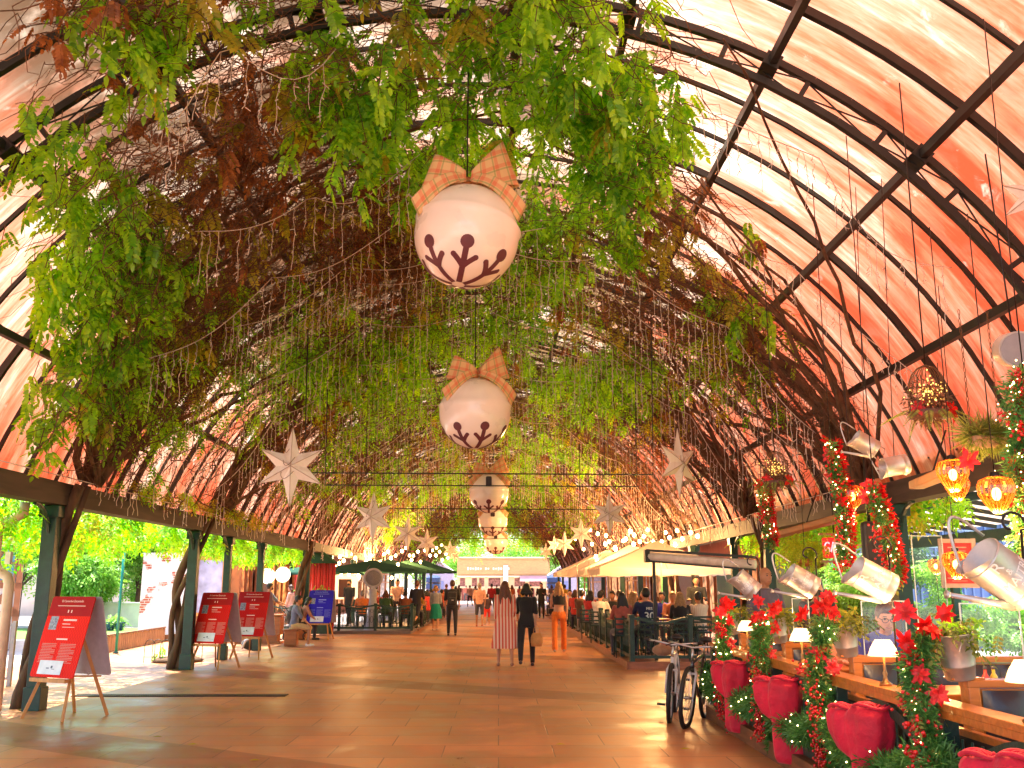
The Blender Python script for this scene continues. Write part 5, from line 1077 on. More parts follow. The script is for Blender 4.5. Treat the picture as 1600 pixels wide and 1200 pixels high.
festoon(fpts([(530, 880), (548, 866), (566, 884), (580, 868), (594, 878), (600, 866), (640, 868), (650, 884)], np.linspace(38, 50, 8)), 'loose string of warm bulbs over the bar, above the round lamp')
festoon(fpts([(520, 896), (533, 897), (545, 897), (560, 899), (590, 900), (612, 903), (640, 902)], np.linspace(37, 39, 7)), 'low string of warm bulbs under the green parasols')
for loc, e in (((-5.5, 39, 2.6), 260), ((-5, 46, 3.0), 380), ((4.5, 31, 3.2), 380), ((4.2, 24.5, 2.9), 200), ((4.5, 40, 3.3), 380), ((-7.5, 32, 2.6), 60)):   # the light the bulb strings give
    l = bpy.data.lights.new('bulb_string_light', 'POINT'); l.energy = e; l.color = (1, .52, .18); l.shadow_soft_size = .5; o = bpy.data.objects.new('bulb_string_light', l); col.objects.link(o); o.location = loc
# right-hand shops behind the terrace
shop_row(7.6, 24, 88, 'dark green and orange shop row behind the right terrace', [(24.3, 27, 'panel', (.02, .07, .05)), (27.3, 31, 'lit', (.75, .3, .12)), (31.3, 34, 'panel', (.02, .08, .06)), (34.3, 38, 'lit', (.8, .4, .2)), (38.5, 42, 'door', (.08, .03, .02)), (42.3, 50, 'lit', (.9, .35, .12)), (51, 58, 'win', (.4, .3, .3)), (59, 70, 'lit', (.9, .4, .15)), (71, 87, 'win', (.5, .5, .6))], h=3.3, sgn=-1, wallmat=wood((.30, .10, .04), (1, 6, .6), .6, 'brown_cladding', .6))
# clutter on the left bar: white framed chalk sign
p = at(539, 920, 38.6); r = empty('bar_sign', (p.x, 38.6, .1), 0, 'cream scroll topped sign board glowing on the left bar', 'sign'); MB().prism([(-.5, 1.0), (.5, 1.0), (.5, 1.9), (.35, 1.95), (.3, 2.1), (.0, 2.3), (-.3, 2.1), (-.35, 1.95), (-.5, 1.9)], .05, Matrix()).build('board', emis((.9, .6, .3), .5), r); MB().box((0, -.03, 1.42), (.5, .02, .7)).build('dark_panel', plain((.12, .03, .01), .6), r)
for s in (-1, 1): MB().tube([(s * .4, 0, 0), (s * .4, 0, 1.0)], .03, 6).build('leg', M_GREEN, r)
# green awning flap with flag bunting and poster wall by the blue board
p = at(497, 890, 33); r = empty('pop_up_stall', (p.x, 33.2, 0), 0, 'red curtained stall with a small green pointed roof behind the blue board', 'stall'); MB().add([(-.6, -.5, 2.35), (.6, -.5, 2.35), (.6, .5, 2.35), (-.6, .5, 2.35), (0, 0, 2.85)], [(0, 1, 4), (1, 2, 4), (2, 3, 4), (3, 0, 4)]).build('roof', M_GPAR, r)
cu = MB(); 
for k in range(10): cu.tube([(-.45 + k * .1, .3, .1), (-.45 + k * .1, .3 + .03 * (k % 2), 2.4)], .055, 8)
cu.build('curtain', cloth((.42, .015, .02)), r); MB().box((0, 0, .5), (.9, .4, .9)).build('counter', M_GREEN, r); v, f = leaves_at(RNG.normal(0, .16, (60, 3)) + np.array([0, -.1, 1.35]), .35, T_FAR); np_mesh('potted_fern', v, f, M_BRIGHT, r)
# ================================================================ NEAR RIGHT: BOOTH DECK
M_RAILWOOD = wood((.62, .20, .035), (.6, 6, 6), .32, 'varnished_wood', .62, coat=.4)
M_LEATHER = plain((.025, .02, .024), .32, var=.3, scale=5, name='black_leather', bump=.2)
M_GALV = plain((.55, .53, .51), .48, metal=.8, var=.06, scale=40, name='galvanised_steel')
M_VELVET = plain((.62, .004, .035), .7, var=.28, scale=5, name='red_velvet', sheen=.15, bump=.7)
M_PINE_N = leafmat('pine_needles', (.04, .17, .03), (.14, .36, .08), .2, 5); M_BERRY = plain((.62, .012, .012), .25, name='red_berry', coat=.5); M_PETAL = leafmat('poinsettia_petal', (.40, .002, .004), (.80, .015, .015), .25, 9)
M_FAIRY = emis((1, .66, .28), 7); M_FERN = leafmat('fern', (.09, .15, .02), (.30, .33, .07), .4, 4)
XB = 2.68
r = empty('booth_deck', (XB, 0, 0), 0, 'raised timber deck floor under the near right booths', 'deck'); MB().box((2.9, 5.4, .07), (5.7, 14.2, .14)).build('deck_boards', PLANK, r)
MB().box((-.03, 5.4, .08), (.12, 14.3, .17)).box((2.9, 12.55, .08), (5.7, .1, .17)).build('kerb_board', wood((.26, .09, .035), (6, .8, 6), .6, 'kerb_timber', .5), r, bevel=.01)
r = empty('booth_balustrade', (XB, 1, 0), 0, 'dark green wavy balustrade with an orange varnished counter rail along the near booths', 'balustrade')
MB().box((.06, 5.6, .905), (.17, 11.8, .045)).box((.0, 5.6, .865), (.045, 11.8, .05)).build('counter_rail', M_RAILWOOD, r, bevel=.006)
POSTS = [1.9, 4.1, 6.07, 7.95, 9.75, 11.3, 12.5]
for y in POSTS: MB().box((.04, y - 1, .5), (.09, .09, .74)).build('post', M_GREEN, r, bevel=.006)
MB().box((.03, 5.6, .2), (.05, 11.6, .07)).build('bottom_rail', M_GREEN, r)
wv = MB()
for a, b in zip(POSTS[:-1], POSTS[1:]):
    n = 16; top = [(a - 1 + (b - a) * t, .72 - .12 * math.cos(2 * PI * t) * 1.0) for t in np.linspace(0, 1, n + 1)]; vs_ = []
    for yy, zz in top: vs_ += [(.0, yy, zz), (.035, yy, zz), (.035, yy, zz - .085), (.0, yy, zz - .085)]
    wv.add(vs_, [(4 * i + q, 4 * i + (q + 1) % 4, 4 * i + 4 + (q + 1) % 4, 4 * i + 4 + q) for i in range(n) for q in range(4)])
wv.build('wavy_board', M_GREEN, r); pk = MB()
for k in range(90): pk.tube([(.03, .8 + k * .12, .22), (.03, .8 + k * .12, .74)], .009, 4)
pk.build('pickets', M_GREEN, r)
r = empty('booth_back_panel', (XB + .16, 1, .14), 0, 'dark boarding closing the booths behind the balustrade', 'panel'); MB().box((.02, 5.6, .3), (.03, 11.6, .58)).build('boarding', plain((.03, .02, .015), .8), r); MB().box((.02, 5.6, .6), (.05, 11.6, .04)).build('top_strip', M_RAILWOOD, r)
BY = [4.2, 6.15, 8.1, 10.0, 11.8]; BL = ['at the right edge of the view', 'under the largest poinsettia bucket', 'in front of the man in blue', 'third from the camera under a leafy bucket', 'farthest in the row by the bicycles']
for y, lb in zip(BY, BL):
    r = empty('booth_bench', (XB + .2, y, .14), 0, 'orange framed black leather booth bench ' + lb, 'bench', 'booth benches with black leather backs')
    MB().box((.03, 0, .455), (.07, .12, .91)).box((1.5, 0, .455), (.07, .12, .91)).box((.76, 0, .89), (1.54, .13, .045)).box((.76, -.035, .33), (1.46, .02, .06)).build('frame', M_RAILWOOD, r, bevel=.006)
    mb = MB()
    for k in range(5):
        n_, m_ = 8, 8; vs_ = []
        for i in range(n_ + 1):
            for j in range(m_ + 1):
                u_, w_ = i / n_, j / m_; vs_.append((.08 + k * .277 + u_ * .277, -.05 - .045 * (math.sin(PI * u_) ** .5) * (math.sin(PI * w_) ** .4), .36 + w_ * .49))
        mb.add(vs_, [(i * (m_ + 1) + j, (i + 1) * (m_ + 1) + j, (i + 1) * (m_ + 1) + j + 1, i * (m_ + 1) + j + 1) for i in range(n_) for j in range(m_)], True)
    mb.build('back_cushion', M_LEATHER, r); MB().box((.76, 0, .6), (1.4, .05, .52)).build('back_board', M_RAILWOOD, r); MB().box((.76, -.3, .30), (1.38, .46, .14)).build('seat_cushion', M_LEATHER, r, bevel=.04); MB().box((.76, .3, .30), (1.38, .46, .14)).build('seat_cushion', M_LEATHER, r, bevel=.04)
TY = [5.15, 7.1, 9.05, 10.9]; TLn = ['nearest the camera', 'between the man in blue and the poinsettia bucket', 'third from the camera', 'farthest one']
for y, lb in zip(TY, TLn):
    r = empty('booth_table', (XB + .3, y, .14), 0, 'varnished booth table, %s' % lb, 'table', 'booth tables'); MB().box((.62, 0, .735), (1.2, .62, .04)).build('table_top', M_RAILWOOD, r, bevel=.006); MB().box((.62, 0, .37), (.1, .1, .7)).box((.62, 0, .02), (.5, .4, .04)).build('pedestal', M_STEEL, r)
    for k, (x, yy, c, h) in enumerate(((.55, .1, (.6, .05, .03), .13), (.62, .12, (.75, .6, .05), .13), (.8, -.1, (.7, .7, .7), .1))):
        b_ = empty('condiment_bottle', (XB + .3 + x, y + yy, .895), 0, '%s bottle on the booth table %s' % (('small red', 'small yellow', 'white')[k], lb), 'bottle', 'bottles on the booth tables'); MB().lathe([(.001, 0), (.026, 0), (.026, h * .6), (.012, h * .8), (.012, h), (.001, h)], 10).build('bottle_body', plain(c, .3), b_); MB().lathe([(.014, h), (.014, h + .02), (.001, h + .02)], 8).build('cap', plain((.1, .1, .1), .4), b_)
M_SHADE = None
def shade_mat():
    m = bpy.data.materials.new('cream_lampshade'); m.use_nodes = True; t = m.node_tree; N, L = t.nodes, t.links; N.clear(); o = N.new('ShaderNodeOutputMaterial'); d = N.new('ShaderNodeBsdfDiffuse'); tl = N.new('ShaderNodeBsdfTranslucent'); e = N.new('ShaderNodeEmission'); d.inputs[0].default_value = (.85, .62, .36, 1); tl.inputs[0].default_value = (.9, .7, .4, 1); e.inputs[0].default_value = (1, .72, .38, 1); e.inputs[1].default_value = .38
    a = N.new('ShaderNodeMixShader'); a.inputs[0].default_value = .5; L.new(d.outputs[0], a.inputs[1]); L.new(tl.outputs[0], a.inputs[2]); s = N.new('ShaderNodeAddShader'); L.new(a.outputs[0], s.inputs[0]); L.new(e.outputs[0], s.inputs[1]); L.new(s.outputs[0], o.inputs[0]); return m
M_SHADE = shade_mat()
for j, (px, py, y) in enumerate(((1596, 1088, 5.15), (1380, 1060, 7.05), (1246, 1022, 8.95), (1135, 1000, 10.9))):
    p = at(px, py, y); p.z = .895 if p.x > XB + .33 else .93; s_ = 1.0
    r = empty('table_lamp', (max(p.x, XB + .06), y, .93), 0, 'small brass table lamp with a pleated cream shade, %s' % ('at the right edge', 'in front of the man in blue', 'behind the middle garland', 'farthest by the bicycles')[j], 'lamp', 'table lamps along the booth rail')
    n = 28; vs_ = []
    for z, rr in ((.20, .105), (.255, .085), (.31, .052)):
        for k in range(n): a = 2 * PI * k / n; q = rr * (1 + (.025 if k % 2 else -.025)); vs_.append((q * math.cos(a), q * math.sin(a), z))
    MB().add(vs_, [(i * n + k, i * n + (k + 1) % n, (i + 1) * n + (k + 1) % n, (i + 1) * n + k) for i in range(2) for k in range(n)]).build('lamp_shade', M_SHADE, r)
    MB().lathe([(.001, 0), (.045, 0), (.045, .012), (.02, .03), (.012, .06), (.018, .08), (.01, .1), (.009, .21)], 14).build('stem', plain((.35, .18, .07), .3, metal=.9), r); MB().ball((0, 0, .24), .02, 8, 6).build('bulb', emis((1, .7, .35), 25), r); l = bpy.data.lights.new('table_lamp_light', 'POINT'); l.energy = 7 if y == 7.05 else 3.2; l.color = (1, .58, .25); l.shadow_soft_size = .04; lo = bpy.data.objects.new('table_lamp_light', l); col.objects.link(lo); lo.location = (r.location.x, r.location.y, 1.33)
# ---- velvet bows
def bow(y, label, s=1.0, z=.78, yaw=R(52)):
    r = empty('velvet_bow', (XB - .10, y, z), yaw, label, 'bow', 'big red velvet bows on the balustrade'); mb = MB(); rnd_ = random.Random(int(y * 10))
    # local frame: faces -x, +y is the left of the bow as one looks at it
    def lobe(pts, bx=0, ph=0.0):
        n, vs_ = 28, []
        for cy_, cz, wy, dx in pts:
            for k in range(n):
                a = 2 * PI * k / n; f = 1 + .07 * math.sin(4 * a + ph) + .05 * math.sin(7 * a + ph * 2 + cz * 6)
                vs_.append((-(.05 + bx) - dx * math.cos(a) * f, cy_ + wy * math.sin(a) * f, cz))
        m_ = len(pts); mb.add(vs_, [(i * n + k, i * n + (k + 1) % n, (i + 1) * n + (k + 1) % n, (i + 1) * n + k) for i in range(m_ - 1) for k in range(n)] + [tuple(range(n - 1, -1, -1)), tuple((m_ - 1) * n + k for k in range(n))])
    S = s
    lobe([(.10 * S, .14 * S, .12 * S, .05), (.105 * S, .09 * S, .14 * S, .09), (.095 * S, -.03 * S, .135 * S, .09), (.07 * S, -.14 * S, .105 * S, .08), (.02 * S, -.20 * S, .08 * S, .06)], .0, 1 + y)
    lobe([(-.08 * S, .17 * S, .125 * S, .06), (-.085 * S, .12 * S, .155 * S, .11), (-.085 * S, .0, .165 * S, .13), (-.08 * S, -.12 * S, .145 * S, .11), (-.07 * S, -.22 * S, .115 * S, .08)], .05, 2 + y)
    lobe([(-.03 * S, -.12 * S, .11 * S, .08), (-.05 * S, -.25 * S, .125 * S, .09), (-.08 * S, -.40 * S, .155 * S, .11), (-.10 * S, -.53 * S, .17 * S, .11), (-.10 * S, -.58 * S, .14 * S, .08)], .01, 3 + y)
    remesh(mb, .014, 4, 'bow_loops', M_VELVET, r)
    f = MB()                                              # rolled lips of the two open loops, and creases running to the knot
    for cy_, cz, wy, dx, bx in ((.105 * S, .155 * S, .122 * S, .06, 0), (-.105 * S, .175 * S, .138 * S, .075, .05)):
        for q, t_ in ((1, .013), (.68, .009), (.36, .008)): f.tube([(-(.05 + bx) - dx * q * math.cos(a), cy_ + wy * q * math.sin(a), cz + .012 * math.sin(3 * a) + (1 - q) * .0) for a in np.linspace(0, 2 * PI, 29)[:-1]], t_ * S, 8, closed=True)
    for k in range(6):
        a = -.9 + k * .36; f.tube([(-.17 - .02 * math.cos(a), -.09 * S + .15 * S * math.sin(a), .05 * S), (-.14, -.07 * S + .10 * S * math.sin(a), -.12 * S), (-.10, -.03 * S + .05 * S * math.sin(a), -.26 * S), (-.09, -.02 * S + .08 * S * math.sin(a), -.38 * S), (-.09, -.04 * S + .12 * S * math.sin(a), -.47 * S)], [.004, .010, .012, .009, .004], 6)
    f.build('folds', M_VELVET, r); return r
for y, lb in ((11.0, 'red velvet bow farthest from the camera, next to the bicycles'), (9.15, 'red velvet bow second from the bicycles'), (7.1, 'red velvet bow below the lamp in front of the man in blue'), (5.1, 'red velvet bow cut off at the bottom right edge'), (3.2, 'red velvet bow nearest the camera')): bow(y, lb, .97, .63)
# ---- pine garlands
def needles(path, rad, dens, ln=.07, wd=.004, flat=1.0):
    path = np.array(path, dtype=float); seg = np.linalg.norm(np.diff(path, axis=0), axis=1); L_ = seg.sum(); n = int(L_ * dens); cum = np.concatenate([[0], np.cumsum(seg)]); s = RNG.random(n) * L_
    base = np.stack([np.interp(s, cum, path[:, i]) for i in range(3)], 1); d = RNG.normal(0, 1, (n, 3)); d /= np.linalg.norm(d, axis=1, keepdims=True); rr = rad * RNG.random((n, 1)) ** .6 * (.95 + .6 * np.sin(s * 17 + path[0, 1] * 5) * np.sin(s * 7.3 + 1)[...]).reshape(-1, 1)
    p0 = base + d * rr * np.array([flat, 1, 1]); dd = d + RNG.normal(0, .5, (n, 3)) + np.array([0, 0, -.3]); dd /= np.linalg.norm(dd, axis=1, keepdims=True); sd_ = np.cross(dd, RNG.normal(0, 1, (n, 3))); sd_ /= np.linalg.norm(sd_, axis=1, keepdims=True); l = ln * RNG.uniform(.6, 1.3, (n, 1))
    v = np.stack([p0 - sd_ * wd, p0 + dd * l * .5 - sd_ * wd * 1.4 , p0 + dd * l, p0 + dd * l * .5 + sd_ * wd * 1.4], 1).reshape(-1, 3); f = np.arange(n * 4).reshape(-1, 4); return v, f
def dots(mb, pts, r_, n=6, m=4):
    for p in pts: mb.ball(p, r_ * random.uniform(.8, 1.2), n, m)
def flower(mbv, mbf, c, nrm, size, petals=7, tiers=2):
    c = np.array(c); nrm = Vector(nrm).normalized(); t1 = nrm.orthogonal().normalized(); t2 = nrm.cross(t1)
    for ti in range(tiers):
        for k in range(petals):
            a = 2 * PI * (k + .5 * ti) / petals + random.uniform(-.15, .15); d = t1 * math.cos(a) + t2 * math.sin(a); sd_ = nrm.cross(d); L_ = size * (1 - .28 * ti) * random.uniform(.7, 1.3); up = .25 + .35 * ti
            b = len(mbv); C = Vector(c)
            for u_, w_, h in ((0, .0, .0), (.35, .26, .1), (.7, .24, .1), (1, 0, -.05), (.7, -.24, .1), (.35, -.26, .1)): mbv.append(tuple(C + d * L_ * u_ + sd_ * L_ * w_ * .8 + nrm * (L_ * (up * u_ - .35 * u_ * u_) + h * L_ * .3 * 0)))
            mbf.append((b, b + 1, b + 2, b + 5)); mbf.append((b + 2, b + 3, b + 4, b + 5))
def garland(name, path, rad, label, group, dens=2600, berries=60, bulbs=40, leaves=0, fl=(), off=None, ln=.075, gold=0, bcol=M_BERRY, flsize=.14):
    r = empty(name, path[0] if off is None else off, 0, label, 'garland', group); o = np.array(r.location); path = [np.array(p) for p in path]
    v, f = needles(path, rad, dens, ln); np_mesh('greenery', v, f, M_PINE_N, r, o)
    MB().tube([tuple(p) for p in path], .012, 5).build('stem', M_TWIG, r, o)
    P_ = np.array(path); seg = np.linalg.norm(np.diff(P_, axis=0), axis=1); cum = np.concatenate([[0], np.cumsum(seg)])
    def rnd(n, k=1.0): s = RNG.random(n) * cum[-1]; return np.stack([np.interp(s, cum, P_[:, i]) for i in range(3)], 1) + RNG.normal(0, rad * .55 * k, (n, 3))
    if berries:
        mb = MB(); cl = rnd(max(2, berries // 22)); 
        for c in cl: dots(mb, [c + RNG.normal(0, .035, 3) + np.array([-.03, 0, 0]) for _ in range(22)], .012)
        mb.build('berries', bcol, r, o)
    if gold: v, f = leaves_at(rnd(gold), .13, T_FAR); np_mesh('golden_leaves', v, f, M_FERN, r, o)
    if fl:
        vv, ff = [], []
        for c, nr in fl: flower(vv, ff, c, nr, flsize)
        MB().add(vv, ff).build('poinsettia', M_PETAL, r, o)
    if bulbs: mb = MB(); dots(mb, rnd(bulbs, 1.4), .0042 + .0005 * min(9, abs(path[0][1] - 5)), 5, 3); mb.build('fairy_lights', M_FAIRY, r, o)
    return r
GG = 'green garlands hanging on the balustrade'; k = 0
for a, b in zip(POSTS[1:-1], POSTS[2:]):                    # swags along the balustrade face
    x = XB - .05; pts = [(x - .03, a + (b - a) * t, .60 - .22 * math.sin(PI * t) * 1.0) for t in np.linspace(0, 1, 9)]
    garland('pine_swag', pts, .10, 'pine swag with tiny lights draped on the balustrade ' + ('at the right edge of the picture', 'beneath the largest poinsettia bucket', 'beneath the leafy bucket', 'near the second velvet bow', 'next to the bicycles')[k], GG, 5200, 0, 34); k += 1
VG = [(6.07, 'nearest column garland with big red poinsettias below the nearest hanging can'), (7.95, 'column garland with red berries between the two large bows'), (9.75, 'column garland between the second and third bows'), (11.35, 'column garland at the far end above the bicycle handlebars'), (4.1, 'column garland just outside the right edge')]
for y, lb in VG:
    x = XB - .07; top = 1.30; pts = [(x + .05 * math.sin(z * 5), y + .05 * math.sin(z * 7 + y), z) for z in np.linspace(top, .10, 12)]
    fl = [((x + random.gauss(0, .075), y - .04 + random.gauss(0, .04), 1.36 + random.gauss(0, .085)), (random.gauss(-.3, .5), -.8, random.gauss(.2, .4))) for _ in range(6)] + [((x - .06, y - .05, 1.10), (-.6, -.7, .2)), ((x + .03, y - .08, .98), (-.1, -.9, .1))]
    g_ = garland('column_garland', pts, .062, lb, 'column garlands rising over the counter rail', 5200, 230, 60, fl=fl, gold=46, flsize=.078)
    mb = MB(); o = g_.location
    for cz in (.78, .62, .46, .34, .22): dots(mb, [(x - .1 + random.gauss(0, .03), y - .03 + random.gauss(0, .04), cz + random.gauss(0, .045)) for _ in range(34)], .0125)
    mb.build('berry_cluster', M_BERRY, g_, o)
# ---- galvanised buckets with plants on the bench tops
for j, (px, py, y, s) in enumerate(((1500, 1045, 6.15, 1.12), (1325, 1018, 8.1, 1.02), (1218, 997, 10.0, 1.0), (1147, 985, 11.8, .95))):
    p = at(px, py, y); r = empty('galvanised_bucket', (p.x, y, .14 + .914), 0, 'galvanised bucket of trailing plants tilted on the bench top, %s' % ('nearest and largest', 'left of the man in blue', 'third from the camera', 'farthest by the bicycles')[j], 'bucket', 'galvanised buckets on the bench tops')
    T_ = Matrix.Rotation(R(-9), 3, 'Y') @ Matrix.Rotation(R(6), 3, 'X'); h = .25 * s
    MB().lathe([(.001, .004), (.075 * s, .004), (.078 * s, .01), (.088 * s, h * .3), (.092 * s, h * .31), (.091 * s, h * .34), (.108 * s, h), (.114 * s, h + .006), (.108 * s, h + .01), (.102 * s, h)], 28, rot=T_, cap=False).build('bucket_body', M_GALV, r)
    mb = MB()
    for sg in (-1, 1): mb.tube([T_ @ V(0, sg * .11 * s, h * .95), T_ @ V(-.05, sg * .14 * s, h * .7)], .004, 5)
    mb.build('handle_ears', M_GALV, r); MB().lathe([(.001, h * .93), (.1 * s, h * .93)], 14, rot=T_, cap=False).build('soil', M_TWIG, r)
    c = np.array(T_ @ V(0, 0, h)); pos = c + RNG.normal(0, 1, (46, 3)) * np.array([.1, .08, .045]) + np.array([.02, -.02, .04]); v, f = leaves_at(pos, .16, T_FAR, (-.4, 1.3)); np_mesh('plant', v, f, M_FERN, r)
    vv, ff = [], []
    for _ in range(16): flower(vv, ff, c + RNG.normal(0, 1, 3) * np.array([.09, .06, .03]) + np.array([.03, -.05, .05]), RNG.normal(0, .5, 3) + np.array([0, -.5, .8]), .05, 4, 1)
    MB().add(vv, ff).build('broad_leaves', M_LEAF_OLD if j else M_LEAF, r)
    MB().box((.02, 0, .006), (.2, .12, .012)).build('tilt_block', M_RAILWOOD, r)
# ---- watering cans
def watering_can(p, label, s=1.0, yaw=0, tilt=58, text=False, spout=True, group='galvanised watering cans hung along the booths'):
    r = empty('watering_can', p, yaw, label, 'watering can', group)
    h, ra = .26 * s, .105 * s
    T_ = Matrix.Rotation(R(-tilt), 3, 'Y')                 # axis tips towards -x, mouth to the upper left
    C_ = T_ @ V(0, 0, -h / 2)
    def Q(v): return T_ @ (Vector(v) - V(0, 0, h / 2))
    n = 36; mb = MB()
    prof = [(.001, 0), (ra, 0), (ra * 1.02, .006), (ra, .012), (ra, h * .22), (ra * 1.025, h * .235), (ra, h * .25), (ra, h * .96), (ra * 1.03, h * .98), (ra, h), (ra * .965, h), (ra * .965, .01), (.001, .01)]
    vs_ = [Q((q * math.cos(2 * PI * k / n), q * math.sin(2 * PI * k / n), z)) for q, z in prof for k in range(n)]
    m_ = len(prof); mb.add(vs_, [(i * n + k, i * n + (k + 1) % n, (i + 1) * n + (k + 1) % n, (i + 1) * n + k) for i in range(m_ - 1) for k in range(n)], True).build('can_body', M_GALV, r)
    hv, hf = [], []; m2 = 14                              # half hood rising off the mouth on the spout side
    for i in range(7):
        t = i / 6
        for k in range(m2 + 1): a = PI * .5 + PI * k / m2; e = 1 + .0 * t; hv.append(Q((ra * 1.01 * math.cos(a) * (1 + .10 * t), ra * 1.01 * math.sin(a) * (1 - .25 * t * 0), h + .42 * ra * t * math.sin(PI * k / m2) ** .7)))
    top = len(hv)
    hf = [(i * (m2 + 1) + k, i * (m2 + 1) + k + 1, (i + 1) * (m2 + 1) + k + 1, (i + 1) * (m2 + 1) + k) for i in range(6) for k in range(m2)]
    MB().add(hv, hf, True).build('hood', M_GALV, r)
    if spout:
        a = Q((-ra * .95, 0, h * .1)); e = V(a.x - .30 * s, 0, a.z + .05 * s); MB().tube([a, a.lerp(e, .3) + V(0, 0, -.0), e], [.022 * s, .016 * s, .011 * s], 12).build('spout', M_GALV, r)
        MB().tube([e, e + (e - a).normalized() * .018 * s], [.011 * s, .02 * s], 12).build('rose', M_GALV, r)
    MB().tube([Q((-ra + 2 * ra * t, 0, h + .02)) + V(-.02, 0, 0) + V(-.06 * s, 0, .16 * s) * math.sin(PI * t) + V(-.04 * s * math.sin(PI * t), 0, 0) for t in np.linspace(0, 1, 17)], .007 * s, 8).build('hoop_handle', M_GALV, r)
    if text:
        me = MB()
        for tx, sz, z0, a0 in (('MAITRE', .058, h * .48, 0), ('R', .075, h * .86, -.35), ('&', .042, h * .66, -.15), ('DOO', .028, h * .33, 0)):
            v, f = text_mesh(tx, sz * s, .001); o = []
            for q in v: a = -PI / 2 + a0 + q.x / ra; rr = ra + .0015 + q.z; o.append(Q((rr * math.cos(a), rr * math.sin(a), z0 + q.y)))
            me.add(o, f)
        me.build('lettering', plain((.82, .80, .76), .6), r)
    return r
CN = ['largest watering can, at the right edge above the poinsettia bucket', 'watering can above the man in blue', 'watering can in the middle of the row, left of the red sign', 'farthest hanging watering can, spout towards the cream parasol']
HOOKM = plain((.03, .022, .02), .4, metal=.6, name='wrought_iron')
for j, (px, py, y, s) in enumerate(((1568, 897, 5.3, 1.22), (1364, 906, 7.15, 1.1), (1253, 908, 8.9, 1.02), (1166, 913, 10.6, 1.0))):
    p = at(px, py, y); watering_can(p, CN[j], s, R((8, 2, 0, -6)[j]), (56, 62, 60, 48)[j], True)
    top = p + V(.03, 0, .16 * s); pole = Vector((p.x - .13 + .30, y + .1, .9)); c = top + V(.04, 0, .075)
    r = empty('scroll_hook', pole, 0, 'black wrought iron scroll hook holding the %s' % ('largest can', 'can above the man in blue', 'middle can', 'farthest can')[j], 'hook', 'wrought iron hooks for the watering cans')
    sp_ = [c + V((.085 - .012 * a) * math.cos(a * 1.0 - .3) , 0, (.085 - .012 * a) * math.sin(a - .3)) for a in np.linspace(4.9, 0, 26)]
    pts = [V(pole.x, pole.y, .93), V(pole.x, pole.y, p.z + .02), V(pole.x - .01, pole.y - .03, p.z + .2 * s)] + [q + V(0, .0, 0) for q in reversed(sp_)]
    MB().tube([q - pole for q in pts], .0075, 7).build('iron_rod', HOOKM, r)
for j, (px, py, y, s, t_) in enumerate(((1352, 694, 9.0, .85, 60), (1398, 728, 8.6, .85, 100))):
    p = at(px, py, y); watering_can(p, ('small watering can hung high at the top of the lit garland', 'small upturned watering can hung high beside the post')[j], s, 0, t_, False); r = empty('hanging_wire', p + V(0, 0, .05), 0, 'thin wire holding the %s high can' % ('left', 'right')[j], 'wire'); q = Vector((p.x + .1, y, ZC + math.sqrt(max(.1, RL ** 2 - (p.x + .1 - XC) ** 2)))); MB().tube([(0, 0, 0), q - p - V(0, 0, .05)], .004, 4).build('strand', HOOKM, r)
# pail seen from below at the upper right
p = at(1585, 546, 6.4); r = empty('hanging_pail', p, 0, 'round galvanised pail hung high at the upper right with its base towards us', 'pail'); A_ = (Vector((0, 0, EYE)) - p).normalized(); T_ = A_.to_track_quat('Z', 'Y').to_matrix() @ Matrix.Rotation(R(14), 3, 'Y')
MB().lathe([(.001, .1), (.115, .1), (.122, .107), (.122, .09), (.118, -.12)], 30, rot=T_, cap=False).build('pail_body', plain((.62, .52, .44), .4, var=.1), r); MB().lathe([(.001, .104), (.11, .104)], 30, rot=T_, cap=False).build('base', plain((.32, .28, .28), .5), r); MB().tube([(0, 0, .1), (0, .1, 1.5)], .006, 5).build('hanging_chain', HOOKM, r)
# ---- hanging garlands with lights
HG = 'lit red garlands hung from the roof'
def hung(path_px, label, rad=.08, mix=1, flw=6, bulbs=90, dens=2600):
    pts = [np.array(at(px, py, y)) for px, py, y in path_px]; pts2 = []
    for a, b in zip(pts[:-1], pts[1:]):
        for t in (0, .33, .66): pts2.append(a * (1 - t) + b * t + RNG.normal(0, .012, 3))
    pts2.append(pts[-1]); fl = [(pts2[int(i * (len(pts2) - 1) / max(1, flw - 1))] + RNG.normal(0, .02, 3), RNG.normal(0, .4, 3) + np.array([-.4, -1, .1])) for i in range(flw)]
    g_ = garland('hanging_garland', pts2, rad * .8, label, HG, dens, 200, bulbs, fl=fl, gold=40, ln=.06, flsize=.085)
    top = Vector(pts[0]); zt = ZC + math.sqrt(max(.2, RL ** 2 - (top.x - XC) ** 2)); MB().tube([(0, 0, 0), (.0, 0, max(.1, zt - top.z))], .005, 4).build('hanging_wire', HOOKM, g_)
    v, f = needles([p + np.array([.06, 0, 0]) for p in pts2], rad * .5, 2200, .05, .006); np_mesh('red_tinsel', v, f, M_PETAL, g_, np.array(g_.location))
hung([(1594, 585, 6.2), (1592, 660, 6.2), (1588, 740, 6.2), (1594, 800, 6.2), (1600, 870, 6.2)], 'thick lit garland at the right edge of the picture', .10, flw=8, bulbs=150)
hung([(1298, 690, 9.4), (1308, 740, 9.4), (1316, 800, 9.4), (1320, 880, 9.4)], 'lit garland with red tinsel left of the high cans', .065, bulbs=80)
hung([(1362, 760, 8.4), (1376, 800, 8.4), (1390, 850, 8.4), (1398, 905, 8.4)], 'lit garland with red tinsel slanting past the big right post', .06, bulbs=80)
hung([(1190, 755, 12.4), (1197, 790, 12.4), (1203, 850, 12.4)], 'shortest lit garland, farthest along by the dark vine tangle', .07, bulbs=40)
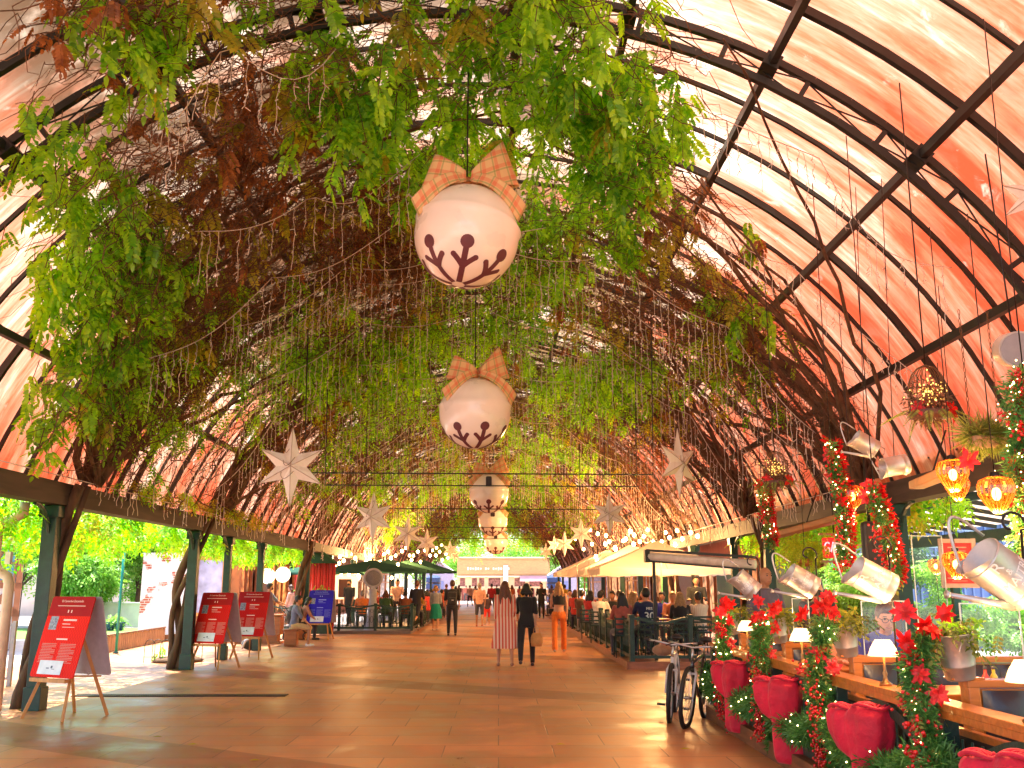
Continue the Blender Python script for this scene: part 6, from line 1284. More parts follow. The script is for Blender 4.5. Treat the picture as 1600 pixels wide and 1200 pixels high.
# ---- bird cages and pendants
M_CAGE = plain((.20, .10, .05), .45, metal=.7, name='rusty_wire'); M_AMBER = None
def cage(px, py, y, s, label):
    p = at(px, py, y); r = empty('bird_cage', p, 0, label, 'bird cage', 'wire bird cages with fairy lights and ferns'); mb = MB()
    for k in range(22):
        a = 2 * PI * k / 22; mb.tube([V(.17 * s * math.cos(a) * q, .17 * s * math.sin(a) * q, z * s) for q, z in ((1, -.14), (1, .06), (.93, .14), (.75, .22), (.45, .28), (.05, .31))], .0035 * s, 4)
    for z, q in ((-.14, 1), (-.02, 1), (.08, 1)): mb.tube([V(.17 * s * q * math.cos(a), .17 * s * q * math.sin(a), z * s) for a in np.linspace(0, 2 * PI, 25)[:-1]], .004 * s, 4, closed=True)
    mb.build('wire_dome', M_CAGE, r); MB().lathe([(.001, -.2), (.165, -.19), (.18, -.13), (.17, -.125), (.001, -.17)], 24, rot=Matrix.Scale(s, 3)).build('base_tray', plain((.12, .05, .035), .6), r)
    zt = ZC + math.sqrt(max(.2, RL ** 2 - (p.x - XC) ** 2)) - p.z; MB().tube([(0, 0, .31 * s), (0, 0, zt)], .006, 5).build('hanging_wire', HOOKM, r)
    mb = MB(); dots(mb, RNG.normal(0, 1, (90, 3)) * np.array([.07, .07, .06]) * s + np.array([0, 0, .06 * s]), .0075 * s, 5, 3); mb.build('fairy_lights', emis((1, .56, .12), .9), r)
    v, f = needles([(0, 0, -.12 * s), (0, 0, .0)], .14 * s, 9000, .06, .004); np_mesh('moss', v, f, M_TWIG, r)
    pos, yw = [], []
    for k in range(13):
        a = 2 * PI * k / 13 + .4; 
        for q in np.linspace(.16, .16, 1): pos.append(np.array([q * math.cos(a), q * math.sin(a), -.1]) * s); yw.append(a)
    v, f = scatter(leaf_template(16, True, .022, .15), np.array(pos), np.full(len(pos), .32 * s), np.array(yw), RNG.uniform(-.1, .9, len(pos)), RNG.uniform(-.3, .3, len(pos))); np_mesh('ferns', v, f, M_FERN, r)
    vv, ff = [], []; flower(vv, ff, (.16 * s, -.08, -.1), (.7, -.7, .1), .12 * s, 6, 2); flower(vv, ff, (-.15 * s, -.08, -.08), (-.5, -.8, .2), .08 * s, 6, 1); MB().add(vv, ff).build('poinsettia', M_PETAL, r)
cage(1450, 622, 7.3, .85, 'nearest bird cage, with fern fronds and a red flower'); cage(1212, 738, 11.6, .85, 'farther bird cage glowing yellow above the dark vine tangle')
def amber_mat():
    m = bpy.data.materials.new('amber_ribbed_glass'); m.use_nodes = True; t = m.node_tree; N, L = t.nodes, t.links; N.clear(); o = N.new('ShaderNodeOutputMaterial'); tr = N.new('ShaderNodeBsdfTransparent'); tr.inputs[0].default_value = (1, .48, .12, 1); g_ = N.new('ShaderNodeBsdfGlossy'); g_.inputs['Roughness'].default_value = .1; tl = N.new('ShaderNodeBsdfTranslucent'); tl.inputs[0].default_value = (.9, .25, .03, 1)
    lw = N.new('ShaderNodeLayerWeight'); lw.inputs[0].default_value = .35; a = N.new('ShaderNodeMixShader'); L.new(lw.outputs['Facing'], a.inputs[0]); L.new(tr.outputs[0], a.inputs[1]); L.new(tl.outputs[0], a.inputs[2]); b = N.new('ShaderNodeMixShader'); b.inputs[0].default_value = .08; L.new(a.outputs[0], b.inputs[1]); L.new(g_.outputs[0], b.inputs[2]); L.new(b.outputs[0], o.inputs[0]); return m
M_AMBER = amber_mat()
def pendant(px, py, y, s, label, spear=False):
    p = at(px, py, y); r = empty('pendant_lamp', p, 0, label, 'pendant lamp', 'amber ribbed pendant lamps'); n = 40; vs_ = []
    prof = [(.045, .11), (.095, .09), (.11, .05), (.105, 0), (.08, -.05), (.05, -.09), (.02, -.125)]
    for q, z in prof:
        for k in range(n): a = 2 * PI * k / n; f = 1 + (.03 if k % 2 else -.02); vs_.append((q * s * f * math.cos(a), q * s * f * math.sin(a), z * s))
    MB().add(vs_, [(i * n + k, i * n + (k + 1) % n, (i + 1) * n + (k + 1) % n, (i + 1) * n + k) for i in range(len(prof) - 1) for k in range(n)]).build('glass_shade', M_AMBER, r)
    rb = MB()
    for k in range(18): a = 2 * PI * k / 18; rb.tube([V(q * s * 1.03 * math.cos(a), q * s * 1.03 * math.sin(a), z * s) for q, z in prof], .0022 * s, 4)
    rb.build('ribs', plain((.5, .16, .03), .3), r)
    MB().lathe([(.001, .15), (.03, .14), (.035, .11), (.02, .07)], 12, rot=Matrix.Scale(s, 3)).build('cap', HOOKM, r); MB().ball((0, 0, 0), .028 * s, 10, 8, (1, 1, 1.5)).build('bulb', emis((1, .58, .2), 16), r)
    zt = min(ZC + math.sqrt(max(.2, RL ** 2 - (p.x - XC) ** 2)) - p.z, 1.9); MB().tube([(0, 0, .14 * s), (0, 0, zt)], .004, 4).build('cord', HOOKM, r)
    l = bpy.data.lights.new('pendant_light', 'POINT'); l.energy = 9; l.color = (1, .55, .2); l.shadow_soft_size = .03; lo = bpy.data.objects.new('pendant_light', l); col.objects.link(lo); lo.location = p + V(0, 0, -.2 * s)
pendant(1489, 742, 6.9, 1.0, 'amber pendant lamp just below the planter box'); pendant(1496, 762, 8.6, .95, 'amber pendant lamp half hidden behind the planter lamp'); pendant(1557, 772, 6.1, 1.0, 'amber pendant lamp beside the thick right garland'); pendant(1332, 776, 9.4, 1.0, 'amber pendant lamp by the lit garland left of the post'); pendant(1494, 882, 8.9, 1.05, 'amber pendant lamp hanging before the red poster')
pendant(1462, 885, 13.5, .9, 'small amber pendant lamp glowing behind the glass screen')
p = at(1541, 692, 6.5); r = empty('hanging_planter', p, 0, 'pale wooden planter box of grass hung by chains at the upper right', 'planter'); MB().box((0, 0, 0), (.22, .13, .085), taper=1.08).build('box', wood((.52, .3, .16), (6, 1, 1), .7, 'pale_wood', .7), r, bevel=.008)
v, f = needles([(-.1, 0, .05), (.1, 0, .05)], .05, 5000, .13, .003); v2, f2 = scatter(leaf_template(14, True, .022, .15), RNG.normal(0, .04, (14, 3)) + np.array([0, 0, .05]), np.full(14, .24), RNG.uniform(0, 6.3, 14), RNG.uniform(-.9, .6, 14), RNG.uniform(-.4, .4, 14)); v, f = cat_mesh([(v, f), (v2, f2)]); np_mesh('grass', v, f, M_FERN, r)
for s_ in (-1, 1):
    mb = MB()
    for k in range(26): c = V(s_ * .1, 0, .06 + k * .035); mb.tube([c + (V(.008 * math.cos(a), 0, .02 * math.sin(a)) if k % 2 else V(0, .008 * math.cos(a), .02 * math.sin(a))) for a in np.linspace(0, 2 * PI, 7)[:-1]], .0025, 4, closed=True)
    mb.build('chain', M_CAGE, r)
vv, ff = [], []; flower(vv, ff, (-.16, -.05, -.12), (-.5, -.8, 0), .07, 6, 2); MB().add(vv, ff).build('poinsettia', M_PETAL, r)
# ---- clear screens between the booths
def clear_mat():
    m = bpy.data.materials.new('clear_acrylic'); m.use_nodes = True; t = m.node_tree; N, L = t.nodes, t.links; N.clear(); o = N.new('ShaderNodeOutputMaterial'); tr = N.new('ShaderNodeBsdfTransparent'); tr.inputs[0].default_value = (.98, .99, .99, 1); g_ = N.new('ShaderNodeBsdfGlossy'); g_.inputs['Roughness'].default_value = .03
    lw = N.new('ShaderNodeFresnel'); lw.inputs[0].default_value = 1.45; a = N.new('ShaderNodeMixShader'); L.new(lw.outputs[0], a.inputs[0]); L.new(tr.outputs[0], a.inputs[1]); L.new(g_.outputs[0], a.inputs[2]); L.new(a.outputs[0], o.inputs[0]); return m
M_CLEAR = clear_mat(); M_EDGE = plain((.62, .72, .70), .2, name='acrylic_edge')
def screen(x0, x1, y, z0, z1, label):
    r = empty('clear_screen', (x0, y, z0), 0, label, 'screen', 'clear acrylic screens'); MB().box(((x1 - x0) / 2, 0, (z1 - z0) / 2), (x1 - x0, .006, z1 - z0)).build('pane', M_CLEAR, r)
    MB().box(((x1 - x0) / 2, 0, z1 - z0 + .004), (x1 - x0 + .016, .01, .008)).box((-.004, 0, (z1 - z0) / 2), (.008, .01, z1 - z0)).box((x1 - x0 + .004, 0, (z1 - z0) / 2), (.008, .01, z1 - z0)).build('edge', M_EDGE, r)
for px0, px1, pyt, y, lb in ((1346, 1412, 940, 8.1, 'clear acrylic screen in front of the man in blue'), (1424, 1470, 838, 10.4, 'tall clear screen beside the big right post'), (1500, 1590, 944, 6.15, 'wide clear screen at the right behind the poinsettia bucket'), (1238, 1262, 936, 10.0, 'small clear screen farther along the booths')):
    a, b = at(px0, pyt, y), at(px1, pyt, y); screen(a.x, b.x, y, 1.06 if y < 10.2 else .9, a.z, lb)
# ---- people at the booths
pm, im = person((at(1386, 985, 8.62).x, 8.75, .14), R(172), 'man in glasses and a royal blue sports top with white shoulder stripes', 1.76, 0, 'brown', 0, (.03, .04, .34), .5, (.05, .05, .07), 1, sit=True, vox=.010, arms=((.9, 1.0), (.9, 1.0)), lean=.22, nod=.6, group='diners at the booths')
hc = im['hc']; gl = MB()
for s_ in (-1, 1): gl.tube([hc + im['Rh'] @ V(s_ * .034 + .026 * math.cos(a), .108, .006 + .019 * math.sin(a)) for a in np.linspace(0, 2 * PI, 13)[:-1]], .003, 5, closed=True)
gl.tube([hc + im['Rh'] @ V(x, .11, .012) for x in (-.01, 0, .01)], .003, 5); 
for s_ in (-1, 1): gl.tube([hc + im['Rh'] @ V(s_ * .06, .106, .01), hc + im['Rh'] @ V(s_ * .082, .0, .01)], .0028, 5)
gl.build('glasses', plain((.02, .02, .02), .3), pm)
st = MB(); ch = im['chest']
for s_ in (-1, 1):
    for k in range(3): st.tube([ch + V(s_ * (.20 + .022 * k), .06 - .01 * k, .135 - .022 * k), ch + V(s_ * (.205 + .022 * k), .0, .165 - .022 * k), ch + V(s_ * (.2 + .022 * k), -.06, .15 - .022 * k)], .0075, 5)
st.build('shoulder_stripes', plain((.8, .8, .82), .7), pm)
person((at(1199, 925, 12.9).x, 13.0, .14), R(200), 'bald man behind the farthest hanging can, only his head showing', 1.74, 1, 'brown', 0, (.12, .10, .14), .5, (.05, .05, .07), 1, bald=True, vox=.014, group='diners at the booths')
person((at(1276, 938, 10.9).x, 10.9, .14), R(165), 'woman with dark hair and a dark top behind the middle can', 1.58, 0, 'black', .1, (.03, .02, .02), .5, (.05, .05, .07), 1, vox=.014, female=True, mask=True, group='diners at the booths')
person((at(1300, 985, 9.4).x + .1, 9.6, .14), R(150), 'diner in a peach top behind the third bucket, sitting low', 1.62, 0, 'brown', .1, (.6, .25, .15), .5, (.05, .05, .07), 1, sit=True, vox=.016, female=True, lean=.2, group='diners at the booths', arms=((.8, .9), (.8, .9)))
# ---- things on and beyond the deck
p = at(1497, 880, 10.6); r = empty('framed_poster', p, R(-4), 'red poster in a pale wooden frame hanging behind the glass lamp', 'poster'); MB().box((0, 0, 0), (.31, .012, .44)).build('print', plain((.68, .05, .04), .5, var=.25, scale=8), r); f = MB()
for x in (-.175, .175): f.box((x, -.01, 0), (.045, .03, .53))
for z in (-.24, .24): f.box((0, -.012, z), (.31, .03, .045))
f.build('frame', wood((.74, .5, .36), (4, 4, 4), .5, 'pale_frame', .8), r); t = MB()
for k, (x, z, w_, h_) in enumerate(((0, .17, .2, .012), (.02, .13, .14, .006), (.06, .08, .1, .02), (-.07, -.02, .12, .09), (.03, -.07, .18, .10), (-.02, -.16, .22, .012), (0, -.19, .16, .006))): t.box((x, -.008, z), (w_, .004, h_))
t.build('printed_shapes', plain((.85, .42, .28), .5, var=.4, scale=20), r); MB().tube([(-.12, .02, .26), (0, .02, 1.0), (.12, .02, .26)], .003, 4).build('hanging_wire', HOOKM, r)
p = at(1304, 856, 13.6); r = empty('waffle_sign', p, 0, 'red illuminated sign reading GAUF with pink letters', 'sign'); MB().box((0, 0, 0), (.34, .05, .28)).build('sign_face', emis((.75, .01, .01), .45), r, bevel=.02)
v, f = text_mesh('GAUF', .17, .006); MB().add([Matrix.Rotation(PI / 2, 3, 'X') @ Vector((q.x * .72, q.y * 1.25, q.z)) + V(0, -.03, 0) for q in v], f).build('lettering', emis((1, .25, .28), .9), r); MB().ball((0, -.04, .02), .035, 10, 7, (.8, .4, 1.6)).build('emblem', emis((1, .75, .75), .9), r); MB().box((0, 0, .19), (.42, .06, .03)).box((0, 0, -.19), (.42, .06, .03)).build('sign_frame', M_RAILWOOD, r); MB().tube([(0, 0, .2), (0, 0, .9)], .01, 5).build('bracket', HOOKM, r)
p = at(1257, 862, 13.2); r = empty('hanging_fern_ball', p, 0, 'bright yellow green hanging basket left of the red sign', 'hanging basket', None); v, f = leaves_at(RNG.normal(0, 1, (420, 3)) * np.array([.13, .12, .085]) + np.array([0, 0, .02]), .12, T_FAR, (-.4, 1.4)); np_mesh('foliage', v, f, leafmat('lime_leaf', (.30, .46, .02), (.62, .66, .04), .4, 6), r)
MB().lathe([(.001, -.2), (.09, -.19), (.13, -.1), (.12, -.1)], 16, cap=False).build('pot', plain((.5, .16, .05), .6), r); MB().tube([(0, 0, 0), (0, 0, 1.2)], .005, 4).build('hanging_wire', HOOKM, r)
p = at(1363, 850, 11.2); r = empty('tall_speaker', p, 0, 'tall black rounded loudspeaker panel beside the big right post', 'speaker'); MB().box((0, 0, -.05), (.24, .14, .62)).build('cabinet', plain((.015, .012, .012), .5), r, bevel=.05); MB().box((0, -.075, -.05), (.17, .01, .5)).build('grille', plain((.03, .025, .025), .7), r); MB().tube([(0, .05, .2), (0, .05, 1.1)], .02, 6).build('bracket', HOOKM, r)
for j, (pa, pb) in enumerate((((1207, 838, 15.2), (1318, 808, 12.6)), ((1432, 758, 10.4), (1480, 738, 8.8)))):
    a, b = at(*pa), at(*pb); r = empty('timber_beam', a, 0, ('lit orange timber beam under the right eave before the dark tangle', 'short rounded plank under the eave beside the pendants')[j], 'beam'); MB().beam((0, 0, 0), b - a, .16, .09).build('plank', wood((.5, .18, .05), (4, .6, 4), .5, 'lit_beam', .6), r, bevel=.015); MB().tube([(b - a) * .5, (b - a) * .5 + V(.2, 0, .5)], .01, 5).build('hanger', HOOKM, r)
# lean-to roof over the booths
r = empty('lean_to_roof', (5.5, 2, 0), 0, 'lean-to roof of pale panels and dark battens over the near right booths', 'roof')
MB().add([(.2, -3, 3.35), (3.9, -3, 2.75), (3.9, 20.5, 2.75), (.2, 20.5, 3.35)], [(0, 1, 2, 3)]).build('roof_panels', clothm('pale_panel', (.62, .46, .36), .5), r)
mb = MB()
for k in range(30): mb.beam((.2, -3 + k * .8, 3.31), (3.9, -3 + k * .8, 2.71), .05, .07)
mb.build('battens', M_STEEL, r); MB().box((3.85, 8.75, 2.55), (.14, 23.5, .22)).box((1.9, 8.75, 2.98), (.1, 23.5, .12)).build('beams', M_GREEN, r)
for y in (-1, 2.8, 6.6, 10.4, 14.2, 18): MB().box((3.85, y, 1.25), (.14, .14, 2.5)).build('post', M_GREEN, r)
g3 = MB().add([(9.6, -12, -.008), (60, -12, -.008), (60, 22, -.008), (9.6, 22, -.008)], [(0, 1, 2, 3)]).build('side_lawn', M_GRASS); tag(g3, kind='structure')
bx = 12.6; r = empty('blue_shed', (bx, 26, 0), 0, 'blue grey corrugated shed with roller shutters beyond the lawn on the right', 'shed'); mb = MB().box((4.5, 2, 2), (14, 3.4, 4))
mb.build('wall', plain((.16, .21, .46), .6, var=.2, scale=2), r); mb = MB()
for k in range(60): mb.box((-2.4 + k * .235, .28, 1.9), (.05, .05, 3.6))
mb.build('ribs', plain((.22, .28, .56), .5), r); mb = MB()
for z in np.arange(2.2, 3.9, .22): mb.box((4.5, .24, z), (14, .03, .03))
mb.build('grille_bars', plain((.5, .55, .75), .5), r)
for j, (px, y, h, rd) in enumerate(((1440, 22, 2.0, .9), (1330, 25, 3.6, 1.3), (1590, 20, 1.4, .8), (1230, 23, 2.4, .8))):
    p = at(px, 915, y); leafy_tree('garden_shrub', (max(p.x, 8.3 if px < 1300 else 9.8), y, 0), h, rd, 1100, 'green shrub beyond the booths, %s' % ('straight behind the nearest poinsettias', 'behind the red sign', 'at the right edge', 'behind the farthest can')[j], 'shrubs beyond the booths', M_BRIGHT if j != 1 else M_DARKLEAF, .3, T_FAR, False)
for j, (x, y) in enumerate(((9.0, 10.5), (9.2, 14.5))):
    r = empty('picnic_table', (x + 1.2, y, 0), R(10), 'timber picnic table on the side lawn, %s' % ('nearer', 'farther')[j], 'picnic table', 'picnic tables'); MB().box((0, 0, .73), (1.6, .75, .05)).build('table_top', PLANK, r)
    for s_ in (-1, 1): MB().box((0, s_ * .62, .44), (1.6, .25, .045)).build('bench_plank', PLANK, r)
    for x_ in (-.6, .6): MB().beam((x_, -.7, 0), (x_, .35, .72), .05, .08).beam((x_, .7, 0), (x_, -.35, .72), .05, .08).box((x_, 0, .41), (.045, 1.4, .07)).build('trestle', PLANK, r)
# ---- bicycles
def bicycle(loc, rz, frame_c, label, steer=0):
    r = empty('bicycle', loc, rz, label, 'bicycle', 'bicycles parked against the deck'); Rw = .335; wb = 1.04; T = plain((.015, .014, .014), .6); rim = plain((.55, .52, .5), .3, metal=1); fm = plain(frame_c, .3, var=.05, coat=.5); lean = Matrix.Rotation(R(0), 3, 'Y')
    for nm, y0 in (('front_wheel', 0), ('rear_wheel', wb)):
        w_ = MB().tube([V(0, y0 + Rw * math.cos(a), Rw + Rw * math.sin(a)) for a in np.linspace(0, 2 * PI, 41)[:-1]], .027, 8, closed=True).build(nm, T, r)
        MB().tube([V(0, y0 + (Rw - .035) * math.cos(a), Rw + (Rw - .035) * math.sin(a)) for a in np.linspace(0, 2 * PI, 41)[:-1]], .012, 6, closed=True).build('rim', rim, w_); sp = MB()
        for k in range(28): a = 2 * PI * k / 28; sp.beam((.02 * (-1) ** k, y0 + .02 * math.cos(a + .6), Rw + .02 * math.sin(a + .6)), (0, y0 + (Rw - .035) * math.cos(a), Rw + (Rw - .035) * math.sin(a)), .0035, .0035)
        sp.build('spokes', rim, w_); MB().tube([(-.05, y0, Rw), (.05, y0, Rw)], .02, 8).build('hub', rim, w_)
    bb = V(0, .62, .29); hd0, hd1 = V(0, .17, .72), V(0, .22, .60); st0 = V(0, .78, .78); rear = V(0, wb, Rw)
    MB().tube([hd0, st0], .018, 8).tube([hd1, bb], .022, 8).tube([bb, st0], .017, 8).tube([hd0 + V(0, -.01, .03), hd1 + V(0, .01, -.03)], .024, 8).tube([bb + V(.05, 0, 0), rear + V(.06, 0, 0)], .01, 6).tube([bb + V(-.05, 0, 0), rear + V(-.06, 0, 0)], .01, 6).tube([st0 + V(.02, 0, -.03), rear + V(.06, 0, 0)], .009, 6).tube([st0 + V(-.02, 0, -.03), rear + V(-.06, 0, 0)], .009, 6).build('frame', fm, r)
    MB().tube([V(.06, 0, Rw), V(.06, .13, .60), V(.03, .19, .66)], .014, 8).tube([V(-.06, 0, Rw), V(-.06, .13, .60), V(-.03, .19, .66)], .014, 8).tube([V(-.06, .13, .6), V(.06, .13, .6)], .014, 8).build('fork', plain((.7, .68, .66), .3), r)
    MB().tube([V(0, .19, .70), V(0, .15, .88)], .016, 8).tube([V(-.30, .16, .94), V(-.2, .12, .93), V(0, .13, .90), V(.2, .12, .93), V(.30, .16, .94)], .013, 8).build('handlebar', rim, r)
    for s_ in (-1, 1): MB().tube([V(s_ * .30, .16, .94), V(s_ * .36, .2, .945)], .019, 8).tube([V(s_ * .22, .1, .93), V(s_ * .3, .04, .9)], .007, 6).build('grip', T, r)
    MB().tube([st0, V(0, .8, .93)], .013, 8).build('seat_post', rim, r); MB().ball((0, .84, .96), .1, 12, 8, (.75, 1.4, .4)).build('saddle', T, r)
    MB().lathe([(.09, -.006), (.095, 0), (.09, .006)], 24, bb + V(.06, 0, 0), Matrix.Rotation(R(90), 3, 'Y')).build('chain_ring', rim, r)
    for s_, a in ((1, 1.2), (-1, 1.2 + PI)): e = bb + V(s_ * .09, .17 * math.cos(a), .17 * math.sin(a)); MB().beam(bb + V(s_ * .08, 0, 0), e, .012, .02).build('crank', rim, r); MB().box(e + V(s_ * .06, 0, 0), (.1, .07, .025)).build('pedal', T, r)
    return r
q = ground(1046, 1128); b1 = bicycle(q, R(-11), (.72, .68, .62), 'white framed mountain bicycle, the left of the two, seen from the front'); b1.rotation_euler = (0, R(4), R(-14))
q = ground(1072, 1137); b2 = bicycle(q, R(-30), (.03, .02, .02), 'dark bicycle with silver fork leaning on the deck, right of the two'); b2.rotation_euler = (0, R(5), R(-24))
r = empty('handlebar_bag', b1.location + V(.0, .35, .82), 0, 'small bundle of brown bags on the bicycle handlebars', 'bag'); MB().ball((0, 0, 0), .09, 10, 8, (1.5, 1, .8)).build('pouch', cloth((.3, .16, .08)), r); MB().ball((.05, .02, .08), .05, 8, 6, (1.2, 1, .7)).build('lid', cloth((.5, .1, .12)), r)
# ================================================================ BELLS, STARS
M_BELL = plain((.92, .83, .76), .3, var=.05, scale=3, name='glossy_cream_shell', coat=.5); M_SLOT = plain((.13, .03, .04), .6, name='dark_maroon')
def plaid():
    m, t, b = nmat('plaid_ribbon'); N, L = t.nodes, t.links; tc = N.new('ShaderNodeTexCoord'); sx = N.new('ShaderNodeSeparateXYZ'); L.new(tc.outputs['UV'], sx.inputs[0]); cur = None
    base = (.74, .50, .25, 1)
    for ax, per, off, wd, c in ((0, .5, 0, .14, (.70, .07, .03, 1)), (1, .5, 0, .14, (.70, .07, .03, 1)), (0, .5, .25, .06, (.10, .24, .04, 1)), (1, .5, .25, .06, (.10, .24, .04, 1))):
        a = N.new('ShaderNodeMath'); a.operation = 'MULTIPLY_ADD'; a.inputs[1].default_value = 7.0; a.inputs[2].default_value = off; L.new(sx.outputs[ax], a.inputs[0]); f = N.new('ShaderNodeMath'); f.operation = 'PINGPONG'; f.inputs[1].default_value = per; L.new(a.outputs[0], f.inputs[0])
        lt = N.new('ShaderNodeMath'); lt.operation = 'LESS_THAN'; lt.inputs[1].default_value = wd; L.new(f.outputs[0], lt.inputs[0]); h = N.new('ShaderNodeMath'); h.operation = 'MULTIPLY'; h.inputs[1].default_value = .4; L.new(lt.outputs[0], h.inputs[0])
        mx = N.new('ShaderNodeMix'); mx.data_type = 'RGBA'; mx.inputs[7].default_value = c; L.new(h.outputs[0], mx.inputs[0])
        if cur is None: mx.inputs[6].default_value = base
        else: L.new(cur, mx.inputs[6])
        cur = mx.outputs[2]
    L.new(cur, b.inputs['Base Color']); b.inputs['Roughness'].default_value = .85; return m
M_PLAID = plaid()
def ribbon(pts, wd, parent, name='ribbon_loop', th=.004, cup=0.0):
    """strip of cloth through pts (list of (centre, across-vector)), uv mapped"""
    n = 8; vs_, uv = [], []; L_ = 0; prev = None
    for c, a, w_ in pts:
        c, a = Vector(c), Vector(a).normalized()
        if prev is not None: L_ += (c - prev).length
        prev = c
        for k in range(n + 1): t = k / n - .5; vs_.append(c + a * w_ * t + Vector((0, 0, cup * (1 - 4 * t * t)))); uv.append((L_, w_ * t))
    m_ = len(pts); fs_ = [(i * (n + 1) + k, i * (n + 1) + k + 1, (i + 1) * (n + 1) + k + 1, (i + 1) * (n + 1) + k) for i in range(m_ - 1) for k in range(n)]
    o = MB().add(vs_, fs_, True).build(name, M_PLAID, parent); l = o.data.uv_layers.new(name='uv'); l.data.foreach_set('uv', [x for f in fs_ for i in f for x in uv[i]])
    s = o.modifiers.new('s', 'SOLIDIFY'); s.thickness = th; return o
def bell(p, rad, label, yaw=0, tilt=(0, 0), windowed=False, big=1):
    r = empty('jingle_bell', p, yaw, label, 'giant bell', 'giant cream jingle bells hung along the ridge'); T_ = Matrix.Rotation(tilt[0], 3, 'X') @ Matrix.Rotation(tilt[1], 3, 'Y')
    prof = [(math.sin(a) * rad, -math.cos(a) * rad) for a in np.linspace(.001, PI - .001, 40)]; pr = []
    for q, z in prof:
        zz = z / rad; bump = .05 * rad * math.exp(-((zz - .20) / .06) ** 2); pr.append((q + bump, z))
    MB().lathe(pr, 48, rot=T_, cap=False).build('shell', M_BELL, r)
    def S(th, ph, o=1.004): return T_ @ (V(math.sin(th) * math.sin(ph), -math.sin(th) * math.cos(ph), -math.cos(th)) * rad * o)   # th from the bottom pole
    mb = MB(); K = 7
    def stroke(th0, ph0, th1, ph1, w_):
        m_ = 8; vs_ = []
        for i in range(m_ + 1):
            t = i / m_; th, ph = th0 + (th1 - th0) * t, ph0 + (ph1 - ph0) * t; a = S(th, ph); b_ = S(th0 + (th1 - th0) * (t + .02), ph0 + (ph1 - ph0) * (t + .02)); d = (b_ - a).normalized(); nrm = a.normalized(); sd_ = d.cross(nrm) * w_ * rad
            vs_ += [a + sd_, a - sd_]
        mb.add(vs_, [(2 * i, 2 * i + 1, 2 * i + 3, 2 * i + 2) for i in range(m_)])
    for k in range(K):
        ph = 2 * PI * (k + .0) / K; stroke(.12, ph, 1.0, ph, .055); stroke(.56, ph, .80, ph - .29, .052); stroke(.56, ph, .80, ph + .29, .052)
        c = S(1.06, ph, 1.004); nrm = c.normalized(); u = nrm.orthogonal().normalized(); w_ = nrm.cross(u); vs_ = [c * 1.0 + (u * math.cos(a) + w_ * math.sin(a)) * rad * .13 for a in np.linspace(0, 2 * PI, 19)[:-1]]; vs_ = [v.normalized() * rad * 1.007 for v in vs_] + [nrm * rad * 1.009]; mb.add(vs_, [(q, (q + 1) % 18, 18) for q in range(18)])
        for dp in (-.29, .29): c = S(.80, ph + dp); nrm = c.normalized(); u = nrm.orthogonal().normalized(); w_ = nrm.cross(u); mb.add([(c + (u * math.cos(a) + w_ * math.sin(a)) * rad * .056).normalized() * rad * 1.006 for a in np.linspace(0, 2 * PI, 11)[:-1]] + [nrm * rad * 1.008], [(q, (q + 1) % 10, 10) for q in range(10)])
    mb.build('snowflake_slots', M_SLOT, r)
    s = rad
    for sg in (-1, 1):                                     # two big loops: the cloth stands on edge, runs out and comes back
        pts = []
        for a in np.linspace(0, PI, 15):
            q = math.sin(a); w_ = (.22 + (.74 if sg > 0 else .52) * q ** .8) * s
            pts.append((V(sg * (.05 + (.80 if sg > 0 else .72) * q) * s, (-.20 * math.cos(a) - .08) * s, (1.12 + (.40 if sg > 0 else .14) * q) * s), V(sg * -.35 * q, 0, 1), w_))
        ribbon(pts, .3, r)
        pts = [(V(sg * (.04 + .98 * t) * s, -(.22 + .30 * math.sin(PI * min(1, t * .8))) * s, (1.12 - .75 * t ** 1.6) * s), V(.45 * sg, -.1, .9), (.16 + .20 * t) * s) for t in np.linspace(0, 1, 11)]; ribbon(pts, .2, r, 'ribbon_tail')
    MB().ball((0, -.03 * s, 1.1 * s), .11 * s, 10, 7, (1, .8, 1.1)).build('ribbon_knot', plain((.62, .24, .08), .8), r)
    if windowed: MB().box((.0, -.86 * s, .52 * s), (.30 * s, .34 * s, .5 * s)).build('dark_window', plain((.025, .01, .012), .4), r, bevel=.03)
    z1 = ZC + RL - p[2]; MB().tube([(0, 0, s), (0, 0, z1)], .008, 5).build('hanging_wire', HOOKM, r); MB().tube([V(.12 * s * math.cos(a), 0, 1.0 * s + .12 * s * math.sin(a)) for a in np.linspace(0, 2 * PI, 15)[:-1]], .012, 6, closed=True).build('ring', M_GALV, r)
bell(at(729, 370, 8.9), .51, 'nearest giant cream bell with a plaid bow and maroon snowflake slots', R(8), (R(-4), R(9))); bell(at(742, 646, 12.9), .485, 'second giant cream bell with a plaid bow in the middle of the view', R(20))
bell(at(764, 771, 24.5), .5, 'third giant bell, with a dark window near its top', 0, windowed=True); bell(at(770, 815, 33.5), .5, 'fourth giant bell, partly below the third', 0, windowed=True); bell(at(774.5, 848, 42), .5, 'farthest giant bell with a pale ring below it', 0, windowed=True)
def star_mat():
    m, t, b = nmat('star_paper'); N, L = t.nodes, t.links; tc = N.new('ShaderNodeTexCoord'); no = N.new('ShaderNodeTexNoise'); no.inputs['Scale'].default_value = 2.5; no.inputs['Detail'].default_value = 7; no.inputs['Distortion'].default_value = 1.5; L.new(tc.outputs['Object'], no.inputs[0])
    rp = N.new('ShaderNodeValToRGB'); e = rp.color_ramp.elements; e[0].position = .35; e[1].position = .55; e[0].color = (.80, .68, .58, 1); e[1].color = (.93, .86, .78, 1); L.new(no.outputs[0], rp.inputs[0]); L.new(rp.outputs[0], b.inputs['Base Color']); b.inputs['Roughness'].default_value = .45; return m
M_STAR = star_mat()
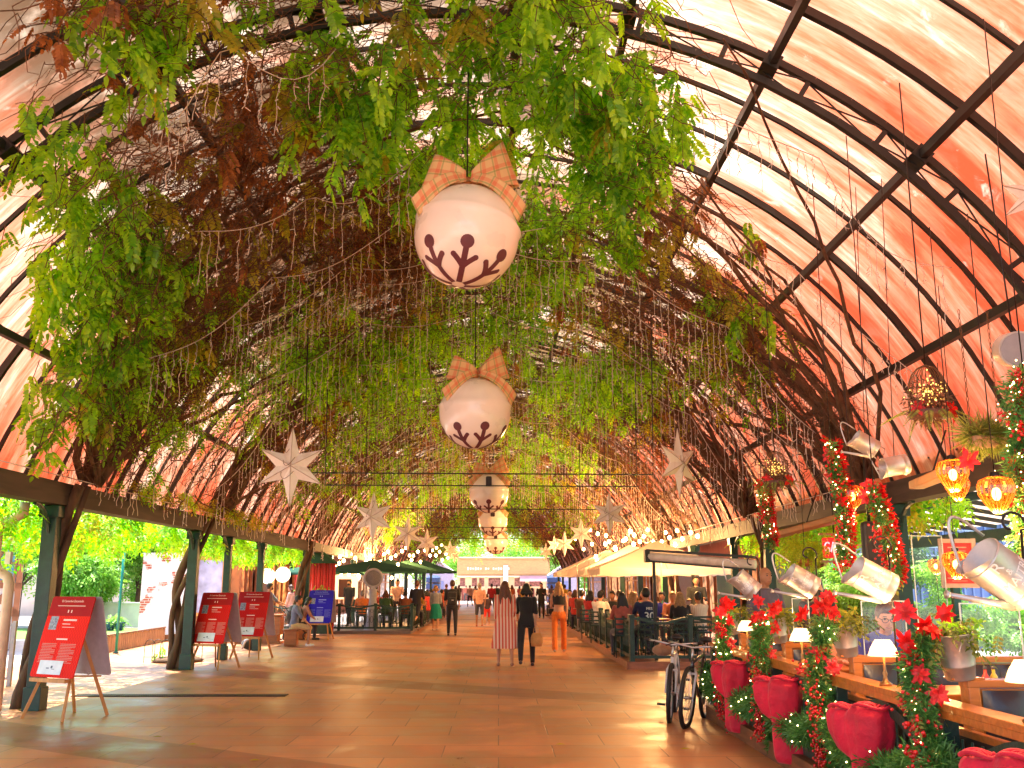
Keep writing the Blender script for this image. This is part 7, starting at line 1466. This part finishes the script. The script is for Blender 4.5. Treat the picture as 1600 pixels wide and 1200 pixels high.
def star(px, py, y, hpx, label, yaw=0, wide=.92, bright=False):
    p = at(px, py, y); r_ = hpx / FPX * y / 2 * 1.0; r = empty('paper_star', p, yaw, label, 'star', 'six pointed stars hung under the roof'); vs_ = []; n = 6
    for k in range(12):
        a = PI / 2 + k * PI / 6; q = r_ * ((1.0 if k % 6 == 0 else .93) if k % 2 == 0 else .40); 
        vs_.append((q * math.cos(a) * wide * 1.1, 0, q * math.sin(a) * (1.0 if k % 6 else 1.08)))
    vs_ += [(0, -r_ * .2, 0), (0, r_ * .2, 0)]; fs_ = [(k, (k + 1) % 12, 12) for k in range(12)] + [((k + 1) % 12, k, 13) for k in range(12)]
    MB().add(vs_, fs_).build('star_body', M_STAR, r)
    sm = MB()
    for k in range(0, 12, 2): a, b_ = Vector(vs_[k]), Vector(vs_[12]); sm.tube([a * .97 + V(0, -.004, 0), b_ + V(0, -.006, 0)], .005, 4)
    sm.build('seams', plain((.55, .42, .34), .5), r); wv = MB()
    for k in range(3):
        a0 = random.uniform(0, 6); wv.tube([V((.1 + .03 * k) * r_ * 3 * math.cos(a0 + t) * .5, -r_ * .2 - .01, r_ * (.5 - .35 * k) + .25 * r_ * math.sin(a0 + t * 1.7) * .6) for t in np.linspace(0, 2.2, 10)], .004, 4)
    wv.build('wire_squiggle', plain((.2, .12, .08), .5), r)
    z1 = ZC + math.sqrt(max(.2, RL ** 2 - (p.x - XC) ** 2)) - p.z; MB().tube([(0, 0, r_), (0, 0, z1)], .004, 4).build('hanging_wire', HOOKM, r)
star(455, 729, 13.5, 116, 'largest star, on the left above the red boards', R(6)); star(583, 808, 20, 76, 'second left star, dull pink against the rafters', R(-20)); star(637, 834, 26, 52, 'third left star, the brightest small one', R(10)); star(667, 848, 32, 42, 'fourth left star among the warm bulbs', R(-10)); star(703, 859, 45, 28, 'fifth left star, small', R(12)); star(710, 868, 52, 24, 'farthest left star, smallest', 0)
star(1060, 724, 15, 106, 'largest right star, turned nearly edge on', R(46), 1.0); star(952, 803, 22, 64, 'second right star, over the parasols', R(-12)); star(908, 834, 28, 46, 'third star from the largest on the right', R(14)); star(882, 850, 34, 38, 'fourth star from the largest on the right', R(-8)); star(866, 852, 42, 30, 'fifth right star, small and half behind the fourth', R(20)); star(853, 862, 48, 26, 'farthest right star, smallest', 0)
star(1606, 128, 7.6, 120, 'pale star cut off by the upper right edge of the picture', R(20)); star(1618, 305, 7.4, 120, 'pale star cut off by the right edge below the other one', R(-30)); star(392, 366, 14, 44, 'small grey star lost among the dark vines', R(30)); star(1098, 345, 14.5, 42, 'small rusty star in the vines at the right', R(-25))
# ================================================================ THE FAR END
def facade():
    r = empty('hotel_facade', (-4.6, 108, 0), 0, 'cream and orange two storey facade at the far end of the hall', 'building'); wdt, h = 10.2, 4.6
    MB().box((wdt / 2, 4, h / 2), (wdt, 8, h)).build('wall', plain((.78, .50, .26), .7, scale=1.2), r); MB().box((wdt / 2, -.1, h - 1.0), (wdt, .3, 1.5)).build('sign_band', wood((.72, .36, .14), (1, 1, 3), .6, 'orange_band', .75), r); MB().box((wdt / 2, -.2, h + .06), (wdt + .4, .6, .12)).box((wdt / 2, -.15, 2.62), (wdt, .3, .1)).build('cornice', plain((.85, .7, .5), .6), r)
    for x in (.6, 1.9, 2.7, 4.1, 6.6, 7.2, 8.6): a = MB().box((x, -.03, 2.0), (.55 if x not in (4.1, 8.6) else 1.3, .06, .95)).build('window', plain((.25, .09, .07), .2, var=.6, scale=5), r); MB().box((x, -.07, 2.52), (.75 if x not in (4.1, 8.6) else 1.5, .08, .1)).box((x, -.07, 1.47), (.75 if x not in (4.1, 8.6) else 1.5, .08, .1)).build('window_frame', plain((.85, .66, .4), .6), a)
    for x in (1.1, 5.0, 7.9): MB().box((x, -.04, .65), (1.2, .08, 1.3)).build('door', plain((.28, .05, .03), .3), r)
    MB().box((5.35, -.25, 1.9), (.5, .4, 3.8)).build('white_pillar', plain((.8, .8, .78), .6), r)
    MB().add([(6.9, -.2, 2.7), (9.9, -.2, 2.7), (9.9, -1.6, 2.1), (6.9, -1.6, 2.1)], [(0, 1, 2, 3)]).build('pink_awning', clothm('pink_canvas', (.8, .45, .5), .3), r)
    t = MB()
    for k in range(17):
        if k not in (6, 9): t.box((1.2 + k * .28, -.29, h - 1.15), (.17, .03, .34 - .08 * (k % 3)))
    t.build('sign_lettering', plain((.9, .8, .62), .5), r)
facade()
for j, (x, h) in enumerate(((-5.9, 3.9), (6.4, 3.6))):
    r = empty('gabled_kiosk', (x, 97, 0), 0, 'small lilac gabled kiosk at the far %s end' % ('left', 'right')[j], 'kiosk'); MB().add([(-1.3, 0, 0), (1.3, 0, 0), (1.3, 0, h - .9), (0, 0, h), (-1.3, 0, h - .9), (-1.3, 3, 0), (1.3, 3, 0), (1.3, 3, h - .9), (0, 3, h), (-1.3, 3, h - .9)], [(0, 1, 2, 3, 4), (9, 8, 7, 6, 5), (0, 5, 6, 1), (1, 6, 7, 2), (0, 4, 9, 5)]).build('wall', plain((.42, .36, .50), .7), r)
    for s_ in (-1, 1): MB().beam((0, 1.5, h + .05), (s_ * 1.5, 1.5, h - .98), 3.4, .08, up=(0, 0, 1)).build('roof_slope', plain((.8, .72, .66), .6), r)
    MB().box((0, -.03, 1.1), (.9, .06, 1.9)).build('door', plain((.2, .22, .45), .4), r)
for j, (x, y, h, rd) in enumerate(((-9, 112, 7, 3), (-4, 120, 7.5, 3.4), (1, 122, 8, 3.6), (6, 120, 7.5, 3.4), (10, 112, 7, 3))):
    leafy_tree('street_tree', (x, y, 0), h, rd, 1500, 'bright sunlit tree behind the far facade, %s' % ('leftmost', 'second from the left', 'middle', 'second from the right', 'rightmost')[j], 'trees behind the far facade', M_BRIGHT, .9, T_MIN)
for j, (x, c, nm) in enumerate(((-6.2, (.06, .14, .42), 'left'), (5.2, (.05, .12, .40), 'right'))):
    r = empty('blue_display_stand', (x, 92.5, 0), 0, 'blue stacked display stand at the far %s' % nm, 'display stand')
    for k in range(4): MB().box((0, 0, .35 + k * .6), (1.3, .6, .45)).build('shelf_box', plain(c, .5), r, bevel=.03)
    MB().box((0, .33, 1.3), (1.4, .05, 2.6)).build('back_panel', plain((.6, .6, .62), .6), r)
# ring under the last bell and yellow fallen leaves
mb = MB(); 
for px, py in ((397, 1190), (245, 1153), (300, 1165), (1070, 1172), (875, 1165)):
    q = ground(px, py); mb.add([q + V(-.05, 0, .012), q + V(0, .035, .02), q + V(.06, .01, .012), q + V(0, -.03, .016)], [(0, 1, 2, 3)])
o = mb.build('fallen_leaves', M_LEAF_OLD); tag(o, 'few fallen yellow leaves scattered on the front paving', 'leaves', kind='stuff')
